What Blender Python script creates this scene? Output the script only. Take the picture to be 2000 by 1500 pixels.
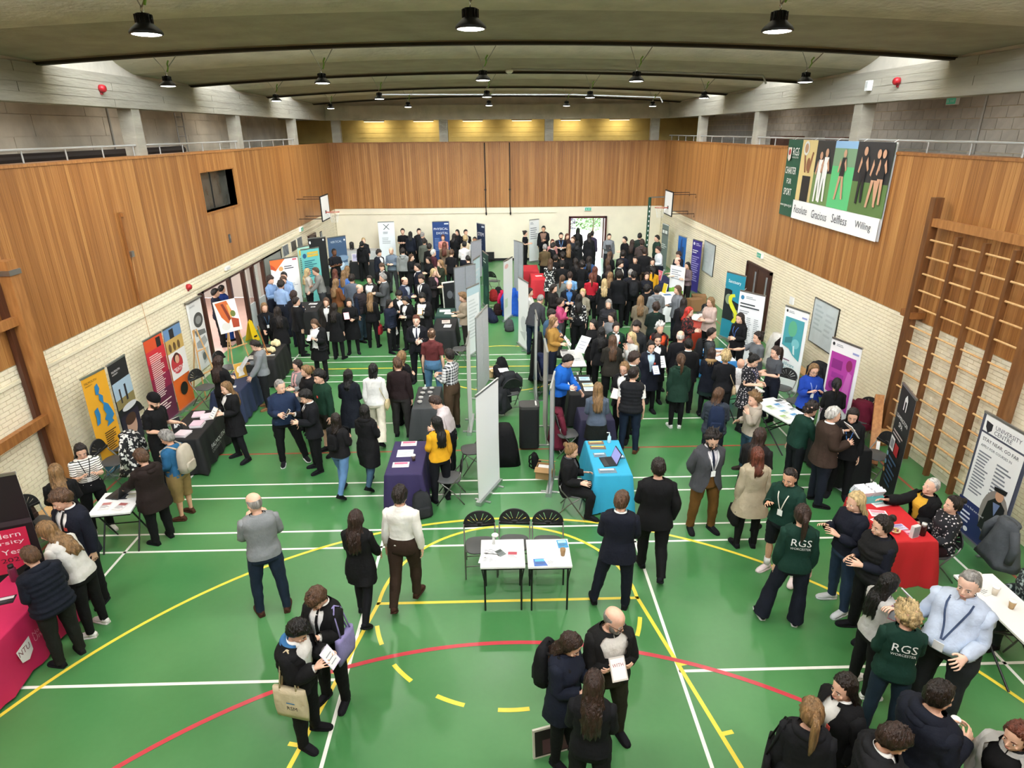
import bpy, bmesh, math, random
import numpy as np
from mathutils import Vector, Matrix
for o in list(bpy.data.objects): bpy.data.objects.remove(o)
S = bpy.context.scene
COL = S.collection
# ------------------------------------------------------------ camera
cam = bpy.data.cameras.new('camera')
cam.sensor_width = 36.0
cam.lens = 1241.3 / 2000 * 36.0
cam.clip_start = 0.05
cam.clip_end = 300
camo = bpy.data.objects.new('camera', cam)
COL.objects.link(camo)
_f = Vector(((0.020332, 0.928922, -0.369717))); _r = Vector(((0.999668, -0.024740, -0.007185))); _u = Vector(((0.015821, 0.369449, 0.929117)))
camo.matrix_world = Matrix(((_r.x, _u.x, -_f.x, -0.1114), (_r.y, _u.y, -_f.y, -5.7206), (_r.z, _u.z, -_f.z, 5.9929), (0, 0, 0, 1)))
S.camera = camo
# ------------------------------------------------------------ sky, exposure
wd = bpy.data.worlds.new('overcast_sky'); S.world = wd
wd.use_nodes = True
_bg = wd.node_tree.nodes['Background']
_bg.inputs[0].default_value = (0.86, 0.93, 1.0, 1)
_bg.inputs[1].default_value = 20.0
S.view_settings.view_transform = 'Standard'
S.view_settings.look = 'None'
S.view_settings.exposure = 0.0
S.view_settings.gamma = 1.0
S.view_settings.use_curve_mapping = False
S.cycles.use_denoising = True
S.cycles.max_bounces = 8
S.cycles.diffuse_bounces = 6
S.cycles.glossy_bounces = 3
S.cycles.sample_clamp_indirect = 6.0
LAMP_W = 64.0
LAMP_COL = (1.0, 0.95, 0.87)
# ------------------------------------------------------------ helpers
RNG = random.Random(7)
PI = math.pi
def R3(rz=0.0, rx=0.0, ry=0.0):
    return (Matrix.Rotation(rz, 3, 'Z') @ Matrix.Rotation(rx, 3, 'X') @ Matrix.Rotation(ry, 3, 'Y'))
class MB:
    """collects shapes for ONE mesh object"""
    def __init__(s): s.v = []; s.f = []; s.m = []
    def add(s, vs, fs, m=0):
        b = len(s.v); s.v += [tuple(v) for v in vs]; s.f += [tuple(i + b for i in f) for f in fs]; s.m += [m] * len(fs); return s
    def box(s, c, d, rot=None, m=0):
        x, y, z = d[0] / 2, d[1] / 2, d[2] / 2
        vs = [Vector((sx * x, sy * y, sz * z)) for sz in (-1, 1) for sy in (-1, 1) for sx in (-1, 1)]
        if rot is not None: vs = [rot @ v for v in vs]
        c = Vector(c)
        return s.add([v + c for v in vs], [(0, 2, 3, 1), (4, 5, 7, 6), (0, 1, 5, 4), (2, 6, 7, 3), (0, 4, 6, 2), (1, 3, 7, 5)], m)
    def b2(s, lo, hi, m=0):
        return s.box([(a + b) / 2 for a, b in zip(lo, hi)], [b - a for a, b in zip(lo, hi)], None, m)
    def bar(s, a, b, w, h=None, m=0, up=(0, 0, 1)):
        """box beam from a to b"""
        a = Vector(a); b = Vector(b); d = b - a; L = d.length; d.normalize()
        up = Vector(up)
        if abs(d.dot(up)) > 0.98: up = Vector((0, 1, 0))
        x = d.cross(up).normalized(); z = x.cross(d)
        h = w if h is None else h
        vs = [p + x * sx * w / 2 + z * sz * h / 2 for p in (a, b) for sx, sz in ((-1, -1), (1, -1), (1, 1), (-1, 1))]
        return s.add(vs, [(3, 2, 1, 0), (4, 5, 6, 7), (0, 1, 5, 4), (1, 2, 6, 5), (2, 3, 7, 6), (3, 0, 4, 7)], m)
    def tube(s, pts, r, n=8, m=0, caps=True):
        pts = [Vector(p) for p in pts]
        rs = r if isinstance(r, (list, tuple)) else [r] * len(pts)
        prev = None; rings = []
        for i, p in enumerate(pts):
            t = (pts[min(i + 1, len(pts) - 1)] - pts[max(i - 1, 0)])
            if t.length < 1e-9: t = Vector((0, 0, 1))
            t.normalize()
            if prev is None:
                a = Vector((0, 0, 1)) if abs(t.z) < 0.9 else Vector((1, 0, 0))
                x = t.cross(a).normalized()
            else:
                x = (prev - t * prev.dot(t)).normalized()
            prev = x; y = t.cross(x)
            rings.append([p + (x * math.cos(k * 2 * PI / n) + y * math.sin(k * 2 * PI / n)) * rs[i] for k in range(n)])
        return s.loft(rings, m, caps)
    def loft(s, rings, m=0, caps=True, closed=True):
        b = len(s.v); n = len(rings[0])
        vs = [v for rg in rings for v in rg]; fs = []
        for i in range(len(rings) - 1):
            for k in range(n if closed else n - 1):
                k2 = (k + 1) % n
                fs.append((i * n + k, i * n + k2, (i + 1) * n + k2, (i + 1) * n + k))
        if caps and closed:
            fs.append(tuple(range(n - 1, -1, -1))); fs.append(tuple((len(rings) - 1) * n + k for k in range(n)))
        return s.add(vs, fs, m)
    def lathe(s, prof, n=16, c=(0, 0, 0), m=0, caps=True):
        return s.loft([[(c[0] + r * math.cos(k * 2 * PI / n), c[1] + r * math.sin(k * 2 * PI / n), c[2] + z) for k in range(n)] for r, z in prof], m, caps)
    def grid(s, fn, nu, nv, m=0):
        """surface fn(u,v) with u,v in 0..1"""
        vs = [fn(i / nu, j / nv) for j in range(nv + 1) for i in range(nu + 1)]
        fs = [(j * (nu + 1) + i, j * (nu + 1) + i + 1, (j + 1) * (nu + 1) + i + 1, (j + 1) * (nu + 1) + i) for j in range(nv) for i in range(nu)]
        return s.add(vs, fs, m)
    def prism(s, poly, h, m=0, axis='z', z0=0.0):
        n = len(poly)
        def P(p, q):
            return (p[0], p[1], q) if axis == 'z' else ((p[0], q, p[1]) if axis == 'y' else (q, p[0], p[1]))
        vs = [P(p, z0) for p in poly] + [P(p, z0 + h) for p in poly]
        fs = [tuple(range(n - 1, -1, -1)), tuple(range(n, 2 * n))] + [(k, (k + 1) % n, n + (k + 1) % n, n + k) for k in range(n)]
        return s.add(vs, fs, m)
    def ell(s, c, rad, n=10, k=7, m=0, rot=None):
        c = Vector(c); rings = []
        for j in range(k + 1):
            a = -PI / 2 + PI * min(max(j / k, 0.03), 0.97)
            rg = []
            for i in range(n):
                v = Vector((rad[0] * math.cos(a) * math.cos(2 * PI * i / n), rad[1] * math.cos(a) * math.sin(2 * PI * i / n), rad[2] * math.sin(a)))
                if rot is not None: v = rot @ v
                rg.append(v + c)
            rings.append(rg)
        return s.loft(rings, m)
    def mesh(s, name, mats, smooth=False):
        me = bpy.data.meshes.new(name)
        me.from_pydata(s.v, [], s.f)
        for m in (mats if isinstance(mats, (list, tuple)) else [mats]): me.materials.append(m)
        if max(s.m or [0]) > 0: me.polygons.foreach_set('material_index', s.m)
        me.polygons.foreach_set('use_smooth', [smooth] * len(s.f))
        me.update()
        return me
    def build(s, name, mats, parent=None, smooth=False, loc=None, rz=None):
        return put(name, s.mesh(name, mats, smooth), parent, loc, rz)
def put(name, me, parent=None, loc=None, rz=None, mat4=None):
    o = bpy.data.objects.new(name, me); COL.objects.link(o)
    if parent is not None: o.parent = parent
    if mat4 is not None: o.matrix_basis = mat4
    else:
        if loc is not None: o.location = loc
        if rz is not None: o.rotation_euler = (0, 0, rz)
    return o
def tag(o, label, cat, group=None):
    o['label'] = label; o['category'] = cat
    if group: o['group'] = group
    return o
def thing(name, label, cat, loc=(0, 0, 0), rz=0.0, group=None):
    o = bpy.data.objects.new(name, None); COL.objects.link(o)
    o.location = loc; o.rotation_euler = (0, 0, rz); o.empty_display_size = 0.1
    return tag(o, label, cat, group)
def struct(o):
    o['kind'] = 'structure'; return o
def dup(root, loc, rz, label, group=None):
    r = root.copy(); COL.objects.link(r); r.location = loc; r.rotation_euler = (0, 0, rz); r['label'] = label
    if group: r['group'] = group
    for ch in list(root.children):
        c = ch.copy(); COL.objects.link(c); c.parent = r
        for g in list(ch.children):
            d = g.copy(); COL.objects.link(d); d.parent = c
    return r
# ------------------------------------------------------------ materials
MATS = {}
def srgb(c):
    if isinstance(c, str):
        c = c.lstrip('#'); c = [int(c[i:i + 2], 16) / 255 for i in (0, 2, 4)]
    return tuple(x / 12.92 if x <= 0.04045 else ((x + 0.055) / 1.055) ** 2.4 for x in c)
def mat(key, col=None, rough=0.7, var=0.0, scale=8.0, bump=0.0, bscale=40.0, metal=0.0, spec=0.5, emit=0.0, stretch=(1, 1, 1), objvar=0.0, trans=0.0, bdist=0.02):
    if key in MATS: return MATS[key]
    m = bpy.data.materials.new(key); MATS[key] = m; m.use_nodes = True
    nt = m.node_tree; b = nt.nodes['Principled BSDF']
    c = srgb(col)
    b.inputs['Base Color'].default_value = (*c, 1); b.inputs['Roughness'].default_value = rough
    b.inputs['Metallic'].default_value = metal; b.inputs['Specular IOR Level'].default_value = spec
    if trans: b.inputs['Transmission Weight'].default_value = trans
    if emit:
        b.inputs['Emission Color'].default_value = (*c, 1); b.inputs['Emission Strength'].default_value = emit
    if var or bump:
        tc = nt.nodes.new('ShaderNodeTexCoord'); mp = nt.nodes.new('ShaderNodeMapping')
        mp.inputs['Scale'].default_value = stretch
        nt.links.new(tc.outputs['Object'], mp.inputs['Vector'])
    if var or objvar:
        mx = nt.nodes.new('ShaderNodeMix'); mx.data_type = 'RGBA'
        d = max(var, objvar)
        mx.inputs['A'].default_value = (*[x * (1 - d) for x in c], 1); mx.inputs['B'].default_value = (*[min(1, x * (1 + d)) for x in c], 1)
        if var:
            nz = nt.nodes.new('ShaderNodeTexNoise'); nz.inputs['Scale'].default_value = scale; nz.inputs['Detail'].default_value = 5
            nt.links.new(mp.outputs[0], nz.inputs['Vector'])
            rp = nt.nodes.new('ShaderNodeMapRange'); rp.inputs[1].default_value = 0.3; rp.inputs[2].default_value = 0.7
            nt.links.new(nz.outputs['Fac'], rp.inputs[0])
            src = rp.outputs[0]
            if objvar:
                oi = nt.nodes.new('ShaderNodeObjectInfo'); ad = nt.nodes.new('ShaderNodeMath'); ad.operation = 'MULTIPLY_ADD'
                nt.links.new(oi.outputs['Random'], ad.inputs[0]); ad.inputs[1].default_value = objvar / d
                mu = nt.nodes.new('ShaderNodeMath'); mu.operation = 'MULTIPLY'; mu.inputs[1].default_value = 1 - 0.5 * objvar / d
                nt.links.new(src, mu.inputs[0]); nt.links.new(mu.outputs[0], ad.inputs[2]); src = ad.outputs[0]
        else:
            oi = nt.nodes.new('ShaderNodeObjectInfo'); src = oi.outputs['Random']
        nt.links.new(src, mx.inputs['Factor']); nt.links.new(mx.outputs['Result'], b.inputs['Base Color'])
    if bump:
        n2 = nt.nodes.new('ShaderNodeTexNoise'); n2.inputs['Scale'].default_value = bscale; n2.inputs['Detail'].default_value = 4
        nt.links.new(mp.outputs[0], n2.inputs['Vector'])
        bp = nt.nodes.new('ShaderNodeBump'); bp.inputs['Strength'].default_value = bump; bp.inputs['Distance'].default_value = bdist
        nt.links.new(n2.outputs['Fac'], bp.inputs['Height']); nt.links.new(bp.outputs[0], b.inputs['Normal'])
    return m
def wood_mat(key, c1, c2, c3, rough=0.45, zs=0.35, xs=9.0):
    """long-grained board: stretched noise along local z, tone shifts from board to board"""
    m = bpy.data.materials.new(key); MATS[key] = m; m.use_nodes = True
    nt = m.node_tree; b = nt.nodes['Principled BSDF']; b.inputs['Roughness'].default_value = rough
    tc = nt.nodes.new('ShaderNodeTexCoord'); mp = nt.nodes.new('ShaderNodeMapping'); mp.inputs['Scale'].default_value = (xs, xs, zs)
    oi = nt.nodes.new('ShaderNodeObjectInfo'); cb = nt.nodes.new('ShaderNodeCombineXYZ'); mu = nt.nodes.new('ShaderNodeMath'); mu.operation = 'MULTIPLY'; mu.inputs[1].default_value = 60
    nt.links.new(oi.outputs['Random'], mu.inputs[0])
    for k in range(3): nt.links.new(mu.outputs[0], cb.inputs[k])
    nt.links.new(cb.outputs[0], mp.inputs['Location'])
    nt.links.new(tc.outputs['Object'], mp.inputs['Vector'])
    nz = nt.nodes.new('ShaderNodeTexNoise'); nz.inputs['Scale'].default_value = 3.0; nz.inputs['Detail'].default_value = 6
    nt.links.new(mp.outputs[0], nz.inputs['Vector'])
    ad = nt.nodes.new('ShaderNodeMath'); ad.operation = 'MULTIPLY_ADD'; ad.inputs[1].default_value = 0.22
    nt.links.new(oi.outputs['Random'], ad.inputs[0])
    m2 = nt.nodes.new('ShaderNodeMath'); m2.operation = 'MULTIPLY'; m2.inputs[1].default_value = 0.78
    nt.links.new(nz.outputs['Fac'], m2.inputs[0]); nt.links.new(m2.outputs[0], ad.inputs[2])
    cr = nt.nodes.new('ShaderNodeValToRGB')
    e = cr.color_ramp.elements; e[0].position = 0.25; e[0].color = (*srgb(c1), 1); e[1].position = 0.78; e[1].color = (*srgb(c3), 1)
    k = cr.color_ramp.elements.new(0.5); k.color = (*srgb(c2), 1)
    nt.links.new(ad.outputs[0], cr.inputs[0]); nt.links.new(cr.outputs[0], b.inputs['Base Color'])
    return m
def fab(col):
    """cloth of a given colour (hex)"""
    return mat('cloth_' + col.strip('#').lower(), col, rough=0.85, var=0.12, scale=7, bump=0.6, bscale=8, spec=0.22, bdist=.035)
def plain(col, rough=0.6, **k):
    return mat('plain_%s_%d' % (col.strip('#').lower(), int(rough * 100)), col, rough=rough, **k)
WOOD = wood_mat('wall_board', '#7a4b25', '#a36d39', '#c9965a', rough=0.42, zs=.25, xs=30)
WOODB = wood_mat('bench_timber', '#7a4a22', '#9a6534', '#b98149', rough=0.45, zs=0.8, xs=6)
BARWOOD = wood_mat('bar_timber', '#553319', '#704724', '#8a5c33', rough=0.45, zs=0.8, xs=6)
PINE = wood_mat('pale_bar', '#b98a55', '#cfa26c', '#dfba85', rough=0.5, zs=0.8, xs=6)
DARKWOOD = wood_mat('dark_door_wood', '#2e1810', '#452619', '#573322', rough=0.4)
BRICK = mat('cream_painted_brick', '#eee4ca', rough=0.55, var=0.07, scale=3.0, bump=0.25, bscale=30, objvar=0.05)
MORTAR = mat('cream_mortar', '#d9cfb3', rough=0.9, var=0.08, scale=3)
CREAM = mat('cream_paint', '#e6dcc2', rough=0.6, var=0.05, scale=1.5)
CONC = mat('board_marked_concrete', '#a39d8e', rough=0.9, var=0.16, scale=1.6, bump=0.5, bscale=9, stretch=(1, .35, 2.5))
CONCR = mat('roof_concrete', '#bbb3a0', rough=0.95, var=0.13, scale=2.2, bump=0.6, bscale=9, stretch=(1, 1.5, 1))
CONC_SHADE = mat('shaded_soffit_concrete', '#9c9482', rough=0.95, var=0.14, scale=1.8, bump=0.6, bscale=8)  # roof concrete darkened, shade of the flat soffit put into the colour
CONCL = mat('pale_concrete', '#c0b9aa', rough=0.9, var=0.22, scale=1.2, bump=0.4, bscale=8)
BLOCK = mat('grey_block', '#a8a49c', rough=0.95, var=0.15, scale=5, bump=0.3, bscale=40, objvar=0.1)
YBLOCK = mat('yellow_block', '#b9a566', rough=0.9, var=0.12, scale=2)
DARK = mat('near_black', '#141414', rough=0.7)
STEEL = mat('grey_steel', '#9a9a98', rough=0.35, metal=0.9)
RAILG = mat('painted_rail', '#a8a8a4', rough=0.4)
WHITE = mat('white_plastic', '#f1f1ee', rough=0.5)
BLACKM = mat('black_metal', '#17181a', rough=0.4, metal=0.3)
CHROME = mat('chrome', '#c9cac8', rough=0.2, metal=1.0)
GLASS = None
def glass_mat():
    m = bpy.data.materials.new('clear_glass'); m.use_nodes = True
    b = m.node_tree.nodes['Principled BSDF']
    b.inputs['Base Color'].default_value = (0.9, 0.95, 0.95, 1); b.inputs['Roughness'].default_value = 0.03
    b.inputs['Transmission Weight'].default_value = 1.0; b.inputs['IOR'].default_value = 1.45
    return m
GLASS = glass_mat()
def floor_mat():
    m = bpy.data.materials.new('green_sports_floor'); m.use_nodes = True
    nt = m.node_tree; b = nt.nodes['Principled BSDF']
    tc = nt.nodes.new('ShaderNodeTexCoord')
    n1 = nt.nodes.new('ShaderNodeTexNoise'); n1.inputs['Scale'].default_value = 0.55; n1.inputs['Detail'].default_value = 5
    n2 = nt.nodes.new('ShaderNodeTexNoise'); n2.inputs['Scale'].default_value = 14; n2.inputs['Detail'].default_value = 6
    nt.links.new(tc.outputs['Object'], n1.inputs['Vector']); nt.links.new(tc.outputs['Object'], n2.inputs['Vector'])
    ad = nt.nodes.new('ShaderNodeMath'); ad.operation = 'MULTIPLY_ADD'; ad.inputs[1].default_value = 0.12
    nt.links.new(n2.outputs['Fac'], ad.inputs[0]); nt.links.new(n1.outputs['Fac'], ad.inputs[2])
    cr = nt.nodes.new('ShaderNodeValToRGB'); e = cr.color_ramp.elements
    e[0].position = 0.25; e[0].color = (*srgb('#31703a'), 1); e[1].position = 0.95; e[1].color = (*srgb('#5a945b'), 1)
    nt.links.new(ad.outputs[0], cr.inputs[0]); nt.links.new(cr.outputs[0], b.inputs['Base Color'])
    mr = nt.nodes.new('ShaderNodeMapRange'); mr.inputs[1].default_value = 0.1; mr.inputs[2].default_value = 0.9; mr.inputs[3].default_value = 0.24; mr.inputs[4].default_value = 0.42
    nt.links.new(n1.outputs['Fac'], mr.inputs[0]); nt.links.new(mr.outputs[0], b.inputs['Roughness'])
    b.inputs['Specular IOR Level'].default_value = 0.75
    return m
FLOORM = floor_mat()
def mesh_np(name, v, f, mats, mi=None, smooth=True):
    me = bpy.data.meshes.new(name); me.from_pydata(v.tolist(), [], f)
    for m in mats: me.materials.append(m)
    if mi is not None and len(mats) > 1: me.polygons.foreach_set('material_index', mi)
    me.polygons.foreach_set('use_smooth', [smooth] * len(me.polygons)); me.update()
    return me
# ---------------------------------------------------------- lettering, made once and kept as outlines
TXT = {}
def text_outline(s):
    if s in TXT: return TXT[s]
    cu = bpy.data.curves.new('t', 'FONT'); cu.body = s; cu.size = 1; cu.resolution_u = 2
    o = bpy.data.objects.new('t', cu); COL.objects.link(o)
    me = bpy.data.meshes.new_from_object(o.evaluated_get(bpy.context.evaluated_depsgraph_get()))
    v = np.array([tuple(p.co) for p in me.vertices]) if len(me.vertices) else np.zeros((0, 3))
    TXT[s] = (v, [tuple(p.vertices) for p in me.polygons])
    bpy.data.objects.remove(o); bpy.data.curves.remove(cu); bpy.data.meshes.remove(me)
    return TXT[s]
for _s in ('RGS', 'WORCESTER'): text_outline(_s)
def ring(c, w, d, n=20, e=2.4, yoff=0.0):
    out = []
    for k in range(n):
        a = 2 * PI * k / n; ca, sa = math.cos(a), math.sin(a)
        out.append((c[0] + w * math.copysign(abs(ca) ** (2 / e), ca), c[1] + yoff + d * math.copysign(abs(sa) ** (2 / e), sa), c[2]))
    return out
# ============================================================ THE HALL
XL, XR, YB, YN = -7.87, 7.93, 26.0, -5.62
ZW, ZT = 2.58, 5.5           # underside and top of the timber lining
DY0, DY1, DZ = 10.6, 17.6, 2.14   # big opening in the left wall
fl = MB(); fl.b2((XL - 0.3, YN - 4, -0.2), (XR + 0.3, YB + 0.3, 0))
floor = struct(fl.build('floor', FLOORM))
LW = mat('white_floor_paint', '#f2f3ea', rough=0.3, var=0.04)
LY = mat('yellow_floor_paint', '#f0d84c', rough=0.3, var=0.05)
LR = mat('red_floor_paint', '#c8434e', rough=0.3, var=0.06)
LRD = mat('worn_red_floor_paint', '#a2503c', rough=0.35, var=0.1)
def line(x0, y0, x1, y1, m, w=0.042, z=0.0012):
    b = MB(); d = Vector((x1 - x0, y1 - y0, 0)).normalized(); n = Vector((-d.y, d.x, 0)) * w / 2
    a = Vector((x0, y0, z)); c = Vector((x1, y1, z))
    b.add([a - n, c - n, c + n, a + n], [(0, 1, 2, 3)])
    return b.build('court_line', m, floor)
def arc(cx, cy, r, a0, a1, m, w=0.05, z=0.0016, n=48):
    b = MB()
    b.grid(lambda u, v: (cx + (r - w / 2 + w * v) * math.cos(a0 + (a1 - a0) * u), cy + (r - w / 2 + w * v) * math.sin(a0 + (a1 - a0) * u), z), n, 1)
    return b.build('court_line', m, floor)
for k, yc in enumerate((0.0, 7.11, 14.22)):
    ylo, yhi = max(yc - 3.03, -2.9), yc + 3.03
    for x in (-6.68, -5.92, -1.98, 1.98, 5.92, 6.68): line(x, ylo, x, yhi, LW)
    for dy in (-3.03, -2.57, 2.57, 3.03):
        line(-6.7, yc + dy, 6.7, yc + dy, LW)
    line(-6.7, yc, -1.98, yc, LW); line(1.98, yc, 6.7, yc, LW)
YF = 1.289; XC = -0.03                                     # free-throw line
line(XC - 1.8, YF, XC + 1.8, YF, LY, 0.05, 0.002)
for s in (-1, 1):
    line(XC + s * 1.78, YF, XC + s * 2.98, YF - 5.8, LY, 0.05, 0.002)
    for t in (0.205, 0.37, 0.52):
        x, y = XC + s * (1.8 + 1.2 * t), YF - 5.8 * t
        line(x, y, x + s * 0.12, y + 0.025, LY, 0.05, 0.0022)
arc(XC, YF, 1.775, 0, PI, LY, 0.05, 0.002)
for k in range(7): arc(XC, YF, 1.775, math.radians(-166.3 + 23.8 * k), math.radians(-154.9 + 23.8 * k), LY, 0.055, 0.002, 8)
arc(XC, YF - 4.225, 6.225, 0.0, PI, LY, 0.05, 0.0024, 96)
line(-7.8, 10.65, 7.8, 10.65, LY, 0.05, 0.002)
arc(0, 10.65, 1.8, 0, 2 * PI, LY, 0.05, 0.0021, 64)
arc(XC, -5.45, 5.97, 0.25, PI - 0.25, LR, 0.06, 0.0028, 96)
line(-7.0, 5.75, 7.0, 5.75, LRD, 0.05, 0.0005)
for s in (-1, 1): line(s * 7.25, -2.5, s * 7.25, 25.5, LRD, 0.05, 0.0005)
# ---------------------------------------------------------- side walls
def project(p):
    d = Vector(p) - camo.matrix_world.translation
    return d.dot(_f)
def brick_wall(wall, x, side, holes, y0, y1, name_h=ZW):
    """each near brick an object of its own, the rest one part of kind stuff"""
    bl, ch, gap = 0.225, 0.0755, 0.010
    me = None; spots = []
    n = int(name_h / ch)
    for j in range(n):
        off = (j % 2) * bl / 2
        y = y0 + off
        while y + bl < y1:
            zc = (j + 0.5) * ch; yc = y + bl / 2
            if not any(a - 0.12 < yc < b + 0.12 and zc < h + 0.04 for a, b, h in holes): spots.append((project((x, yc, zc)) - (6 if 0.5 < zc else 0) + (4 if yc < 4.2 else 0), yc, zc))
            y += bl
    spots.sort()
    m = MB(); m.box((0, 0, 0), (0.02, bl - gap, ch - gap)); me = m.mesh('brick', BRICK)
    for _, yc, zc in spots[:300]:
        put('brick', me, wall, (x + side * 0.010, yc, zc))
    r = MB()
    for _, yc, zc in spots[300:]:
        a, b2, c0, c1 = yc - (bl - gap) / 2, yc + (bl - gap) / 2, zc - (ch - gap) / 2, zc + (ch - gap) / 2
        xf = x + side * 0.020; xb = x
        vs = [(xf, a, c0), (xf, b2, c0), (xf, b2, c1), (xf, a, c1), (xb, a, c0), (xb, b2, c0), (xb, b2, c1), (xb, a, c1)]
        r.add(vs, [(0, 1, 2, 3) if side > 0 else (3, 2, 1, 0), (0, 4, 5, 1), (1, 5, 6, 2), (2, 6, 7, 3), (3, 7, 4, 0)])
    o = r.build('brick_courses', BRICK, wall); o['kind'] = 'stuff'
def boards(wall, axis, at, side, a0, a1, holes=()):
    w = 0.1
    n = int((a1 - a0) / w)
    for k in range(n):
        p = a0 + (k + 0.5) * w
        segs = [(ZW, ZT)]
        for h0, h1, z0, z1 in holes:
            if h0 < p < h1: segs = [(ZW, z0), (z1, ZT)]
        for z0, z1 in segs:
            key = ('board', axis, round(z0, 3), round(z1, 3))
            if key not in MATS:
                b = MB(); d = (0.03, w - 0.004, z1 - z0) if axis == 'x' else (w - 0.004, 0.03, z1 - z0)
                b.box((0, 0, (z0 + z1) / 2), d); MATS[key] = b.mesh('board', WOOD)
            dep = RNG.choice((0.0, 0.0, 0.002, 0.003))
            put('board', MATS[key], wall, (at + side * (0.012 + dep), p, 0) if axis == 'x' else (p, at + side * (0.012 + dep), 0))
WINY0, WINY1, WINZ0, WINZ1 = 11.95, 14.25, 4.02, 5.03
w = MB()
w.b2((XL - 0.3, YN - 4, 0), (XL, DY0, ZT)); w.b2((XL - 0.3, DY0, DZ), (XL, DY1, WINZ0)); w.b2((XL - 0.3, DY1, 0), (XL, YB + 0.3, WINZ0))
w.b2((XL - 0.3, DY0, WINZ0), (XL, WINY0, ZT)); w.b2((XL - 0.3, WINY1, WINZ0), (XL, YB + 0.3, ZT)); w.b2((XL - 0.3, WINY0, WINZ1), (XL, WINY1, ZT))
wall_left = struct(w.build('wall_left', MORTAR))
w = MB(); w.b2((XR, YN - 4, 0), (XR + 0.3, YB + 0.3, ZT)); wall_right = struct(w.build('wall_right', MORTAR))
BD0, BD1, BDZ = 3.42, 5.27, 2.12     # bright doorway in the far wall
w = MB(); w.b2((XL - 0.3, YB, 0), (BD0, YB + 0.25, ZT)); w.b2((BD1, YB, 0), (XR + 0.3, YB + 0.25, ZT)); w.b2((BD0, YB, BDZ), (BD1, YB + 0.25, ZT))
wall_back = struct(w.build('wall_back', CREAM))
w = MB(); w.b2((XL - 0.3, YN - 0.12, 0), (XR + 0.3, YN, ZT - 0.05)); wall_near = struct(w.build('wall_near', WOOD))
brick_wall(wall_left, XL, 1, [(DY0, DY1, DZ), (20.9, 22.0, 2.05)], 1.5, 25.9)
brick_wall(wall_right, XR, -1, [(12.5, 14.4, 2.1)], 1.5, 25.9)
boards(wall_left, 'x', XL, 1, 1.6, 26.0, [(WINY0, WINY1, WINZ0, WINZ1)])
boards(wall_right, 'x', XR, -1, 1.6, 26.0)
boards(wall_back, 'y', YB, -1, XL, XR)
for x, s in ((XL, 1), (XR, -1)):
    m = MB(); m.b2((min(x, x + s * 0.03), YN, ZW), (max(x, x + s * 0.03), 1.6, ZT)); m.build('panel', WOOD, wall_left if s > 0 else wall_right)
# capping of the lining, conduits under it
for nm, lo, hi in (('trim_1', (XL - 0.32, YN, ZT), (XL + 0.05, YB, ZT + 0.05)), ('trim_2', (XR - 0.05, YN, ZT), (XR + 0.32, YB, ZT + 0.05)), ('trim_3', (XL, YB - 0.05, ZT), (XR, YB + 0.28, ZT + 0.05)), ('trim_4', (XL, YN - 0.12, ZT - 0.05), (XR, YN, ZT))):
    m = MB(); m.b2(lo, hi); struct(m.build(nm, WOODB if nm != 'trim_9' else CREAM))
m = MB(); m.b2((XL, 2, 2.28), (XL + 0.05, 25.95, 2.33)); struct(m.build('trim_5', CREAM))
m = MB(); m.b2((XL, YB - 0.04, 2.30), (BD0 - 0.6, YB, 2.34)); struct(m.build('trim_6', CREAM))
m = MB(); m.b2((XR - 0.05, 15.2, 2.30), (XR, 25.95, 2.35)); struct(m.build('trim_7', CREAM))
# recessed viewing window in the left lining
wi = MB()
for lo, hi in (((XL - 0.5, WINY0 - 0.03, WINZ0 - 0.05), (XL + 0.05, WINY1 + 0.03, WINZ0)), ((XL - 0.5, WINY0 - 0.03, WINZ1), (XL + 0.03, WINY1 + 0.03, WINZ1 + 0.03)), ((XL - 0.5, WINY0 - 0.03, WINZ0), (XL + 0.03, WINY0, WINZ1)), ((XL - 0.5, WINY1, WINZ0), (XL + 0.03, WINY1 + 0.03, WINZ1))): wi.b2(lo, hi)
window_1 = struct(wi.build('window_1', WOODB))
m = MB(); m.b2((XL - 0.25, WINY0, WINZ0), (XL - 0.23, WINY1, WINZ1)); m.build('pane', mat('dark_window_glass', '#4a4a44', rough=0.25, var=0.35, scale=1.5), window_1)
m = MB(); m.b2((XL - 0.23, (WINY0 + WINY1) / 2 - 0.02, WINZ0), (XL - 0.21, (WINY0 + WINY1) / 2 + 0.02, WINZ1)); m.build('mullion', DARK, window_1)
# ---------------------------------------------------------- galleries
GX = 2.3
for nm, lo, hi in (('floor_gallery_left', (XL - GX, YN - 4, 4.45), (XL - 0.3, YB + 3, 4.6)), ('floor_gallery_right', (XR + 0.3, YN - 4, 4.45), (XR + GX, YB + 3, 4.6)), ('floor_gallery_back', (XL - 0.3, YB + 0.25, 4.45), (XR + 0.3, YB + 3, 4.6)), ('floor_gallery_near', (XL, YN - 4, 4.2), (XR, YN - 0.12, 4.35))):
    m = MB(); m.b2(lo, hi); struct(m.build(nm, CONC))
for nm, lo, hi in (('ceiling_gallery_left', (XL - GX - 0.3, YN - 4, 6.98), (XL - 0.35, YB + 3, 7.1)), ('ceiling_gallery_right', (XR + 0.35, YN - 4, 6.98), (XR + GX + 0.3, YB + 3, 7.1)), ('ceiling_gallery_back', (XL - GX, YB + 0.35, 6.55), (XR + GX, YB + 3, 6.7))):
    m = MB(); m.b2(lo, hi); struct(m.build(nm, CONC))
m = MB(); m.b2((XL - GX - 0.2, YN - 4, 4.4), (XL - GX, YB + 3, 7.05)); wgl = struct(m.build('wall_gallery_left', CONCL))
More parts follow.
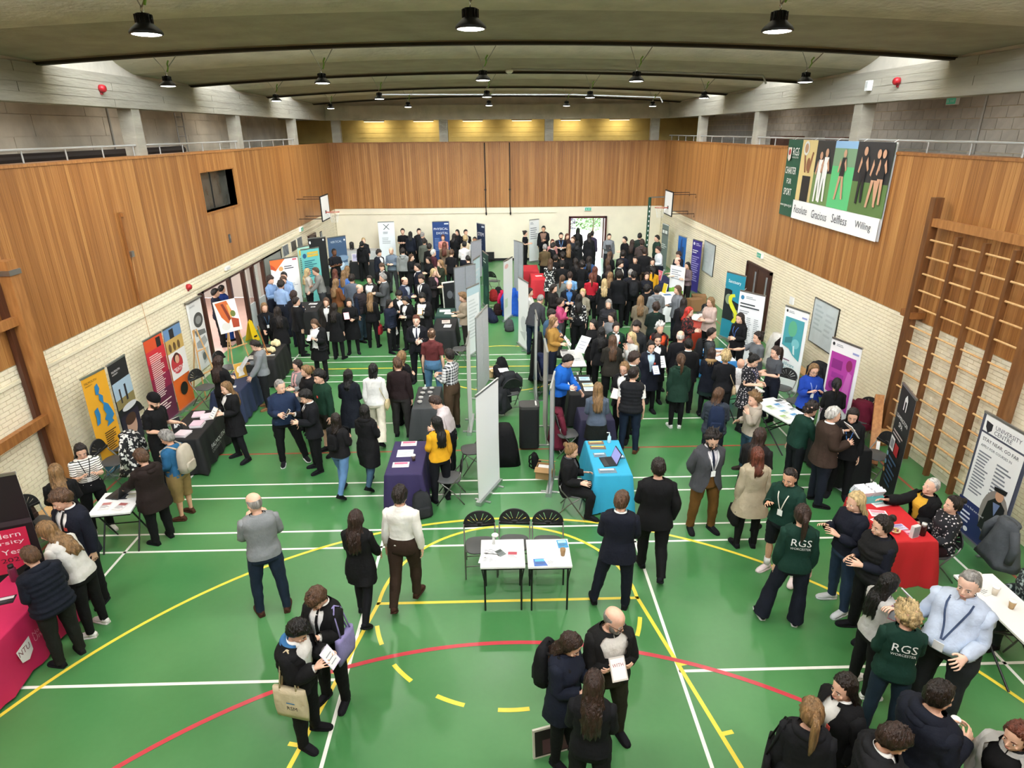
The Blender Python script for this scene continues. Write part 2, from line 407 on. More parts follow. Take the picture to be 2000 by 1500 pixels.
m = MB(); m.b2((XR + GX, YN - 4, 4.4), (XR + GX + 0.2, YB + 3, 7.05)); wgr = struct(m.build('wall_gallery_right', MORTAR))
MATS['cream_mortar'].node_tree  # shared joint colour
m = MB(); m.b2((XL - GX, YB + 2.6, 4.4), (XR + GX, YB + 2.8, 6.7)); wgb = struct(m.build('wall_gallery_back', YBLOCK))
m = MB(); m.b2((XL - GX, YN - 4.2, 0), (XR + GX, YN - 4, 9)); struct(m.build('wall_far_behind_camera', CREAM))
# big blocks of the right gallery wall, long lifts of the left one, courses of the back one
b = MB(); b.box((0, 0, 0), (0.02, 0.44, 0.212)); bm_ = b.mesh('block', BLOCK)
rest = MB()
for j in range(10):
    y = 3.0 + (j % 2) * 0.225
    while y < YB + 2.4:
        z = 4.72 + j * 0.224
        if 5.3 < z < 6.85 and y < 21: put('block', bm_, wgr, (XR + GX - 0.01, y, z))
        else: rest.box((XR + GX - 0.01, y, z), (0.02, 0.44, 0.212))
        y += 0.45
o = rest.build('block_courses', BLOCK, wgr); o['kind'] = 'stuff'
for j in range(5):
    for k in range(10):
        m = MB(); m.box((XL - GX + 0.012, 2.0 + k * 2.7 + (j % 2) * 0.7, 4.83 + j * 0.45), (0.024, 2.68, 0.44)); m.build('concrete_lift', CONCL, wgl)
for j in range(9):
    m = MB(); m.box((0.03, YB + 2.59, 4.72 + j * 0.222), (XR - XL + 2 * GX, 0.02, 0.21)); m.build('block_course', YBLOCK, wgb)
# edge beams all round, columns
beams = (('beam_left', (XL - 0.38, YN - 4, 6.5), (XL - 0.02, YB + 0.4, 7.12)), ('beam_right', (XR + 0.02, YN - 4, 6.5), (XR + 0.38, YB + 0.4, 7.12)), ('beam_back', (XL, YB, 6.5), (XR, YB + 0.35, 7.12)))
for k, (nm, lo, hi) in enumerate(beams):
    m = MB(); m.b2(lo, hi); struct(m.build('trim_%d' % (20 + k), CONC if k < 2 else CONCR))
for s, x in ((-1, XL - .02), (1, XR + .02)):
    for j in range(4):
        for k in range(7):
            b = MB(); d = RNG.uniform(.006, .014); y = -6.0 + 4.9 * k + (j % 2) * 2.1
            b.b2((min(x, x - s * d), y + .006, 6.505 + j * .153), (max(x, x - s * d), y + 4.89, 6.65 + j * .153)); b.build('shutter_board', CONC, bpy.data.objects['trim_20' if s < 0 else 'trim_21'])
b = MB(); b.b2((-0.15, -0.17, 4.6), (0.15, 0.17, 6.5)); colm = b.mesh('column', CONC)
n = 30
for s in (-1, 1):
    for y in (-2.3, 3.6, 9.5, 15.4, 21.3):
        struct(put('trim_%d' % n, colm, None, ((XL - 0.2) if s < 0 else (XR + 0.2), y, 0))); n += 1
b = MB(); b.b2((-0.2, -0.14, 4.6), (0.2, 0.14, 6.5)); colb = b.mesh('column', CONC)
for x in (-7.45, -2.5, 2.4, 7.35):
    struct(put('trim_%d' % n, colb, None, (x, YB + 0.16, 0))); n += 1
m = MB(); m.b2((XL - .4, YB + .36, 7.0), (XR + .4, YB + .5, 9.6)); struct(m.build('wall_back_upper', CONCR))
# gallery rails: each post its own part
for s, nm in ((-1, 'left'), (1, 'right')):
    x = XL - 0.12 if s < 0 else XR + 0.12
    rail = MB(); rail.tube([(x, YN, 5.76), (x, 21.5 if s < 0 else YB, 5.76)], 0.022, 8)
    r = tag(rail.build('gallery_railing', RAILG), 'thin grey handrail along the %s gallery edge' % nm, 'railing')
    pm = MB(); pm.tube([(0, 0, 5.54), (0, 0, 5.76)], 0.014, 6); pme = pm.mesh('post', RAILG)
    y = 2.2
    while y < (21.6 if s < 0 else YB):
        put('post', pme, r, (x, y, 0)); y += 1.17
# ---------------------------------------------------------- north-light shell roof
EDGES = [-11.2, -5.3, 0.6, 6.5, 12.4, 18.3, 24.2]
def arch(x): return 0.28 * (1 - ((x - 0.03) / 7.9) ** 2)
def shell_profile(y0, y1):
    p = []
    for k in range(11):
        t = k / 10; y = y0 + 0.25 + t * 3.0; q = y0 + 3.25 - y; p.append((y, 7.19 + 0.19 * q + 0.125 * q * q))
    for k in range(1, 6): p.append((y0 + 3.25 + (y1 - y0 - 3.25) * k / 5, 7.19 - 0.03 * k / 5))
    return p
for i in range(len(EDGES)):
    y0 = EDGES[i]; y1 = EDGES[i + 1] if i + 1 < len(EDGES) else 30.1
    pr = shell_profile(y0, y1)
    m = MB(); nx = 24
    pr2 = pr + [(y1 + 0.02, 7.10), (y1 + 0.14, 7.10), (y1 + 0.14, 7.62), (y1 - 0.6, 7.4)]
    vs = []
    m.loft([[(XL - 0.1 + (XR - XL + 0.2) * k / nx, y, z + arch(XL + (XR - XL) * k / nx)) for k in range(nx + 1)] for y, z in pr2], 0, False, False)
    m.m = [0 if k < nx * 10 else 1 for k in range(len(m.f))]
    sh = struct(m.build('ceiling_shell', [CONCR, CONC_SHADE], None, True))
    sm = sh.data.polygons
    for k, pl in enumerate(sm): pl.use_smooth = k < nx * 10
    e = MB(); e.loft([[(XL - 0.05 + (XR - XL + 0.1) * k / nx, y, z + arch(XL + (XR - XL) * k / nx)) for k in range(nx + 1)] for y, z in ((y1 - .008, 7.135), (y1 - .008, 7.09), (y1 + .15, 7.09), (y1 + .15, 7.135))], 0, False, False); e.build('edge_shade_strip', mat('edge_shade_brown', '#2e2820', rough=.9), sh)  # dark strip added along the edge to paint the shade on the lip
    # end walls of the bay above the edge beams, lit from the roof glazing
    for sx, x in ((-1, XL - 0.06), (1, XR + 0.06)):
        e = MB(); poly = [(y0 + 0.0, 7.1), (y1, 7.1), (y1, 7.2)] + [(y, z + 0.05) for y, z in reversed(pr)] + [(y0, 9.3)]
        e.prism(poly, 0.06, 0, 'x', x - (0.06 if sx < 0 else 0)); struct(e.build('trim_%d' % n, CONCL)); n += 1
    # roof glazing bars over the edge
    if i == len(EDGES) - 1:
        g = MB(); g.loft([[(XL - 0.1 + (XR - XL + 0.2) * k / nx, y, z + arch(XL + (XR - XL) * k / nx)) for k in range(nx + 1)] for y, z in ((y0 + .1, 7.5), (y0 + .25, 9.3))], 0, False, False); g.build('closing_slab', CONCR, sh)
    if i in (2, 3, 4):
        for x in np.linspace(XL + 0.3, XR - 0.3, 14):
            g = MB(); g.bar((x, y0 + 0.1, 7.6 + arch(x)), (x, y0 + 0.25, 9.0 + arch(x)), 0.05); g.build('glazing_bar', RAILG, sh)
# ---------------------------------------------------------- high-bay lamps
LB = mat('lamp_black', '#1b1c1e', rough=0.45, metal=0.4); LE = mat('lamp_lens', '#fffaf0', emit=22.0); CHAINM = mat('chain_steel', '#8f8f86', rough=0.4, metal=0.8)
GRN = mat('green_yellow_flex', '#6f9d3a', rough=0.6)
def lamp_meshes():
    h = MB(); h.lathe([(0.03, 0.20), (0.075, 0.195), (0.085, 0.10), (0.10, 0.085), (0.165, 0.03), (0.185, 0.0), (0.185, -0.02), (0.165, -0.022)], 24)
    for k in range(12):
        a = k * PI / 6; h.box((0.085 * math.cos(a), 0.085 * math.sin(a), 0.14), (0.03, 0.006, 0.09), R3(a))
    l = MB(); l.lathe([(0.165, -0.021), (0.12, -0.03), (0.02, -0.032)], 24)
    k_ = MB(); k_.tube([(0.0, 0.03 * math.sin(t * PI / 4), 0.235 + 0.035 * -math.cos(t * PI / 4)) for t in range(9)], 0.006, 6)
    for q in (h, l, k_): q.v = [tuple(c * .74 for c in v) for v in q.v]
    return h.mesh('housing', LB, True), l.mesh('lens', LE, True), k_.mesh('hook', CHROME, True)
LH, LL, LK = lamp_meshes()
ROWN = {0: 'nearest row', 1: 'second row', 2: 'third row', 3: 'farthest row'}
COLN = ['far left', 'left of centre', 'centre', 'right of centre', 'far right']
for ri, y in ((-1, -5.1), (0, 0.6), (1, 6.65), (2, 12.55), (3, 18.45)):
    for ci, x in enumerate((-5.8, -3.12, -0.31, 2.4, 5.42)):
        zl = 6.84 - 0.03 * abs(ci - 2)
        if ri == -1:
            lab = 'black high-bay pendant lamp over the camera gallery, %s' % COLN[ci]
        else: lab = 'black high-bay pendant lamp, %s of the %s of roof lamps' % (COLN[ci], ROWN[ri])
        if ri == 0 and ci in (0, 4): lab = 'black high-bay pendant lamp beside the %s edge beam in the nearest row' % ('left' if ci == 0 else 'right')
        t = thing('pendant_lamp', lab, 'lamp', (x, y, zl), 0, 'high-bay lamps under the roof')
        put('housing', LH, t); put('lens', LL, t); put('hook', LK, t)
        ze = 7.10 + arch(x) - zl
        for s, mm in ((-1, CHAINM), (1, CHAINM if ri > 1 else GRN)):
            c = MB(); pts = [(0, 0, 0.19), (s * 0.05 + 0.02, -0.02, 0.28), (s * 0.2 + 0.05, -0.06, ze)]
            c.tube(pts, 0.006 if s < 0 else 0.008, 5); c.build('suspension_chain', CHAINM, t)
        c = MB(); c.tube([(0.03, 0, 0.21), (0.065, -0.02, 0.28), (0.055, -0.01, 0.33), (0.09, -0.03, 0.38)], 0.013, 6); c.build('flex_coil', GRN, t)
        L = bpy.data.lights.new('lamp_light', 'AREA'); L.shape = 'DISK'; L.size = 0.25; L.energy = LAMP_W; L.color = LAMP_COL; L.spread = math.radians(180)
        lo = bpy.data.objects.new('lamp_light', L); COL.objects.link(lo); lo.parent = t; lo.location = (0, 0, -0.05)
# ---------------------------------------------------------- patterned cloth
PAT = {}
def pat(key, base, second, kind, scale=30.0, third=None):
    m = bpy.data.materials.new('cloth_' + key); m.use_nodes = True; nt = m.node_tree; b = nt.nodes['Principled BSDF']; b.inputs['Roughness'].default_value = .85
    tc = nt.nodes.new('ShaderNodeTexCoord'); mx = nt.nodes.new('ShaderNodeMix'); mx.data_type = 'RGBA'
    mx.inputs['A'].default_value = (*srgb(base), 1); mx.inputs['B'].default_value = (*srgb(second), 1)
    def wave(axis, sc, cut):
        w = nt.nodes.new('ShaderNodeTexWave'); w.bands_direction = axis; w.inputs['Scale'].default_value = sc; nt.links.new(tc.outputs['Object'], w.inputs['Vector'])
        g = nt.nodes.new('ShaderNodeMath'); g.operation = 'GREATER_THAN'; g.inputs[1].default_value = cut; nt.links.new(w.outputs['Fac'], g.inputs[0]); return g.outputs[0]
    if kind == 'stripe': nt.links.new(wave('Z', scale, .72), mx.inputs['Factor'])
    elif kind == 'plaid':
        ad = nt.nodes.new('ShaderNodeMath'); ad.operation = 'MULTIPLY_ADD'; ad.inputs[1].default_value = .5
        nt.links.new(wave('Z', scale, .5), ad.inputs[0]); m2 = nt.nodes.new('ShaderNodeMath'); m2.operation = 'MULTIPLY'; m2.inputs[1].default_value = .5
        nt.links.new(wave('X', scale, .5), m2.inputs[0]); nt.links.new(m2.outputs[0], ad.inputs[2]); nt.links.new(ad.outputs[0], mx.inputs['Factor'])
    else:
        n = nt.nodes.new('ShaderNodeTexVoronoi' if kind == 'dots' else 'ShaderNodeTexNoise'); n.inputs['Scale'].default_value = scale; nt.links.new(tc.outputs['Object'], n.inputs['Vector'])
        g = nt.nodes.new('ShaderNodeMath'); g.operation = 'LESS_THAN' if kind == 'dots' else 'GREATER_THAN'; g.inputs[1].default_value = .28 if kind == 'dots' else .55
        nt.links.new(n.outputs['Distance' if kind == 'dots' else 'Fac'], g.inputs[0]); nt.links.new(g.outputs[0], mx.inputs['Factor'])
    nt.links.new(mx.outputs['Result'], b.inputs['Base Color']); PAT[key] = m
pat('stripe', '#ece9e0', '#3a3f3c', 'stripe', 9.5); pat('plaid', '#e2e2e0', '#20242a', 'plaid', 5.0); pat('floral', '#15161d', '#d8cfd0', 'dots', 24); pat('blotch', '#16171a', '#dcdad4', 'noise', 16)
pat('darkfloral', '#1a2427', '#8a9a97', 'noise', 30); pat('redfloral', '#1b1114', '#7a2a24', 'noise', 20); pat('tartan', '#182420', '#2f4a3c', 'plaid', 6)
# ============================================================ STANDS: banners, tables, chairs
for _s in ('FALMOUTH', 'UNIVERSITY', 'NTU', 'Nottingham Trent', 'University', 'STAY NEAR, GO FAR', 'APPLY FOR COURSES IN', 'CENTRE', 'PHYSICAL', 'DIGITAL', 'STEM', 'VERTICAL', 'Sanctuary', 'CHARTER', 'FOR', 'SPORT', 'Resolute', 'Gracious', 'Selfless', 'Willing', 'www.rgsw.org.uk', 'Pharmacy', 'Healthcare', 'Science', 'LEAMINGTON', 'SPA', 'CREATIVE', 'RSM', 'Modern', 'of the Year', '2023', 'Want to find out more?', 'EXIT', 'ERASMUS', 'WITH'): text_outline(_s)
def printed(par, w, h, elems, y=-.004, x0=None, z0=0.0):
    """flat print on an upright sheet of w x h metres whose front looks to local -y; coordinates are fractions"""
    X0 = -w / 2 if x0 is None else x0; k = 0
    for e in elems:
        k += 1; yy = y - .0007 * k; c = e[-1]; m = MB()
        P = lambda a, b: (X0 + a * w, yy, z0 + b * h)
        if e[0] == 'r':
            m.add([P(e[1], e[2]), P(e[3], e[2]), P(e[3], e[4]), P(e[1], e[4])], [(0, 1, 2, 3)]); m.build('printed_panel', plain(c, .5), par)
        elif e[0] == 'p':
            m.add([P(a, b) for a, b in e[1]], [tuple(range(len(e[1])))]); m.build('printed_shape', plain(c, .5), par)
        elif e[0] == 'e':
            m.add([P(e[1] + e[3] * math.cos(t), e[2] + e[4] * math.sin(t)) for t in np.linspace(0, 2 * PI, 20, endpoint=False)], [tuple(range(20))]); m.build('printed_shape', plain(c, .5), par)
        elif e[0] == 't':
            tv, tf = text_outline(e[1]); tw = np.ptp(tv[:, 0]); s = e[4] * w / tw; sz = e[5] * h / max(np.ptp(tv[:, 1]), 1e-6) if len(e) > 6 else s
            v = np.stack([X0 + e[2] * w + (tv[:, 0] - tv[:, 0].min()) * s, np.full(len(tv), yy), z0 + e[3] * h + (tv[:, 1] - tv[:, 1].min()) * sz], 1)
            put('lettering', mesh_np('lettering', v, tf, [plain(c, .5)], None, False), par)
        elif e[0] == 'l':       # lines of small print
            _, a0, b0, a1, n, dy = e[:6]; r = random.Random(n * 7 + int(b0 * 100))
            for i in range(n):
                q = a0 + (a1 - a0) * r.uniform(.55, 1.0); b = b0 - i * dy
                m.add([P(a0, b - dy * .22), P(q, b - dy * .22), P(q, b + dy * .22), P(a0, b + dy * .22)], [(0, 1, 2, 3)])
            o = m.build('small_print', plain(c, .6), par); o['kind'] = 'stuff'
ALU = mat('aluminium', '#b9bcbd', rough=.3, metal=.9)
def rollup(x, y, a, label, w=.80, h=2.0, col='#f2f2f0', art=(), cat='banner', lean=0.0, back='#cfd2d2'):
    t = thing('roll_up_banner', label, cat, (x, y, 0), math.radians(a))
    m = MB(); m.b2((-w / 2 - .02, -.05, 0), (w / 2 + .02, .05, .075)); m.build('base', ALU, t)
    m = MB()
    for s in (-1, 1): m.box((s * w * .32, 0, .012), (.045, .28, .02)); 
    for s in (-1, 1):
        q = MB(); q.box((s * w * .32, 0, .012), (.045, .30, .02)); q.build('foot', ALU, t)
    m = MB(); m.tube([(0, .045, .07), (0, .035, h)], .010, 8); m.build('pole', ALU, t)
    m = MB(); m.b2((-w / 2, -.012, h - .025), (w / 2, .018, h + .01)); m.build('top_bar', ALU, t)
    m = MB(); m.grid(lambda u, v: (-w / 2 + w * u, -.004 + .012 * math.sin(PI * v) * (1 - .3 * u), .07 + (h - .08) * v), 2, 10); m.grid(lambda u, v: (w / 2 - w * u, .001 + .012 * math.sin(PI * v) * (.7 + .3 * u), .07 + (h - .08) * v), 2, 10, 1)
    sh = m.build('banner_sheet', [plain(col, .5), plain(back, .6)], t, True)
    printed(sh, w, h - .08, art, y=-.007, z0=.07)
    return t
def table_top(t, W, L, top, H=.74):
    m = MB(); m.b2((-W / 2, -L / 2, H - .025), (W / 2, L / 2, H)); m.build('tabletop', top, t)
def bare_table(x, y, rz, W, L, label, top='#f4f4f2', xlegs=True, H=.74):
    t = thing('folding_table', label, 'table', (x, y, 0), math.radians(rz)); table_top(t, W, L, plain(top, .35), H)
    m = MB()
    for s in (-1, 1): pass
    m.b2((-W / 2 + .01, -L / 2 + .01, H - .05), (W / 2 - .01, L / 2 - .01, H - .026)); m.build('apron', BLACKM, t)
    for sx in (-1, 1):
        for sy in (-1, 1):
            m = MB(); xx = sx * (W / 2 - .05)
            if xlegs: m.tube([(xx, sy * (L / 2 - .06), 0), (xx, -sy * (L / 2 - .10) * .8, H - .05)], .013, 8)
            else: m.tube([(xx, sy * (L / 2 - .05), 0), (xx, sy * (L / 2 - .05), H - .05)], .013, 8); m.tube([(xx, sy * (L / 2 - .05), H * .62), (xx + sx * .035, sy * (L / 2 - .05), H - .05)], .009, 6)
            m.build('leg', BLACKM, t)
    m = MB(); m.tube([(-W / 2 + .05, 0, H * .5 if xlegs else H - .09), (W / 2 - .05, 0, H * .5 if xlegs else H - .09)], .010, 8); m.build('crossbar', BLACKM, t)
    return t
def cloth_table(x, y, rz, W, L, col, clabel, tlabel, H=.74, drop=.70, art=None, artside='x+'):
    t = thing('folding_table', tlabel, 'table', (x, y, 0), math.radians(rz)); table_top(t, W, L, plain('#b9b3a8', .5), H)
    for sx in (-1, 1):
        for sy in (-1, 1): m = MB(); m.tube([(sx * (W / 2 - .06), sy * (L / 2 - .06), 0), (sx * (W / 2 - .06), sy * (L / 2 - .06), H - .03)], .013, 6); m.build('leg', BLACKM, t)
    per = []
    N = 14
    for (ax, ay, bx, by, n) in ((-1, -1, 1, -1, 12), (1, -1, 1, 1, 18), (1, 1, -1, 1, 12), (-1, 1, -1, -1, 18)):
        for k in range(n): u = k / n; per.append((ax + (bx - ax) * u, ay + (by - ay) * u, min(u, 1 - u) * 2))
    rings = []
    ph = x * 3.1 + y
    for z, o, amp in ((H + .004, -.01, 0), (H + .004, .004, 0), (H - .02, .012, .002), (H - .25 * drop, .02, .008), (H - .6 * drop, .035, .016), (H - drop, .05, .022)):
        rg = []
        for k, (px, py, cc) in enumerate(per):
            wv = amp * math.sin(k * 1.15 + ph) + amp * .6 * math.sin(k * 2.3 + ph * 2); ex = o + wv + (1 - cc) ** 6 * amp * 2.0
            rg.append((px * W / 2 + (ex if abs(px) == 1 else 0) * (1 if px > 0 else -1), py * L / 2 + (ex if abs(py) == 1 else 0) * (1 if py > 0 else -1), z))
        rings.append(rg)
    m = MB(); m.loft(rings, 0, False); m.add(rings[0], [tuple(range(len(per)))])
    c = m.build('tablecloth', mat('tablecloth_' + col.strip('#'), col, rough=.75, var=.06, scale=3, bump=.25, bscale=6), None, True); c.location = (x, y, 0); c.rotation_euler = (0, 0, math.radians(rz)); tag(c, clabel, 'tablecloth')
    if art:
        hold = bpy.data.objects.new('front_print', None)
        rzq = {'x+': PI / 2, 'y-': 0, 'x-': -PI / 2}[artside]; w = L if artside != 'y-' else W
        n0 = set(o.name for o in c.children)
        printed(c, w, drop, art, y=-((W if artside != 'y-' else L) / 2 + .066), z0=H - drop)
        for o in c.children:
            if rzq: o.rotation_euler = (0, 0, rzq)
    return t
# ---------------------------------------------------------- the fan-backed folding chair
CHS = mat('chair_grey_plastic', '#4a4b4b', rough=.5); CHB = mat('chair_black_plastic', '#1c1d1e', rough=.45); CHF = mat('chair_frame', '#7d7d78', rough=.35, metal=.7)
def chair_meshes():
    out = []
    m = MB(); rings = []
    for z, k in ((.425, .94), (.43, 1), (.445, 1), (.452, .95)): rings.append([(.215 * k * math.copysign(abs(math.cos(a)) ** .6, math.cos(a)), -.02 + .205 * k * math.copysign(abs(math.sin(a)) ** .6, math.sin(a)), z) for a in np.linspace(0, 2 * PI, 24, endpoint=False)])
    m.loft(rings); out.append(('seat', m.mesh('seat', CHS, True)))
    # back: half-disc shell with fan slots left open between ribs
    m = MB(); zb, rw, rh = .64, .225, .215
    def bp(a, r, dy=0): return (r * rw * math.cos(a), .20 + .05 * (r * math.sin(a)) + dy - .03 * (1 - (r * math.cos(a)) ** 2), zb + r * rh * math.sin(a))
    NA = 42
    for dy, flip in ((0, 0), (.012, 1)):
        for i in range(NA):
            a0, a1 = PI * i / NA, PI * (i + 1) / NA
            slot = i in (6, 11, 16, 25, 30, 35)
            for r0, r1 in ((.12, .36), (.36, .86), (.86, 1.0)):
                if slot and r0 == .36: continue
                q = [bp(a0, r0, dy), bp(a1, r0, dy), bp(a1, r1, dy), bp(a0, r1, dy)]
                m.add(q, [(0, 1, 2, 3) if flip else (3, 2, 1, 0)])
    m.b2((-.225, .172, .622), (.225, .186, .66)); m.ell((0, .182, .66), (.06, .012, .035), 12, 6)
    m.tube([bp(a, 1.0, .006) for a in np.linspace(0, PI, 25)], .011, 6); out.append(('backrest', m.mesh('backrest', CHB, True)))
    for s in (-1, 1):
        m = MB(); m.tube([(s * .225, .20, .66), (s * .225, .17, .56), (s * .225, .05, .42), (s * .225, -.23, .012)], .011, 8); out.append(('leg', m.mesh('leg', CHF, True)))
        m = MB(); m.tube([(s * .205, -.14, .43), (s * .205, .05, .26), (s * .205, .24, .012)], .011, 8); out.append(('leg', m.mesh('leg', CHF, True)))
    m = MB(); m.tube([(-.225, -.13, .16), (.225, -.13, .16)], .008, 6); out.append(('stretcher', m.mesh('stretcher', CHF, True)))
    m = MB(); m.tube([(-.205, .16, .12), (.205, .16, .12)], .008, 6); out.append(('stretcher', m.mesh('stretcher', CHF, True)))
    return out
CHM = chair_meshes(); NCH = [None]
def chair(x, y, rz, label, sz=1.0):
    if NCH[0] is None:
        t = thing('folding_chair', label, 'chair', (x, y, 0), math.radians(rz), 'fan-backed folding chairs')
        for n, me in CHM: put(n, me, t)
        NCH[0] = t; return t
    o = dup(NCH[0], (x, y, 0), math.radians(rz), label); o.scale = (1, 1, sz); return o
# ---------------------------------------------------------- small things
def leaflet(x, y, z, rz, label, w=.15, h=.21, col='#f0f0ee', pr='#8a93a8', n=4, th=.004, art=None, name='leaflet'):
    t = thing(name, label, 'leaflet', (x, y, z + .001), math.radians(rz))
    m = MB(); m.b2((-w / 2, -h / 2, 0), (w / 2, h / 2, th)); m.build('sheet', plain(col, .5), t)
    m = MB(); m.b2((-w * .4, h * .1, th), (w * .4, h * .42, th + .0008)); m.build('printed_panel', plain(pr, .5), t)
    m = MB()
    for k in range(n): m.b2((-w * .4, h * (.02 - .1 * k), th), (w * (.15 + .25 * ((k * 7) % 3) / 2), h * (.05 - .1 * k), th + .0008))
    o = m.build('small_print', plain('#555a62', .6), t); o['kind'] = 'stuff'
    return t
def stack(x, y, z, rz, label, w=.15, h=.21, th=.04, col='#efece6', top='#c9b6c6'):
    t = thing('leaflet_stack', label, 'leaflets', (x, y, z + .001), math.radians(rz)); r = random.Random(int(x * 100 + y * 37))
    n = 5
    for k in range(n):
        m = MB(); m.box((r.uniform(-.008, .008), r.uniform(-.008, .008), th * (k + .5) / n), (w, h, th / n * .96), R3(r.uniform(-.08, .08))); m.build('leaflet', plain(col if k < n - 1 else top, .5), t)
    return t
def cup(x, y, z, label, col='#b98a5a', lid=True):
    t = thing('paper_cup', label, 'cup', (x, y, z + .001))
    m = MB(); m.lathe([(.026, 0), (.039, .10), (.036, .10), (.025, .008)], 14); m.build('cup_body', plain(col, .6), t, True)
    if lid: m = MB(); m.lathe([(.041, .097), (.042, .108), (.034, .114), (.001, .114)], 14); m.build('lid', WHITE, t, True)
    return t
def bottle(x, y, z, label, col='#8a1f4a', cap='#1a1a1c', r=.035, h=.22):
    t = thing('bottle', label, 'bottle', (x, y, z + .001))
    m = MB(); m.lathe([(r * .9, 0), (r, .01), (r, h * .72), (r * .7, h * .82), (r * .6, h * .84)], 14); m.build('bottle_body', plain(col, .25), t, True)
    m = MB(); m.lathe([(r * .72, h * .82), (r * .72, h), (.001, h)], 14); m.build('cap', plain(cap, .4), t, True); return t
def laptop(x, y, z, rz, label):
    t = thing('laptop', label, 'laptop', (x, y, z + .001), math.radians(rz))
    m = MB(); m.b2((-.16, -.11, 0), (.16, .11, .016)); b = m.build('base', plain('#26272a', .4), t)
    m = MB(); m.b2((-.14, -.02, .016), (.14, .09, .018)); m.build('keyboard', plain('#101113', .5), b)
    m = MB(); R_ = R3(0, -.35); m.box(Vector((0, .145, .115)), (.32, .012, .215), R_); s = m.build('lid', plain('#202124', .4), t)
    m = MB(); m.box(Vector((0, .139, .114)), (.295, .004, .19), R_); m.build('screen', mat('laptop_screen', '#8f8fc8', rough=.2, emit=.5), s); return t
def backpack_floor(x, y, rz, label, col='#1b1c1f', s=1.0, tilt=0.25, z=0):
    t = thing('rucksack', label, 'bag', (x, y, z), math.radians(rz))
    m = MB(); m.loft([ring((0, tilt * zz * .5 * s, zz * s), w * s, d * s, 16, 3.0) for zz, w, d in ((0, .13, .09), (.02, .165, .125), (.16, .165, .12), (.30, .15, .10), (.40, .12, .07), (.44, .06, .03))]); m.build('bag_body', fab(col), t, True)
    m = MB(); m.loft([ring((0, -.10 * s + tilt * zz * .4 * s, zz * s), w * s, .045 * s, 12, 3) for zz, w in ((.04, .09), (.06, .115), (.18, .115), (.21, .08))]); m.build('front_pocket', fab(col), t, True)
    for q in (-1, 1):
        m = MB(); m.tube([(q * .08 * s, .10 * s, .38 * s), (q * .12 * s, .19 * s, .28 * s), (q * .12 * s, .20 * s, .10 * s), (q * .10 * s, .12 * s, .03 * s)], .013, 6); m.build('shoulder_strap', fab(col), t, True)
    m = MB(); m.tube([(-.03, .06 * s, .43 * s), (0, .07 * s, .48 * s), (.03, .06 * s, .43 * s)], .007, 6); m.build('grab_handle', fab(col), t, True); return t
def draped_coat(x, y, z, rz, label, col='#1a1b1e', w=.42, h=.55, d=.16):
    """a coat hanging over a chair back"""
    c = thing('coat', label, 'coat', (x, y, z), math.radians(rz)); r = random.Random(int(x * 50 + y * 9))
    m = MB(); rings = []
    for k in range(8):
        u = k / 7; zz = h * (1 - u); ww = w / 2 * (.55 + .55 * u + .05 * math.sin(k * 2)); dd = d / 2 * (.5 + .9 * u)
        rings.append([(ww * math.copysign(abs(math.cos(a)) ** .7, math.cos(a)) * (1 + .07 * math.sin(a * 5 + k)), dd * math.sin(a) * (1 + .15 * math.sin(a * 4 + k * .7)), zz) for a in np.linspace(0, 2 * PI, 20, endpoint=False)])
    m.loft(rings); mt = PAT[col] if col in PAT else fab(col); m.build('coat_body', mt, c, True)
    for q in (-1, 1):
        m = MB(); m.tube([(q * w * .30, -.02, h * .88), (q * w * .52, -.05, h * .6), (q * w * .50, -.07, h * .22)], [.06, .058, .048], 10); m.build('sleeve', mt, c, True)
    m = MB(); m.tube([(w * .24 * math.cos(a), .03 + .05 * math.sin(a), h * .97) for a in np.linspace(-.3, PI + .3, 9)], .032, 8); m.build('hood', mt, c, True); return c
def carton(x, y, z, rz, label, w=.32, d=.26, h=.22, col='#b08a5c', open_=True):
    t = thing('cardboard_box', label, 'box', (x, y, z), math.radians(rz)); M_ = plain(col, .8)
    for nm, lo, hi in (('side', (-w / 2, -d / 2, 0), (w / 2, -d / 2 + .006, h)), ('side', (-w / 2, d / 2 - .006, 0), (w / 2, d / 2, h)), ('side', (-w / 2, -d / 2, 0), (-w / 2 + .006, d / 2, h)), ('side', (w / 2 - .006, -d / 2, 0), (w / 2, d / 2, h)), ('bottom', (-w / 2, -d / 2, 0), (w / 2, d / 2, .006))):
        m = MB(); m.b2(lo, hi); m.build(nm, M_, t)
    if open_:
        for s in (-1, 1):
            m = MB(); m.box((0, s * (d / 2 + .06), h + .01), (w, .13, .004), R3(0, -s * .35)); m.build('flap', M_, t)
        m = MB(); m.box((0, 0, h * .8), (w * .85, d * .8, .02)); m.build('contents', plain('#ecebe8', .6), t)
    else:
        m = MB(); m.b2((-w / 2, -d / 2, h - .005), (w / 2, d / 2, h)); m.build('lid', M_, t)
    return t
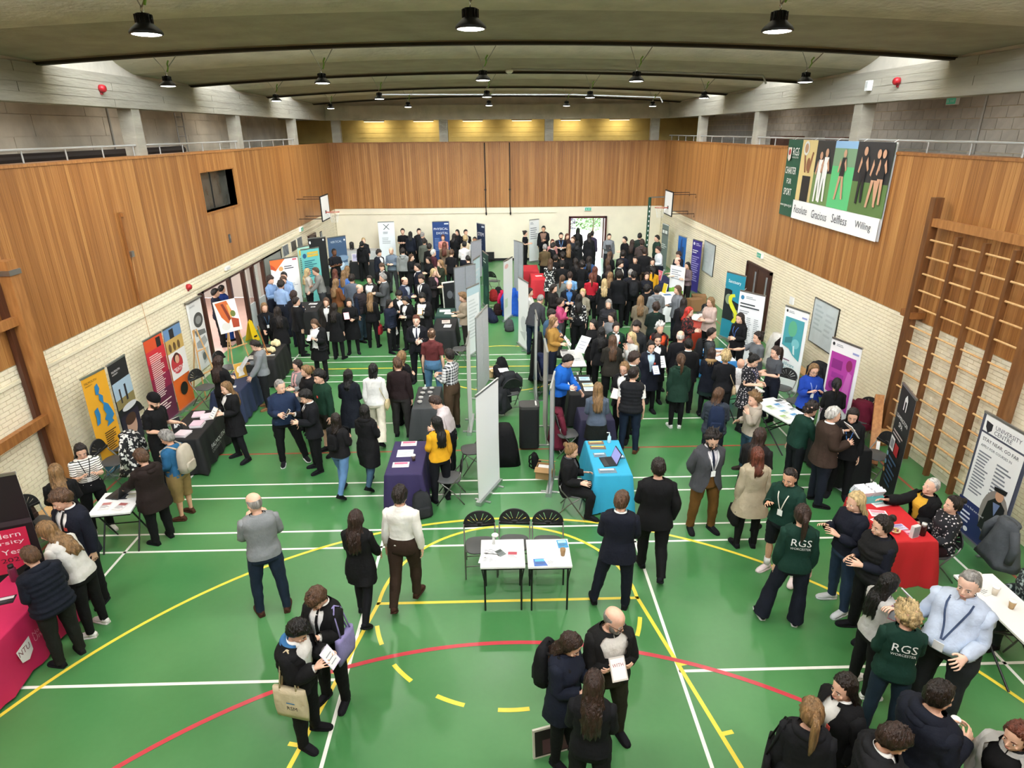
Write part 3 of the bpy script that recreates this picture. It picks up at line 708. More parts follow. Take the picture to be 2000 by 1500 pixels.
def board_panel(x, y, a, label, w, h, z0, col, n=1, frame=ALU, feet=True, y2=None):
    """free-standing display board of n fabric panels with poles and feet"""
    t = thing('display_board', label, 'display board', (x, y, 0), math.radians(a))
    for k in range(n):
        pw = w / n; cx = -w / 2 + pw * (k + .5); m = MB(); m.b2((cx - pw / 2 + .012, -.015, z0), (cx + pw / 2 - .012, .015, h)); m.build('panel', mat('board_felt_' + col.strip('#'), col, rough=.9, var=.05, scale=20), t)
    for k in range(n + 1):
        cx = -w / 2 + w * k / n; m = MB(); m.tube([(cx, 0, .015), (cx, 0, h + .01)], .012, 8); m.build('pole', frame, t)
        if feet: m = MB(); m.box((cx, 0, .012), (.05, .42, .02)); m.build('foot', frame, t)
    m = MB(); m.b2((-w / 2, -.02, h), (w / 2, .02, h + .02)); m.build('top_rail', frame, t)
    return t
# ---------------------------------------------------------- banners along the left wall
rollup(-7.42, 5.15, 84, 'yellow banner with blue map of Britain beside the stacked chairs', .62, 2.0, '#e9aa2c', [('t', 'FALMOUTH', .08, .93, .5, '#23231f'), ('t', 'UNIVERSITY', .08, .905, .3, '#23231f'), ('p', [(.42, .88), (.55, .90), (.60, .84), (.52, .80), (.66, .76), (.62, .70), (.78, .66), (.88, .58), (.92, .53), (.80, .50), (.86, .47), (.52, .45), (.62, .50), (.50, .53), (.62, .57), (.55, .63), (.60, .68), (.48, .74), (.50, .79), (.40, .80)], '#2f7fb4'), ('p', [(.18, .66), (.34, .68), (.38, .60), (.30, .52), (.16, .51), (.20, .58)], '#2f7fb4'), ('l', .35, .40, .85, 9, .022, '#2c2a22'), ('r', 0, 0, 1, .14, '#5b93b8')])
rollup(-7.40, 5.87, 92, 'dark banner with beach photograph next to the yellow map banner', .66, 2.0, '#232427', [('t', 'FALMOUTH', .12, .90, .45, '#f2f2f2'), ('t', 'UNIVERSITY', .12, .875, .3, '#f2f2f2'), ('r', 0, .62, 1, .80, '#a9c3d6'), ('r', 0, .52, 1, .62, '#8d8052'), ('r', .25, .57, .33, .72, '#3a2f2c'), ('r', .55, .57, .65, .74, '#2f3036'), ('e', .6, .50, .4, .035, '#d9dde0'), ('r', 0, .1, 1, .44, '#2a2438'), ('e', .5, .30, .28, .12, '#c9a18c'), ('e', .5, .37, .3, .06, '#4a2f24')])
rollup(-7.47, 7.38, 88, 'red to purple gradient banner with white course list', .72, 2.0, '#b3283f', [('r', 0, .86, 1, 1, '#e0562f'), ('r', 0, .72, 1, .86, '#d8333f'), ('r', 0, .38, 1, .55, '#8f2346'), ('r', 0, .0, 1, .38, '#5f1f3f'), ('r', .62, .86, .86, .97, '#2a2426'), ('l', .12, .80, .80, 22, .023, '#f4dfd8'), ('l', .12, .24, .80, 4, .03, '#f4dfd8')])
rollup(-7.45, 8.18, 88, 'orange banner with cathedral photograph and the word creative', .74, 2.0, '#e36a25', [('r', 0, .84, 1, 1, '#6f93bd'), ('r', 0, .70, 1, .86, '#c9a75f'), ('r', .3, .86, .55, .97, '#2b2a2c'), ('e', .2, .76, .08, .05, '#6b5234'), ('e', .45, .76, .08, .05, '#6b5234'), ('e', .7, .76, .08, .05, '#6b5234'), ('r', 0, .38, 1, .70, '#ece9e4'), ('e', .40, .55, .34, .12, '#c23a3f'), ('e', .42, .62, .18, .06, '#54302a'), ('e', .44, .60, .12, .05, '#dba98c'), ('t', 'CREATIVE', .12, .46, .62, .05, '#ffffff'), ('e', .5, .22, .22, .08, '#1d1716')])
# marked-out exhibition canvas and easels by the glazed doors
t = thing('hanging_canvas', 'tall black and white drawing hung beside the left doorway', 'artwork', (-7.80, 10.15, 0), math.radians(90))
m = MB(); m.box((0, .005, 1.18), (.72, .05, 1.75)); m.build('canvas', plain('#e3e3e1', .7), t)
printed(t, .72, 1.75, [('t', 'ERASMUS', .08, .93, .4, '#55565a'), ('e', .55, .72, .36, .11, '#4a4b4a'), ('e', .55, .72, .22, .06, '#8d8f8d'), ('p', [(.1, .6), (.9, .55), (.95, .48), (.2, .50)], '#6d7070'), ('p', [(.1, .42), (.8, .46), (.95, .36), (.5, .30), (.1, .34)], '#a3a6a6'), ('p', [(.3, .25), (.9, .28), (.8, .1), (.4, .06)], '#b9bcbc'), ('e', .5, .17, .14, .06, '#5f6363')], y=-.021, z0=.305)
m = MB(); m.box((0, -.01, 2.1), (.8, .1, .03)); m.build('hanging_rail', STEEL, t)
def easel(x, y, rz, label, h=1.6):
    t = thing('easel', label, 'easel', (x, y, 0), math.radians(rz))
    for s in (-1, 1): m = MB(); m.bar((s * .30, -.12, 0), (s * .06, .08, h), .03, .02); m.build('leg', PINE, t)
    m = MB(); m.bar((0, .45, 0), (0, .09, h), .03, .02); m.build('leg', PINE, t)
    m = MB(); m.bar((-.28, -.10, .55), (.28, -.10, .55), .03, .03); m.build('ledge', PINE, t)
    m = MB(); m.bar((-.16, .0, 1.1), (.16, .0, 1.1), .03, .02); m.build('crossbar', PINE, t); return t
def canvas(x, y, z, rz, w, h, label, art, tilt=-.18, col='#efe9df'):
    t = thing('painting', label, 'painting', (x, y, z)); t.rotation_euler = (tilt, 0, math.radians(rz))
    m = MB(); m.b2((-w / 2, -.01, 0), (w / 2, .015, h)); m.build('canvas', plain(col, .7), t); printed(t, w, h, art, y=-.011); return t
easel(-7.35, 11.15, 60, 'wooden easel carrying the orange painting'); easel(-7.35, 9.15, 75, 'wooden easel left of the hanging drawing')
canvas(-7.35, 11.05, .98, 52, .62, .86, 'orange and red painting on the easel by the doorway', [('p', [(.05, .95), (.6, .98), (.75, .6), (.45, .25), (.2, .5)], '#c7632c'), ('p', [(.3, .9), (.42, .9), (.62, .4), (.5, .35)], '#7a2f1c'), ('p', [(.55, .85), (.66, .85), (.72, .5), (.6, .4)], '#e7a45c'), ('p', [(.62, .45), (.95, .35), (.9, .1), (.6, .12)], '#a9452a'), ('e', .75, .55, .12, .10, '#6d7a3a'), ('e', .3, .2, .2, .12, '#d9d6cc')])
canvas(-6.05, 8.15, .745, 45, .26, .34, 'small orange poster standing on the navy table', [('r', 0, 0, 1, 1, '#d2a23f'), ('e', .45, .55, .3, .25, '#efe7d8'), ('p', [(.2, .1), (.8, .15), (.7, .4), (.3, .35)], '#f1ece1')], -.2)
rollup(-7.35, 16.05, 43, 'white and orange apprenticeship banner by the boys in blue shirts', 1.0, 2.05, '#f1f1ee', [('p', [(0, 1), (.55, 1), (.16, .80), (0, .85)], '#e0743a'), ('p', [(0, .93), (.12, .88), (.2, .82), (0, .84)], '#c9502e'), ('e', .36, .83, .08, .04, '#dca56a'), ('l', .48, .86, .92, 2, .035, '#4a4e58'), ('r', .80, .95, .95, .98, '#cf6a76'), ('l', .5, .55, .9, 3, .03, '#b9bcc2')])
rollup(-6.98, 17.95, 52, 'turquoise banner with yellow heading', .80, 2.05, '#6fc2bd', [('e', .17, .88, .10, .045, '#2c5f8a'), ('r', .32, .90, .92, .94, '#d8b64a'), ('r', .32, .85, .92, .89, '#d8b64a'), ('l', .12, .78, .86, 9, .036, '#2c6a7a')])
rollup(-7.45, 18.75, 60, 'narrow pale green banner half hidden behind the turquoise one', .6, 2.0, '#a9d6c4', [('r', .1, .84, .6, .94, '#d8c25a'), ('l', .1, .78, .8, 8, .04, '#5f9a90')])
rollup(-7.30, 20.2, 40, 'plain black display banner beside the sky banner', .74, 2.1, '#1b1b1d', [('e', .85, .95, .05, .02, '#dedede'), ('e', .08, .92, .05, .03, '#dedede')])
rollup(-6.65, 20.75, 46, 'banner with dark clouds and the word vertical', .86, 2.05, '#3f5673', [('r', 0, .0, 1, .30, '#d5dde3'), ('r', 0, .30, 1, .45, '#8fa6bd'), ('e', .35, .42, .45, .08, '#c2cfdb'), ('e', .7, .55, .35, .06, '#7f97b0'), ('t', 'VERTICAL', .14, .88, .62, '#c8d3de'), ('e', .9, .92, .04, .02, '#ffffff')])
rollup(-5.35, 25.2, 9, 'white banner with grey crossed emblem at the far wall', .76, 2.05, '#eceff0', [('p', [(.3, .95), (.36, .95), (.70, .82), (.64, .82)], '#59605f'), ('p', [(.64, .95), (.70, .95), (.36, .82), (.30, .82)], '#59605f'), ('l', .28, .76, .74, 2, .03, '#7c8384'), ('l', .2, .62, .8, 4, .04, '#b3b9ba')])
rollup(-2.76, 25.15, 9, 'blue banner reading Physical Digital at the far wall', .80, 2.05, '#1f3f78', [('t', 'PHYSICAL', .08, .80, .84, '#eef2f8'), ('t', 'DIGITAL', .22, .70, .70, '#eef2f8'), ('r', .70, .93, .95, .96, '#dfe6f0'), ('l', .1, .60, .6, 9, .035, '#6f8cc0')])
rollup(-.84, 24.2, -56, 'dark blue banner reading STEM', .70, 2.05, '#1e3050', [('t', 'STEM', .12, .72, .72, '#f2f4f8'), ('r', .6, .92, .92, .96, '#c9d2e0'), ('l', .1, .6, .8, 3, .04, '#8fa0bd')])
rollup(1.70, 25.5, 38, 'white text banner right of the centre of the far wall', .62, 2.05, '#eeeeec', [('l', .1, .93, .5, 2, .03, '#8b8e90'), ('l', .1, .80, .9, 6, .05, '#9a9da0')])
# ---------------------------------------------------------- right-hand wall
rollup(7.50, 23.3, -81, 'grey-green banner nearest the far right corner', .70, 2.05, '#4d5f57', [('r', 0, .76, 1, .90, '#39473f'), ('r', .1, .80, .4, .87, '#dfe4df'), ('r', .5, .80, .85, .87, '#dfe4df'), ('l', .1, .55, .9, 3, .04, '#c9d2cb')])
rollup(7.30, 19.8, -78, 'bright blue photograph banner left of the purple banner', .68, 2.05, '#1f66b4', [('p', [(.35, .9), (.5, .98), (.6, .6), (.7, .5), (.3, .5)], '#163a78'), ('r', .1, .5, .25, .75, '#2d4f80'), ('r', .55, .5, .75, .8, '#23456f'), ('e', .4, .42, .3, .06, '#8a6a4a'), ('r', 0, 0, 1, .34, '#e4e6ea')])
rollup(7.60, 18.8, -75, 'purple banner with white text beside the whiteboard', .66, 2.05, '#3a2f86', [('e', .2, .93, .09, .03, '#e9e9f2'), ('l', .4, .94, .9, 2, .03, '#c9c5e6'), ('l', .1, .80, .8, 2, .04, '#f0eff8'), ('l', .1, .68, .85, 12, .042, '#a8a2d8')])
rollup(6.92, 12.66, -67, 'teal Sanctuary banner with a big yellow letter S', .78, 2.05, '#2a8ea6', [('r', 0, .28, 1, .75, '#20262a'), ('e', .25, .6, .18, .08, '#8a9a80'), ('e', .75, .4, .2, .07, '#74886f'), ('p', [(.52, 1), (1, 1), (1, .55), (.42, .60), (.40, .74), (0, .78), (0, 1)], '#2a8ea6'), ('t', 'Sanctuary', .15, .84, .66, '#f4f8f8'), ('p', [(.35, .68), (.55, .70), (.60, .66), (.45, .64), (.44, .58), (.62, .50), (.80, .42), (.82, .33), (.70, .26), (.52, .25), (.56, .30), (.64, .34), (.62, .40), (.40, .48), (.26, .56), (.26, .64)], '#dfe23a'), ('r', 0, .0, 1, .26, '#2a8ea6')])
rollup(6.50, 10.3, -58, 'white banner with columns of degree course names', .78, 2.05, '#f1f2f3', [('e', .14, .92, .07, .03, '#3f7fa8'), ('l', .28, .94, .7, 2, .02, '#8d979f'), ('l', .08, .84, .9, 2, .04, '#3c4248'), ('l', .08, .74, .6, 2, .025, '#9aa0a6'), ('l', .08, .66, .30, 18, .026, '#b2b6ba'), ('l', .40, .66, .62, 18, .026, '#b2b6ba'), ('l', .70, .66, .92, 18, .026, '#b2b6ba')])
rollup(6.95, 8.68, -72, 'white banner with teal laboratory picture and Healthcare Science', .78, 2.05, '#f3f4f4', [('e', .12, .95, .04, .018, '#2c2f33'), ('l', .2, .955, .5, 2, .015, '#8d939a'), ('r', .75, .91, .95, .93, '#9aa0d0'), ('p', [(.10, .52), (.4, .50), (.6, .43), (.88, .38), (.88, .88), (.10, .88)], '#4fa3ac'), ('e', .45, .75, .18, .10, '#62b089'), ('p', [(.2, .55), (.5, .58), (.5, .66), (.2, .62)], '#3b7f86'), ('e', .65, .58, .16, .06, '#7fc3c6'), ('p', [(.6, .45), (.68, .44), (.62, .56), (.56, .54)], '#cfe3e2'), ('l', .08, .35, .6, 1, .03, '#8a5a7a'), ('t', 'Healthcare', .08, .28, .66, '#4b8fa0'), ('t', 'Science', .08, .235, .42, '#4b8fa0')])
rollup(6.80, 6.12, -74, 'white banner with magenta photograph and the word Pharmacy', .78, 2.05, '#f3f2f4', [('e', .10, .95, .04, .018, '#2c2f33'), ('l', .2, .955, .5, 2, .015, '#8d939a'), ('r', .75, .91, .95, .93, '#9aa0d0'), ('p', [(.08, .44), (.3, .42), (.6, .34), (.9, .28), (.9, .87), (.08, .87)], '#b13f9e'), ('r', .15, .70, .5, .80, '#8b2c80'), ('r', .2, .60, .6, .66, '#9a3290'), ('e', .72, .78, .10, .06, '#8d2d62'), ('p', [(.6, .45), (.85, .40), (.85, .70), (.72, .72)], '#c766b6'), ('e', .3, .52, .14, .05, '#7a2a72'), ('l', .1, .24, .7, 1, .03, '#8a6a8a'), ('t', 'Pharmacy', .06, .15, .86, '#7a2450')])
rollup(6.52, 3.62, -107, 'black banner with white arch emblem reading Leamington', .76, 2.05, '#1a1b1d', [('p', [(.40, .82), (.40, .92), (.5, .96), (.6, .92), (.6, .82), (.55, .82), (.55, .90), (.45, .90), (.45, .82)], '#f1f1f1'), ('t', 'LEAMINGTON', .12, .72, .78, '#f4f4f4'), ('t', 'SPA', .38, .66, .26, '#f4f4f4'), ('l', .15, .60, .85, 2, .03, '#b9a9a9'), ('r', .12, .42, .40, .54, '#e9e9e9'), ('r', .16, .44, .36, .52, '#8d8f94'), ('r', .45, .42, .72, .52, '#b02a2e'), ('e', .12, .36, .06, .022, '#7fa6b8'), ('e', .12, .28, .06, .022, '#5f8fae'), ('e', .12, .20, .06, .022, '#c79a52'), ('l', .25, .36, .85, 6, .045, '#3f5a78')])
rollup(7.16, 2.32, -90, 'white and navy University Centre banner with a graduate photograph', .95, 2.05, '#4b4f60', [('r', .06, .28, .94, 1, '#eceded'), ('p', [(.10, .95), (.24, .94), (.24, .89), (.17, .86), (.11, .90)], '#23242c'), ('t', 'UNIVERSITY', .30, .915, .52, '#4a4d5c'), ('t', 'CENTRE', .30, .875, .36, '#4a4d5c'), ('r', .06, .85, .94, .865, '#4b4f60'), ('t', 'STAY NEAR, GO FAR', .12, .79, .74, '#3c3f4c'), ('t', 'APPLY FOR COURSES IN', .12, .745, .64, '#5c606c'), ('l', .12, .70, .42, 14, .026, '#7d828c'), ('l', .52, .68, .86, 9, .03, '#7d828c'), ('r', 0, 0, 1, .28, '#1f2a63'), ('e', .72, .30, .27, .20, '#8b8480'), ('p', [(.5, .14), (.95, .14), (.90, .40), (.72, .46), (.56, .38)], '#15151a'), ('e', .74, .47, .08, .045, '#c99a7c'), ('p', [(.60, .52), (.86, .54), (.84, .50), (.62, .49)], '#15151a'), ('p', [(.66, .40), (.80, .41), (.74, .30)], '#6e7ea6'), ('t', 'Want to find out more?', .08, .225, .5, '#f0f0f6'), ('l', .12, .18, .42, 3, .035, '#d9dcec'), ('e', .30, .05, .05, .02, '#e9e9f4')])
# ---------------------------------------------------------- boards down the middle
rollup(-.31, 4.08, 65, 'large plain white back of a pull-up banner in mid hall', .86, 2.05, '#f6f7f6', back='#dcdedd')
board_panel(-.50, 9.0, 78, 'tall grey felt display board nearest the camera', 1.25, 2.0, .05, '#bbbec0', 2)
rollup(-.74, 6.9, 88, 'edge-on white pull-up banner with four cross feet', .95, 2.02, '#eef0f0')
rollup(-.80, 11.75, 64, 'white and pale blue chart banner between the grey boards', .72, 2.0, '#eff2f3', [('r', 0, .88, 1, 1, '#bcd6df'), ('l', .1, .8, .9, 12, .05, '#d5dadb')])
rollup(-.80, 15.7, 77, 'pale blue banner deeper in the row of boards', .84, 2.05, '#c5dde3', [('l', .1, .8, .9, 5, .08, '#dbe7ea')])
rollup(-.53, 16.9, -77, 'dark green banner at the end of the row of boards', .95, 2.0, '#1f4a44', [('l', .15, .88, .7, 2, .05, '#cfe0dc'), ('e', .6, .3, .3, .1, '#3c6a62')])
board_panel(-1.15, 14.55, 45, 'wide mid-grey felt board behind the woman in beige cardigan', .92, 2.0, .05, '#8b8d93', 2)
board_panel(-.95, 20.2, 60, 'grey board with white edge near the STEM banner', .8, 1.9, .4, '#9a9ca2', 1)
rollup(.25, 15.4, 70, 'white pull-up banner on the left of the central aisle', .92, 2.05, '#f0f1f0', [('e', .3, .9, .2, .04, '#e3b7b2'), ('r', .1, .2, .4, .35, '#cfe0c8')])
board_panel(.72, 18.9, -64, 'grey felt board by the far red tables', .74, 2.05, .05, '#a2a6ab', 2)
rollup(.62, 12.2, -72, 'white banner with faint grey sketch on the right of the aisle', .84, 2.05, '#f1f2f2', [('e', .6, .35, .3, .12, '#d3d5d6'), ('p', [(.2, .2), (.8, .25), (.7, .1)], '#c9cbcc')])
rollup(.78, 8.5, 90, 'edge-on pale banner beside the dark coats', .85, 2.05, '#d5d8d9')
board_panel(.84, 6.35, 90, 'edge-on grey board behind the man in blue jacket', .9, 2.0, .1, '#a7a49e', 1)
rollup(.80, 4.35, -100, 'edge-on blue and white poster banner by the seated woman', .84, 2.05, '#9fb6c6', [('r', .1, .55, .9, .95, '#7f9db3'), ('r', .1, .1, .9, .5, '#33475c'), ('r', .2, .6, .6, .8, '#c9d6df')])
# ---------------------------------------------------------- tables
cloth_table(-6.10, .22, 0, .68, 1.75, '#c41f56', 'bright pink cloth with white NTU shield', 'table under the pink NTU cloth', art=[('p', [(.40, .62), (.53, .68), (.53, .40), (.48, .30), (.42, .36)], '#efe9ea'), ('t', 'NTU', .415, .48, .10, .11, '#7a2a3c'), ('t', 'Nottingham Trent', .56, .56, .36, '#e58aa6'), ('t', 'University', .56, .44, .24, '#e58aa6')])
bare_table(-6.0, 2.82, 8, .60, .66, 'small white folding table covered with leaflets by the striped top')
cloth_table(-6.05, 5.62, 3, .62, 1.35, '#141416', 'black cloth reading Falmouth University', 'table under the black Falmouth cloth', art=[('t', 'FALMOUTH', .28, .42, .52, '#e6e6e4'), ('t', 'UNIVERSITY', .28, .30, .34, '#9a9a98')])
cloth_table(-6.10, 7.85, 0, .60, 1.15, '#26314f', 'navy blue cloth with faint figure emblem', 'table under the navy emblem cloth', art=[('e', .5, .5, .10, .18, '#3d4c74'), ('p', [(.42, .3), (.48, .45), (.44, .6), (.5, .56), (.56, .62), (.54, .45), (.6, .3)], '#8d9ab8')], artside='y-')
cloth_table(-6.12, 10.0, 4, .70, 1.25, '#131314', 'black cloth under sculpture models', 'art table under a black cloth')
cloth_table(-1.64, 6.8, 0, .50, 1.18, '#3d3f41', 'dark grey fitted cover on the narrow table of cup stacks', 'narrow table under the dark grey cover')
cloth_table(-1.72, 4.12, 0, .60, 1.2, '#2d2350', 'deep purple cloth with three pink and white leaflets', 'table under the purple cloth')
cloth_table(1.745, 3.99, 0, .60, 1.25, '#2fa3c8', 'bright turquoise cloth by the seated woman', 'table under the turquoise cloth')
cloth_table(1.69, 7.38, 0, .58, 1.18, '#151517', 'black cloth in front of the man in blue jacket', 'table under the black cloth with tablets')
cloth_table(1.80, 5.82, 0, .64, .62, '#26233f', 'dark violet cloth half hidden by the woman in blue-grey', 'small table under the dark violet cloth')
bare_table(1.74, 9.2, 0, .52, 1.2, 'white folding table beyond the black-cloth table')
bare_table(-.10, 1.36, 0, .585, .60, 'left one of two small white tables in the open', xlegs=False)
bare_table(.515, 1.345, 0, .575, .60, 'right one of two small white tables in the open', xlegs=False)
bare_table(5.55, 5.85, 18, .62, 1.15, 'white folding table of green and blue leaflets on the right')
cloth_table(5.53, 2.0, 0, .63, 1.15, '#c81f25', 'bright red cloth trailing on the floor', 'table under the bright red cloth', drop=.735)
bare_table(5.85, .12, 0, .50, 1.2, 'white table with coffee cups at the right edge')
cloth_table(5.40, 9.2, 0, .56, 1.1, '#2f7fc0', 'blue cloth beside the man in grey t-shirt', 'table under the blue cloth')
leaflet(5.40, 9.2, .744, 0, 'white table runner with white edge on the blue cloth', .56, .9, '#eef2f5', '#dfe6ea', 1, name='table_runner')
cloth_table(1.5, 18.7, 0, .62, 1.2, '#c22530', 'near red cloth of the far stands', 'table under the near red cloth')
cloth_table(1.25, 20.4, 0, .62, 1.2, '#b31f2c', 'far red cloth of the far stands', 'table under the far red cloth')
cloth_table(-6.25, 14.55, 5, .72, 1.3, '#141415', 'black cloth with white sheets among the left crowd', 'crowd table under a black cloth')
cloth_table(-6.0, 16.9, 5, .70, 1.3, '#19191b', 'black cloth beside the rust-brown jumper', 'table under black cloth near the turquoise banner')
cloth_table(-1.66, 12.3, 0, .62, 1.25, '#161719', 'black cloth beside the woman in beige cardigan', 'table under black cloth before the grey boards')
cloth_table(-1.75, 13.65, 0, .56, .95, '#1c4038', 'dark green cloth with white papers', 'table under the dark green cloth')
cloth_table(-6.75, 25.3, 0, 1.9, .62, '#b9b9b6', 'pale grey cloth against the far wall', 'table under the pale grey cloth')
cloth_table(-6.0, 22.3, 10, 1.1, .62, '#161617', 'black cloth beside the dark cloud banner', 'table under black cloth by the cloud banner')
bare_table(-4.4, 22.6, 0, 1.2, .62, 'white folding table among the far left crowd')
cloth_table(5.75, 15.3, 0, .62, 1.3, '#e4e5e6', 'white cloth table by the grey blazer woman', 'table under the white cloth on the right')
cloth_table(6.1, 18.0, 0, .62, 1.3, '#232a52', 'navy cloth table by the bald man in grey', 'table under the navy cloth on the right')
cloth_table(6.1, 4.55, 0, .60, 1.0, '#121213', 'black cloth beside the woman with blue lanyard', 'table under black cloth near Leamington banner')
bare_table(5.2, 7.3, 12, .62, 1.1, 'white table carrying the medical training doll')
# curved pop-up counter
t = thing('promotional_counter', 'curved red counter with white top by the red-haired woman', 'counter', (5.75, 11.95, 0), math.radians(-35))
m = MB(); m.loft([[(.42 * math.cos(a), .26 * math.sin(a), z) for a in np.linspace(PI, 2 * PI, 17)] + [(.42, .08, z), (-.42, .08, z)] for z in (0, .92)]); m.build('wrap', plain('#c8402c', .5), t, True)
m = MB(); m.loft([[(.47 * math.cos(a), .31 * math.sin(a), z) for a in np.linspace(0, 2 * PI, 26, endpoint=False)] for z in (.92, .95)]); m.build('countertop', plain('#f3f3f1', .35), t)
t = thing('tissue_box', 'white box on the red counter top', 'box', (5.85, 12.0, .951)); m = MB(); m.b2((-.12, -.08, 0), (.12, .08, .07)); m.build('carton', WHITE, t); m = MB(); m.b2((-.05, -.02, .07), (.05, .02, .075)); m.build('slot', plain('#b9c0c4', .5), t)
# medical training doll
t = thing('training_doll', 'pale medical training torso on the white table at right', 'manikin', (5.2, 7.3, .742), math.radians(20)); DOLL = plain('#d9a98f', .5); DOLW = mat('doll_gown', '#e3e3e3', rough=.8, var=.25, scale=30)
m = MB(); m.loft([ring((0, 0, z), w, d, 16, 2.4) for z, w, d in ((0, .15, .10), (.12, .155, .11), (.26, .17, .11), (.34, .12, .08), (.37, .05, .05))]); m.build('gown', DOLW, t, True)
m = MB(); m.ell((0, -.01, .47), (.075, .09, .11), 16, 12); m.tube([(0, 0, .34), (0, 0, .42)], .05, 12); m.ell((0, -.10, .46), (.014, .02, .02)); m.build('head', DOLL, t, True)
for s in (-1, 1): m = MB(); m.tube([(s * .15, 0, .30), (s * .21, -.04, .14), (s * .19, -.10, .02)], [.045, .038, .03], 10); m.build('arm', DOLL, t, True)
# ---------------------------------------------------------- chairs
chair(-.42, 1.98, 4, 'folding chair with visible seat left of the two small white tables')
chair(.07, 2.02, -4, 'middle folding chair behind the two small white tables')
chair(.56, 1.98, -3, 'right folding chair behind the two small white tables')
chair(-.98, 3.92, -90, 'empty folding chair right of the purple cloth table')
chair(-.62, 4.95, -80, 'folding chair half hidden behind the big white banner back')
chair(.12, 7.7, 200, 'folding chair heaped with dark coats in the middle aisle')
chair(1.20, 5.55, 100, 'folding chair with papers beside the maroon coat')
chair(-7.2, 4.75, 90, 'stacked chair nearest the timber post on the left'); chair(-7.35, 5.35, 92, 'stacked chair touching the yellow map banner'); chair(-7.45, 6.5, 85, 'folding chair behind the man in the black beanie')
chair(-7.05, 8.35, 70, 'folding chair in front of the orange banner'); chair(-7.05, 9.7, 75, 'grey chair beneath the hanging drawing'); chair(-7.3, 2.75, 60, 'chair by the wooden bench at the left edge')
chair(6.42, 7.75, -50, 'folding chair in front of the teal laboratory banner'); chair(6.45, 6.95, -70, 'folding chair left of the blue cardigan woman'); chair(7.35, 6.0, -60, 'folding chair holding a dark red coat'); chair(6.78, 4.45, -75, 'empty round-seated chair left of the Leamington banner')
chair(6.55, 11.2, -80, 'folding chair near the white course banner'); chair(6.6, 14.2, -70, 'folding chair with black bag by the right wall'); chair(-1.15, 10.9, -90, 'folding chair by the grey felt board'); chair(-.25, 19.4, 150, 'black-covered chair at the far end of the aisle')
chair(1.0, 9.9, 90, 'folding chair right of the aisle by the mustard jumper'); chair(1.05, 8.6, 90, 'folding chair with blue bag behind the blue jacket')
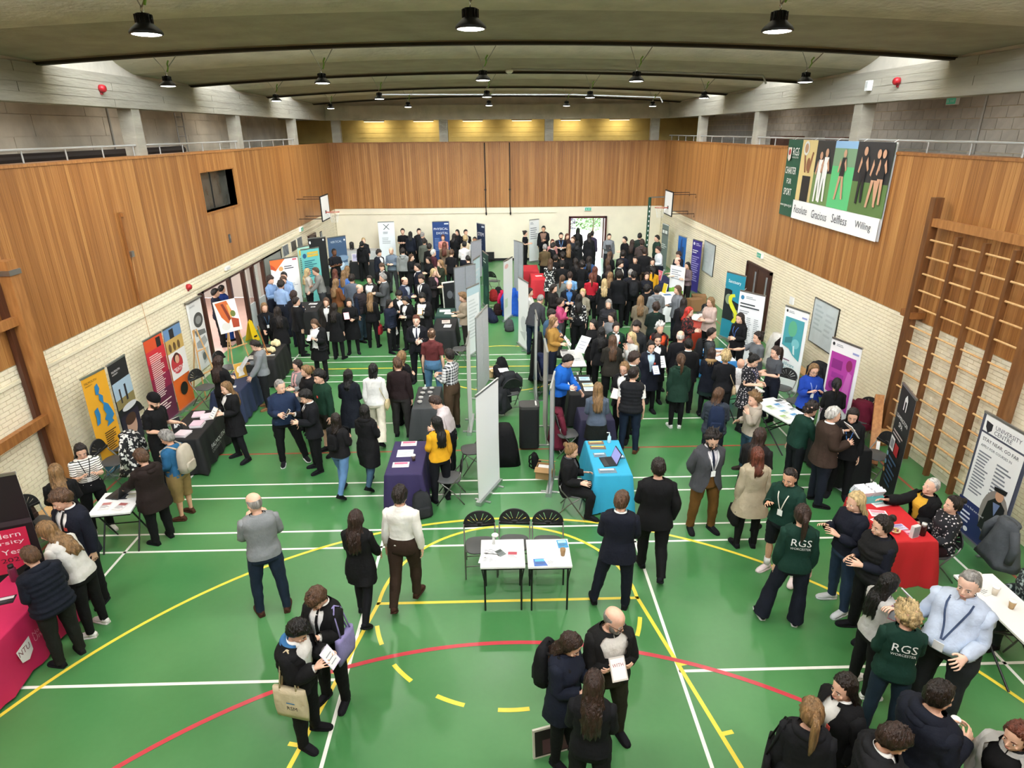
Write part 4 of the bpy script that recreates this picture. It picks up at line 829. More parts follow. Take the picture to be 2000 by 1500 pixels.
# ---------------------------------------------------------- things lying on the tables
H = .744
for k, (x, y, rz, lb, w, h, c, p_) in enumerate((
    (-.26, 1.42, 8, 'white form sheet on the left small table', .21, .29, '#f7f7f5', '#ececea'), (-.13, 1.36, 35, 'small grey photo leaflet on the left small table', .10, .14, '#6d7674', '#3d4644'), (.03, 1.29, -3, 'white leaflet with red heading on the left small table', .15, .20, '#f1eeee', '#b04a58'), (-.28, 1.24, -10, 'large blank sheet at the front of the left small table', .25, .22, '#fafaf8', '#f2f2f0'),
    (.72, 1.53, 5, 'blue leaflet with a diver at the far corner of the right small table', .14, .18, '#3f8fc0', '#9fd0e2'), (.40, 1.14, 3, 'blue and yellow booklet at the front of the right small table', .19, .15, '#4a70b8', '#5fb2d2'), (.52, 1.15, 20, 'white booklet edge beside the blue and yellow booklet', .12, .15, '#e9e9e6', '#d5d5d0'),
    (-1.76, 4.62, 2, 'far pink swirl leaflet on the purple cloth', .28, .18, '#e8dde0', '#e0557a'), (-1.78, 4.25, 2, 'white leaflet between two pink ones on the purple cloth', .28, .26, '#e6efef', '#bfd6d0'), (-1.80, 3.84, 2, 'near pink swirl leaflet on the purple cloth', .28, .18, '#e8dde0', '#e0557a'),
    (-6.12, 2.72, 10, 'red printed leaflet on the small white leaflet table', .15, .21, '#eae4e2', '#b97a74'), (-5.88, 2.70, -8, 'second red leaflet on the small white leaflet table', .15, .21, '#eae4e2', '#a8605c'), (-6.02, 2.98, 4, 'dark folder on the small white leaflet table', .22, .16, '#23242c', '#3a3c48'), (-5.85, 3.02, 12, 'pale magazine at the back of the small white leaflet table', .20, .14, '#dcdacb', '#a7a58a'),
    (-6.15, .62, 20, 'dark NTU leaflet fan on the pink cloth', .22, .16, '#1c1a1e', '#d8d4d6'), (-6.05, -.1, 12, 'second dark leaflet on the pink cloth', .20, .26, '#1b1a1d', '#c9c5c8'), (-6.3, .35, -15, 'black and white card on the pink cloth', .18, .12, '#202024', '#eceaea'),
    (1.62, 4.52, 2, 'far yellow and brown brochure on the turquoise cloth', .28, .14, '#8a6a52', '#e3c46a'), (1.63, 4.34, -2, 'near yellow and brown brochure on the turquoise cloth', .28, .14, '#7a6654', '#e0c268'), (1.62, 4.06, 3, 'grey patterned leaflet behind the laptop', .22, .15, '#6d8796', '#bcd0da'), (1.66, 3.50, 2, 'patterned leaflet at the front edge of the turquoise cloth', .30, .16, '#6a8290', '#c5d6dd'),
    (1.55, 7.75, 3, 'blue and white flyer at the back of the black-cloth table', .20, .18, '#7f96c4', '#c2cfe6'), (1.83, 7.72, -2, 'pale blue brochure at the back of the black-cloth table', .24, .22, '#bcd5e6', '#8fb8d2'), (1.86, 7.35, 2, 'cream and blue magazine on the black-cloth table', .24, .20, '#d8cfa8', '#9fc0d8'), (1.86, 7.1, 0, 'white booklet at the front right of the black-cloth table', .24, .22, '#edf0f2', '#b2cbe0'),
    (1.66, 9.5, 0, 'large white plan at the back of the bare white table', .40, .36, '#f6f6f4', '#dcdcda'), (1.75, 9.0, 6, 'second white plan on the bare white table', .40, .30, '#f4f4f2', '#d2d4d4'), (1.58, 9.7, 0, 'black tray of papers on the bare white table', .16, .26, '#2a2b2c', '#8a8a88'),
    (5.40, 5.95, 20, 'green leaflet nearest the curly blonde woman', .15, .21, '#dfe8cf', '#8fae62'), (5.58, 5.72, 20, 'green and blue leaflet in the middle of the leaflet table', .15, .21, '#dfe9d8', '#5f9ac0'), (5.48, 5.48, 20, 'green leaflet at the front of the leaflet table', .15, .21, '#e0e8d0', '#9aba70'), (5.72, 5.55, 20, 'blue leaflet at the front of the leaflet table', .15, .21, '#d5e4ee', '#4a8fc4'), (5.60, 6.05, 20, 'blue leaflet at the back of the leaflet table', .15, .21, '#cfe0ea', '#3f86bd'), (5.72, 6.22, 20, 'white flyer with dark picture on the leaflet table', .21, .29, '#f0f1f1', '#3c4246'), (5.80, 5.85, 20, 'grey picture card on the leaflet table', .14, .10, '#c9d0d2', '#6d787c'),
    (5.62, 2.42, 12, 'open white newspaper on the red cloth', .34, .26, '#efefec', '#9a9c9e'), (5.42, 2.10, -12, 'pink and white flyers on the red cloth', .24, .18, '#f0dfe2', '#e08a98'), (5.35, 1.92, 25, 'second pink checked flyer on the red cloth', .22, .18, '#f2e4e6', '#d9707f'), (5.52, 1.75, 8, 'lilac picture card on the red cloth', .18, .14, '#cfc6dc', '#8f86b4'), (5.60, 1.60, 5, 'bright pink card on the red cloth', .15, .15, '#e06a90', '#f2c4d2'),
    (-6.2, 14.9, 0, 'white sheet on the crowd table', .26, .20, '#eeeeec', '#d8d8d6'), (-6.1, 14.5, 12, 'small white card on the crowd table', .14, .10, '#eeeeec', '#d8d8d6'), (-6.32, 14.2, 8, 'second white card on the crowd table', .12, .10, '#ecece9', '#d4d4d2'),
    (-1.66, 12.55, 5, 'pinkish newspaper on the black cloth before the grey boards', .24, .34, '#e6d5cc', '#b9a59c'), (-1.58, 12.1, -3, 'white form on the black cloth before the grey boards', .21, .29, '#efefec', '#d2d2d0'), (-1.78, 13.8, 4, 'white paper pile on the dark green cloth', .34, .26, '#f2f2f0', '#dcdcda'), (-1.62, 13.5, -6, 'second white paper on the dark green cloth', .30, .22, '#f0f0ee', '#d6d6d4'),
    (5.70, 15.5, 4, 'blue-topped leaflets on the white cloth at right', .26, .18, '#4a86c0', '#2f6aa8'), (5.80, 15.05, -8, 'white brochure on the white cloth at right', .24, .30, '#f4f4f2', '#d0d6da'), (1.5, 18.8, 12, 'white flyer on the near red cloth', .26, .18, '#f2e8e8', '#d8b0b4'), (-4.4, 22.6, 6, 'papers on the far white table', .4, .3, '#e4e4e2', '#8a8c90'),
    (1.74, 5.95, 4, 'pink card on the dark violet cloth', .16, .12, '#e6c9d0', '#d490a2'), (1.99, 5.85, 30, 'yellow card on the dark violet cloth', .10, .14, '#d8b44a', '#8a6a2a'))):
    leaflet(x, y, H if 'small table' not in lb else .741, rz, lb, w, h, c, p_, th=.003 + .0004 * (k % 3))
stack(-6.15, 6.05, H, 10, 'rear pink and white booklet stack on the Falmouth cloth', .2, .26, .03, '#efe9ec', '#e3c6d6'); stack(-5.92, 5.9, H, 25, 'large booklet stack at the right end of the Falmouth cloth', .22, .26, .05, '#efe9ec', '#e6d2dd'); stack(-5.95, 5.55, H, 5, 'middle booklet stack on the Falmouth cloth', .22, .24, .06, '#efe9ec', '#e0c0d0'); stack(-6.05, 5.15, H, -10, 'near booklet stack on the Falmouth cloth', .22, .24, .05, '#efe9ec', '#e8d6de')
canvas(-6.22, 5.32, H, 60, .20, .26, 'small black sign with a white symbol on the Falmouth cloth', [('r', 0, 0, 1, 1, '#202124'), ('p', [(.2, .3), (.35, .75), (.45, .4), (.6, .75), (.8, .3), (.65, .45), (.5, .3)], '#e8e8e6')], -.2)
for k, (x, y) in enumerate(((-1.74, 7.2), (-1.58, 7.22), (-1.76, 6.95), (-1.60, 6.98), (-1.77, 6.7), (-1.55, 6.75), (-1.77, 6.48))):
    t = thing('saucer_stack', '%s clear plastic cup stack on the grey cup table' % ('farthest left', 'farthest right', 'second left', 'second right', 'third left', 'third right', 'nearest')[k], 'cups', (x, y, H + .001), 0, 'cup stacks on the grey table')
    for q in range(3): m = MB(); m.lathe([(.02, .012 * q), (.05, .02 + .012 * q), (.055, .024 + .012 * q), (.02, .016 + .012 * q)], 14); m.build('cup', plain('#c9c9c6', .3), t, True)
cup(.70, 1.28, .741, 'brown coffee cup on the right small table', '#9a7a52', False)
t = thing('trophy', 'white plastic cup lying on a stand on the left small table', 'cup', (-.22, 1.56, .741)); m = MB(); m.tube([(0, 0, 0), (0, 0, .12)], [.022, .018], 10); m.build('stem', plain('#d9dddd', .4), t, True); m = MB(); m.ell((.02, 0, .145), (.05, .035, .03), 12, 8); m.build('bowl', WHITE, t, True)
cup(-1.60, 3.98, H, 'white coffee cup on the purple cloth', '#5a4a44'); cup(5.80, .60, .741, 'rear coffee cup on the right edge table', '#e6e0d4'); cup(5.84, .34, .741, 'middle coffee cup on the right edge table', '#d8cfbf'); cup(5.86, .10, .741, 'front coffee cup on the right edge table', '#b99a70')
leaflet(5.74, .42, .741, 20, 'white notepad on the right edge table', .14, .2, '#efefec', '#d4d4d0')
laptop(1.72, 3.80, H, -82, 'open laptop on the turquoise cloth'); laptop(-6.1, 3.06, H, -100, 'open laptop on the small white leaflet table')
t = thing('card_reader', 'small grey card reader on the turquoise cloth', 'device', (1.96, 3.95, H + .001), .1); m = MB(); m.b2((-.07, -.05, 0), (.07, .05, .025)); m.build('case', plain('#5b7f90', .4), t); m = MB(); m.b2((-.01, -.03, .025), (.05, .03, .027)); m.build('screen', plain('#cfe0e6', .3), t)
t = thing('gel_bottle', 'clear pump bottle on the turquoise cloth', 'bottle', (1.86, 4.52, H + .001)); m = MB(); m.lathe([(.03, 0), (.035, .01), (.033, .12), (.012, .15), (.012, .17)], 14); m.build('bottle_body', plain('#b9dcea', .2), t, True); m = MB(); m.tube([(0, 0, .17), (0, 0, .20), (-.05, 0, .205)], .008, 8); m.build('pump', WHITE, t, True)
bottle(-6.28, 1.0, H, 'dark red drinks bottle with black cap on the pink cloth', '#6d2a44', '#1a191c', .045, .24); bottle(5.72, 1.56, H, 'dark red tumbler on the red cloth', '#3a1414', '#c9c9c6', .045, .19)
t = thing('tablet', 'white tablet at the front of the black-cloth table', 'tablet', (1.55, 7.08, H + .001), .06); m = MB(); m.b2((-.12, -.08, 0), (.12, .08, .01)); m.build('case', WHITE, t); m = MB(); m.b2((-.02, -.06, .01), (.09, .06, .012)); m.build('screen', plain('#50555c', .2), t)
t = thing('tablet', 'white tablet in the middle of the black-cloth table', 'tablet', (1.53, 7.42, H + .001), -.05); m = MB(); m.b2((-.13, -.07, 0), (.13, .07, .01)); m.build('case', WHITE, t); m = MB(); m.b2((-.08, -.05, .01), (.08, .05, .012)); m.build('screen', plain('#6a7076', .2), t)
t = thing('prospectus_box', 'teal carton filled with prospectuses on the red cloth', 'box', (5.45, 2.38 + .12, H + .001), .15)
m = MB(); m.b2((-.2, -.13, 0), (.2, .13, .09)); m.build('carton', plain('#5fb8b4', .5), t)
for i in range(2):
    for j in range(4): m = MB(); m.box((-.1 + i * .2, -.10 + j * .065, .15), (.17, .045, .14), R3(0, .5)); m.build('prospectus', plain('#dfe0ea' if (i + j) % 2 else '#eeeef2', .5), t)
t = thing('leaflet_holder', 'clear leaflet holder on the red cloth', 'holder', (5.58, 1.52, H + .001), .3); m = MB(); m.box((0, 0, .09), (.12, .05, .18)); m.build('holder_body', plain('#d9d6d6', .2), t); m = MB(); m.box((0, -.026, .09), (.10, .004, .16)); m.build('card', plain('#8c8f94', .4), t)
t = thing('glass_dish', 'small glass dish of sweets on the red cloth', 'dish', (5.38, 1.62, H + .001)); m = MB(); m.lathe([(.03, 0), (.06, .03), (.065, .05), (.055, .03), (.02, .01)], 14); m.build('dish', plain('#d8c7a0', .2), t, True)
for k in range(6): a = k; tag_ = MB(); tag_.ell((.03 * math.cos(a), .03 * math.sin(a), .045), (.016, .012, .012), 8, 5); tag_.build('sweet', plain(('#b0486a', '#c8a23a', '#7a3a2c')[k % 3], .4), t, True)
# sculpture models on the art table
for k, (x, y, s, lb) in enumerate(((-6.0, 10.45, 1.0, 'large cream coral-like model at the back of the art table'), (-5.95, 9.95, .8, 'smaller cream coral-like model on the art table'))):
    t = thing('coral_model', lb, 'model', (x, y, H + .001)); r = random.Random(k)
    for q in range(7): a = q * .9; m = MB(); m.ell((.07 * s * math.cos(a), .07 * s * math.sin(a), .07 * s + .02 * s * (q % 3)), (.06 * s, .06 * s, .07 * s), 10, 7); m.build('lobe', mat('cream_plaster', '#e0cfa0', rough=.8, var=.15, scale=20), t, True)
t = thing('wooden_stand', 'small wooden stand with a tall rod on the art table', 'model', (-6.05, 9.75, H + .001)); m = MB(); m.b2((-.12, -.08, 0), (.12, .08, .02)); m.build('base', PINE, t); m = MB(); m.bar((.06, .0, .02), (-.10, .05, .75), .022); m.build('rod', WOODB, t); m = MB(); m.bar((-.1, 0, .02), (0, .02, .25), .016); m.build('brace', WOODB, t)
leaflet(-5.9, 9.62, H, 10, 'framed grey print on the art table', .30, .22, '#2d2e30', '#cfd2d2', 2, .012, name='framed_print'); leaflet(-6.25, 9.55, H, -5, 'wide grey drawing on the art table', .36, .26, '#b9b4a8', '#8f8b80', 1); leaflet(-6.2, 10.2, H, 15, 'crumpled cream paper on the art table', .3, .22, '#ded2b0', '#cbbd94', 1)
leaflet(-6.05, 7.55, H, 15, 'white tissue on the navy emblem cloth', .16, .12, '#e9e9e9', '#dcdcdc', 1)
# ---------------------------------------------------------- bags, coats and boxes on the floor
backpack_floor(-1.42, 3.42, 25, 'grey and black rucksack leaning on the purple cloth', '#2a2c2e', 1.0)
carton(-.25, 9.95, 0, 20, 'pale carton beside the black bags in the aisle', .30, .26, .22, '#c7a97a'); backpack_floor(.02, 10.15, 40, 'black bag with red trim in the aisle', '#17171a', .95, .6); backpack_floor(-.05, 9.65, 60, 'dark holdall lying in the aisle', '#1f1c1f', .85, .9)
backpack_floor(.25, 13.95, 20, 'grey drawstring bag standing in the aisle', '#47494b', .9, .1); backpack_floor(-.25, 15.0, 70, 'navy bag flat on the aisle floor', '#1c2236', 1.1, .8); backpack_floor(-.12, 15.9, 10, 'dark brown bag in the aisle', '#2a1614', .9); backpack_floor(-.25, 17.9, 30, 'red and black rucksack far down the aisle', '#8a2222', 1.0); backpack_floor(-.1, 18.5, -20, 'black rucksack behind the red and black one', '#1a1a1c', .9)
draped_coat(.1, 16.4, .0, 20, 'bright pink coat hanging in the aisle', '#c02048', .4, .75, .2); draped_coat(.35, 15.9, .0, 0, 'large blue coat behind the aisle banner', '#1f4fa8', .6, .95, .35)
draped_coat(.12, 7.85, .42, 20, 'black coat with white label on the aisle chair', '#26282a', .5, .45, .25); draped_coat(-.05, 7.4, .15, 60, 'dark coat sliding off the aisle chair', '#222427', .45, .5, .25)
draped_coat(1.06, 5.75, .12, 95, 'dark red coat hung over a chair', '#5a1a2a', .55, .75, .3); draped_coat(.88, 9.5, .1, 80, 'long black coat beside the edge-on banner', '#101012', .5, 1.2, .35); draped_coat(.92, 8.9, .35, 80, 'navy coat with blue lining', '#1c2440', .4, .6, .3)
draped_coat(-6.7, 4.55, .35, 80, 'black and white patterned coat behind the Falmouth table', 'blotch', .5, .75, .3); draped_coat(7.35, 6.05, .3, -60, 'dark red coat with checked scarf on the right', '#5c1428', .6, .5, .45)
draped_coat(7.4, 8.05, .37, -80, 'pile of black coats under the large whiteboard', '#15161a', .6, .55, .4); draped_coat(7.35, 9.75, .37, -80, 'heap of black and red coats behind the grey scrubs', '#1c1214', .7, .6, .4); draped_coat(7.3, 10.3, .0, -80, 'white coat on the heap behind the course banner', '#d9d4cc', .45, .95, .35); draped_coat(6.9, 1.55, .3, -95, 'grey puffer coat on the chair of the speckled blouse', '#4d5156', .55, .65, .3)
draped_coat(-7.35, 2.45, .42, 90, 'black coat on the wooden bench', '#121316', .5, .5, .3); backpack_floor(-7.45, 2.0, 90, 'black rucksack on the wooden bench', '#1a1b1d', .9, .1, .38); backpack_floor(-7.45, 2.9, 90, 'brown leather bag on the wooden bench', '#3a2c26', .7, .1, .38)
carton(.72, 4.65, 0, -15, 'open carton of leaflets beside the seated woman'); backpack_floor(.58, 5.0, 90, 'small black bag at the foot of the poster banner', '#141416', .7, .3)
carton(6.9, 16.2, 0, 10, 'brown carton by the purple banner', .5, .4, .42, '#8f6a46', False); carton(7.25, 16.9, 0, -10, 'second brown carton against the right wall', .5, .4, .38, '#94704a', False); backpack_floor(7.0, 14.9, 50, 'black bag beside the cartons on the right', '#17181a', 1.2, .7); backpack_floor(7.2, 13.2, -30, 'white and black bag by the right door', '#2a2a2c', .9)
t = thing('cloth_cover', 'black cloth draped box in the middle aisle', 'table', (-.02, 5.35, 0), .15); m = MB(); m.loft([[(w_ * (1 + .06 * math.sin(a * 5)) * math.copysign(abs(math.cos(a)) ** .5, math.cos(a)), d_ * (1 + .06 * math.sin(a * 4)) * math.copysign(abs(math.sin(a)) ** .5, math.sin(a)), z) for a in np.linspace(0, 2 * PI, 28, endpoint=False)] for w_, d_, z in ((.30, .34, .0), (.26, .30, .3), (.18, .22, .6), (.12, .18, .72))]); m.build('cloth', fab('#101012'), t, True); m = MB(); m.b2((-.1, -.15, .1), (.1, .15, .7)); m.build('box', plain('#3a3a3a', .7), t)
t = thing('equipment_case', 'tall black wheeled case with grey lid in the aisle', 'case', (.48, 5.85, 0), 0)
m = MB(); m.loft([ring((0, 0, z), .20, .17, 24, 5) for z in (.05, .3, .9)]); m.build('case_body', mat('case_fabric', '#111113', rough=.7), t); m = MB(); m.loft([ring((0, 0, z), w_, d_, 24, 5) for z, w_, d_ in ((.90, .205, .175), (.96, .205, .175), (.97, .19, .16))]); m.build('lid', plain('#3c3c3a', .6), t); m = MB(); m.box((.13, 0, .973), (.03, .22, .006)); m.build('handle', plain('#d8d8d4', .5), t)
for sx in (-1, 1): m = MB(); m.tube([(sx * .15, -.02, .03), (sx * .15, .02, .03)], .03, 12); m.build('wheel', DARK, t)
m = MB(); m.loft([ring((0, 0, z), .205, .175, 24, 5) for z in (.14, .17)]); m.build('strap', DARK, t)
leaflet(.0, 8.05, .86, 10, 'white paper on the coats of the aisle chair', .22, .26, '#eeeeec', '#d2d2d0'); leaflet(6.0, 4.0, .0, 20, 'dropped flyer on the floor near the red cloth', .16, .24, '#dfe4e6', '#4a5a62'); leaflet(-1.2, 7.3, .0, 10, 'white bag lying on the floor by the grey cup table', .3, .2, '#e9e9e6', '#d9d9d6', 1)
# green foliage display and small pop-up signs on the right stands
canvas(6.3, 16.6, .0, -60, .7, 1.5, 'white and green display panel beside the purple banner', [('r', 0, .45, 1, 1, '#eeeef0'), ('r', 0, 0, 1, .45, '#6fb53a'), ('l', .1, .9, .8, 5, .05, '#9aa0a6'), ('e', .5, .4, .4, .1, '#8fce50')], 0)
canvas(5.95, 17.8, H, -70, .28, .36, 'pink card stand on the navy cloth at right', [('r', 0, 0, 1, 1, '#e06a78'), ('l', .15, .8, .8, 4, .1, '#f4d8da')], -.2); canvas(5.65, 15.8, H, -70, .22, .32, 'yellow card stand on the white cloth at right', [('r', 0, 0, 1, 1, '#e6cf3a')], -.2)
canvas(-6.3, 22.25, H, 10, .3, .34, 'lilac framed notice on the black cloth by the cloud banner', [('r', .08, .06, .92, .94, '#c9c4dc'), ('l', .2, .8, .8, 4, .12, '#6a6a8a')], -.2)
t = thing('coffee_urn', 'dark coffee urn on the pale grey far cloth', 'urn', (-7.1, 25.35, H)); m = MB(); m.lathe([(.10, 0), (.11, .02), (.11, .30), (.09, .34), (.03, .37)], 16); m.build('urn_body', plain('#23201f', .35), t, True); m = MB(); m.tube([(0, -.10, .06), (0, -.15, .06), (0, -.15, .03)], .012, 8); m.build('tap', CHROME, t, True)
canvas(-1.6, 16.2, .0, 30, .9, 1.15, 'black photographic display leaning among the grey boards', [('r', .04, .04, .96, .96, '#1d1e21'), ('e', .3, .6, .12, .12, '#6d6f74'), ('e', .55, .55, .14, .14, '#4a4c52'), ('e', .78, .6, .10, .12, '#7d7f84')], -.1)
# ============================================================ FIXTURES OF THE HALL
# bright far doorway
def frame_door(nm, axis, at, a0, a1, h, m_, th=.12, w=.09):
    f = MB()
    for lo, hi in (((a0, 0), (a0 + w, h)), ((a1 - w, 0), (a1, h)), ((a0, h - w), (a1, h))):
        if axis == 'y': f.b2((lo[0], at - th / 2, lo[1]), (hi[0], at + th / 2, hi[1]))
        else: f.b2((at - th / 2, lo[0], lo[1]), (at + th / 2, hi[0], hi[1]))
    return struct(f.build(nm, m_))
door_1 = frame_door('door_1', 'y', YB + .05, BD0, BD1, BDZ, mat('maroon_frame', '#4a1f1f', rough=.4), .35)
for s, x in ((-1, BD0 + .10), (1, BD1 - .10)):
    m = MB(); m.b2((x - .03, YB + .25, .02), (x + .03, YB + 1.05, BDZ - .1)); m.build('door_leaf', DARKWOOD, door_1)
# outside: paving, lawn, hedge, shrubs
m = MB(); m.b2((-4, YB + .3, -.12), (14, YB + 9, -.02)); struct(m.build('ground_paving', mat('pale_paving', '#cfcac0', rough=.8, var=.08, scale=2)))
m = MB(); m.b2((-4, YB + 9, -.12), (14, YB + 40, -.02)); struct(m.build('ground_lawn', mat('lawn_green', '#4a6a30', rough=.9, var=.2, scale=4)))
LEAF = mat('leaf_green', '#32521f', rough=.7, var=.35, scale=3); LEAFY = mat('leaf_yellow', '#6a6a22', rough=.7, var=.3, scale=4); LEAFP = mat('leaf_purple', '#35273d', rough=.7, var=.3, scale=4)
def shrub(x, y, r, h, label, mm, seed):
    t = thing('shrub', label, 'shrub', (x, y, -.02)); rr = random.Random(seed)
    m = MB(); m.tube([(0, 0, 0), (.05, 0, h * .4), (0, .05, h * .7)], [.07, .05, .03], 7); m.build('stem', mat('bark', '#4a382c', rough=.9), t, True)
    m = MB()
    for k in range(900):
        a = rr.uniform(0, 2 * PI); q = r * math.sqrt(rr.random()); z = h * (.25 + .75 * rr.random() * math.sqrt(max(.1, 1 - (q / r) ** 2))); s = rr.uniform(.05, .12)
        R_ = R3(rr.uniform(0, 6), rr.uniform(-1, 1), rr.uniform(-1, 1)); m.add([Vector((q * math.cos(a), q * math.sin(a), z)) + R_ @ Vector(p) for p in ((-s, 0, 0), (0, -s * .4, 0), (s, 0, 0), (0, s * .4, 0))], [(0, 1, 2, 3)])
    o = m.build('foliage', mm, t); o['kind'] = 'stuff'
for k, (x, y, r, h, lb, mm) in enumerate(((3.6, 32.2, .9, 2.6, 'purple-leaved shrub outside the far door', LEAFP), (5.6, 32.8, 1.0, 2.4, 'green shrub outside the far door', LEAF), (7.8, 33, 1.0, 2.3, 'yellow-green shrub outside the far door', LEAFY), (1.4, 33, 1.0, 2.3, 'leafy bush left of the view outside the far door', LEAF))): shrub(x, y, r, h, lb, mm, k)
# right-hand door, far-left door
def leaf_door(nm, x, s, y0, y1, h):
    d = frame_door(nm, 'x', x - s * .0, y0, y1, h, mat('maroon_door_frame', '#3a1a14', rough=.4), .1)
    yc = (y0 + y1) / 2
    for a, b in ((y0 + .09, yc - .01), (yc + .01, y1 - .09)):
        m = MB(); m.b2((x - .025, a, .02), (x + .025, b, h - .09)); lf = m.build('door_leaf', DARKWOOD, d)
        m = MB(); m.b2((x - s * .03 - .006, a + .12, 1.0), (x - s * .03 + .006, a + .22, 1.9)); m.build('vision_panel', plain('#8a8d90', .1), lf)
        m = MB(); m.tube([(x - s * .03, b - .12, .9), (x - s * .08, b - .12, .95), (x - s * .08, b - .12, 1.2), (x - s * .03, b - .12, 1.25)], .012, 8); m.build('pull_handle', STEEL, lf)
    return d
leaf_door('door_2', XR - .02, 1, 12.5, 14.4, 2.1); leaf_door('door_3', XL + .02, -1, 20.9, 22.0, 2.05)
# the glazed doorway on the left and the corridor behind it
dw = frame_door('door_4', 'x', XL - .12, DY0, DY1, DZ + .02, DARKWOOD, .16, .10)
for y in (11.0, 12.85, 13.95, 14.75, 15.7):
    m = MB(); m.b2((XL - .16, y - .055, 0), (XL - .04, y + .055, DZ)); m.build('post', DARKWOOD, dw)
for y0, y1 in ((14.02, 14.68), (14.82, 15.63)):
    m = MB(); m.b2((XL - .16, y0, .9), (XL - .15, y1, DZ - .02)); m.build('pane', GLASS, dw); m = MB(); m.b2((XL - .18, y0, .02), (XL - .12, y1, .9)); m.build('kick_panel', plain('#cfd3d2', .5), dw)
m = MB(); m.b2((XL - .14, 15.77, 0), (XL - .04, DY1, DZ)); m.build('infill_panel', plain('#8f918c', .6), dw)
m = MB(); m.b2((XL - 4.3, 9.0, -.2), (XL - .3, 19.0, -.002)); struct(m.build('floor_corridor', mat('pink_vinyl', '#c4a296', rough=.35, var=.05, scale=3)))
m = MB(); m.b2((XL - 4.5, 8.8, 0), (XL - 4.3, 19.2, 2.7)); m.b2((XL - 4.5, 8.8, 0), (XL - .3, 9.0, 2.7)); m.b2((XL - 4.5, 19.0, 0), (XL - .3, 19.2, 2.7)); struct(m.build('wall_corridor', mat('corridor_white', '#dcdad4', rough=.7)))
m = MB(); m.b2((XL - 4.5, 8.8, 2.7), (XL - .3, 19.2, 2.85)); struct(m.build('ceiling_corridor', WHITE))
for y in (11.5, 15.5):
    t = thing('ceiling_light', 'flat corridor ceiling light %s the left doorway' % ('before' if y < 13 else 'beyond'), 'lamp', (XL - 2.2, y, 2.7)); m = MB(); m.b2((-.3, -.6, -.04), (.3, .6, 0)); m.build('diffuser', mat('diffuser', '#fffaf2', emit=4.0), t)
    L = bpy.data.lights.new('corridor_light', 'AREA'); L.shape = 'RECTANGLE'; L.size = .6; L.size_y = 1.2; L.energy = 110; lo = bpy.data.objects.new('corridor_light', L); COL.objects.link(lo); lo.parent = t; lo.location = (0, 0, -.06)
# wet-floor sign
t = thing('wet_floor_sign', 'yellow wet-floor sign in the left doorway', 'sign', (-7.75, 13.35, 0), math.radians(70)); YS = mat('sign_yellow', '#e9c21c', rough=.45)
for s in (-1, 1):
    m = MB(); n_ = Vector((0, s * .16, 0)); m.add([(-.15, s * .16, 0), (.15, s * .16, 0), (.075, s * .012, .62), (-.075, s * .012, .62), (-.15, s * .16 - s * .008, 0), (.15, s * .16 - s * .008, 0), (.075, s * .004, .62), (-.075, s * .004, .62)], [(0, 1, 2, 3), (7, 6, 5, 4), (0, 4, 5, 1), (1, 5, 6, 2), (2, 6, 7, 3), (3, 7, 4, 0)]); m.build('leaf', YS, t)
m = MB(); m.tube([(-.05, 0, .62), (0, 0, .66), (.05, 0, .62)], .012, 6); m.build('handle', YS, t); m = MB(); m.box((0, -.135, .15), (.14, .004, .05), R3(0, -.24)); m.build('warning_print', DARK, t)
# basketball boards on brackets, hoop and net
def hoop(x, s, y, label):
    t = thing('basketball_hoop', label, 'basketball hoop', (x, y, 0))
    m = MB(); m.b2((-.015, -.6, 2.78), (.015, .6, 3.68)); b = m.build('backboard', WHITE, t)
    for lo, hi in (((-.02, -.62, 2.75), (.02, .62, 2.79)), ((-.02, -.62, 3.67), (.02, .62, 3.71)), ((-.02, -.62, 2.75), (.02, -.58, 3.71)), ((-.02, .58, 2.75), (.02, .62, 3.71))): q = MB(); q.b2(lo, hi); q.build('board_edge', DARK, b)
    m = MB(); m.b2((s * .017, -.08, 3.0), (s * .022, .08, 3.12)); m.build('target_mark', DARK, b)
    for yy in (-.45, .45):
        for z in (2.85, 3.6): q = MB(); q.tube([(-s * .02, yy, z), (-s * (.95), yy, z), (-s * .95, yy, z - .14)], .016, 6); q.build('bracket_arm', mat('bracket_brown', '#3a2019', rough=.5), t)
    m = MB(); m.tube([(s * (.32 + .225 * math.cos(a)), .225 * math.sin(a), 3.05) for a in np.linspace(0, 2 * PI, 21)], .010, 6); m.build('rim', mat('rim_red', '#b8402c', rough=.5), t)
    m = MB(); m.bar((0, 0, 3.05), (s * .10, 0, 3.05), .08, .03); m.build('rim_mount', mat('rim_red', '#b8402c', rough=.5), t)
    m = MB()
    for k in range(12):
        a = k * PI / 6; a2 = a + .35; m.tube([(s * (.32 + .22 * math.cos(a)), .22 * math.sin(a), 3.05), (s * (.32 + .15 * math.cos(a2)), .15 * math.sin(a2), 2.85), (s * (.32 + .12 * math.cos(a)), .12 * math.sin(a), 2.65)], .004, 4)
    o = m.build('net', WHITE, t); o['kind'] = 'stuff'
hoop(-6.9, 1, 20.45, 'basketball backboard and net on the left wall'); hoop(6.9, -1, 20.85, 'basketball backboard and net on the right wall')
# green padded post in the far right corner, with lettering
t = thing('padded_post', 'tall dark green padded post with white letters by the far right corner', 'post', (7.0, 24.6, 0)); m = MB(); m.tube([(0, 0, 0), (0, 0, 3.1)], .07, 12); m.build('pad', mat('pad_green', '#12422f', rough=.6), t, True); m = MB(); m.bar((0, 0, 3.1), (.85, .0, 3.12), .05); m.build('arm', plain('#6a6a66', .5), t)
for k in range(9): m = MB(); m.b2((-.02, -.075, .9 + k * .22), (.02, -.071, .98 + k * .22)); m.build('letter_mark', WHITE, t)
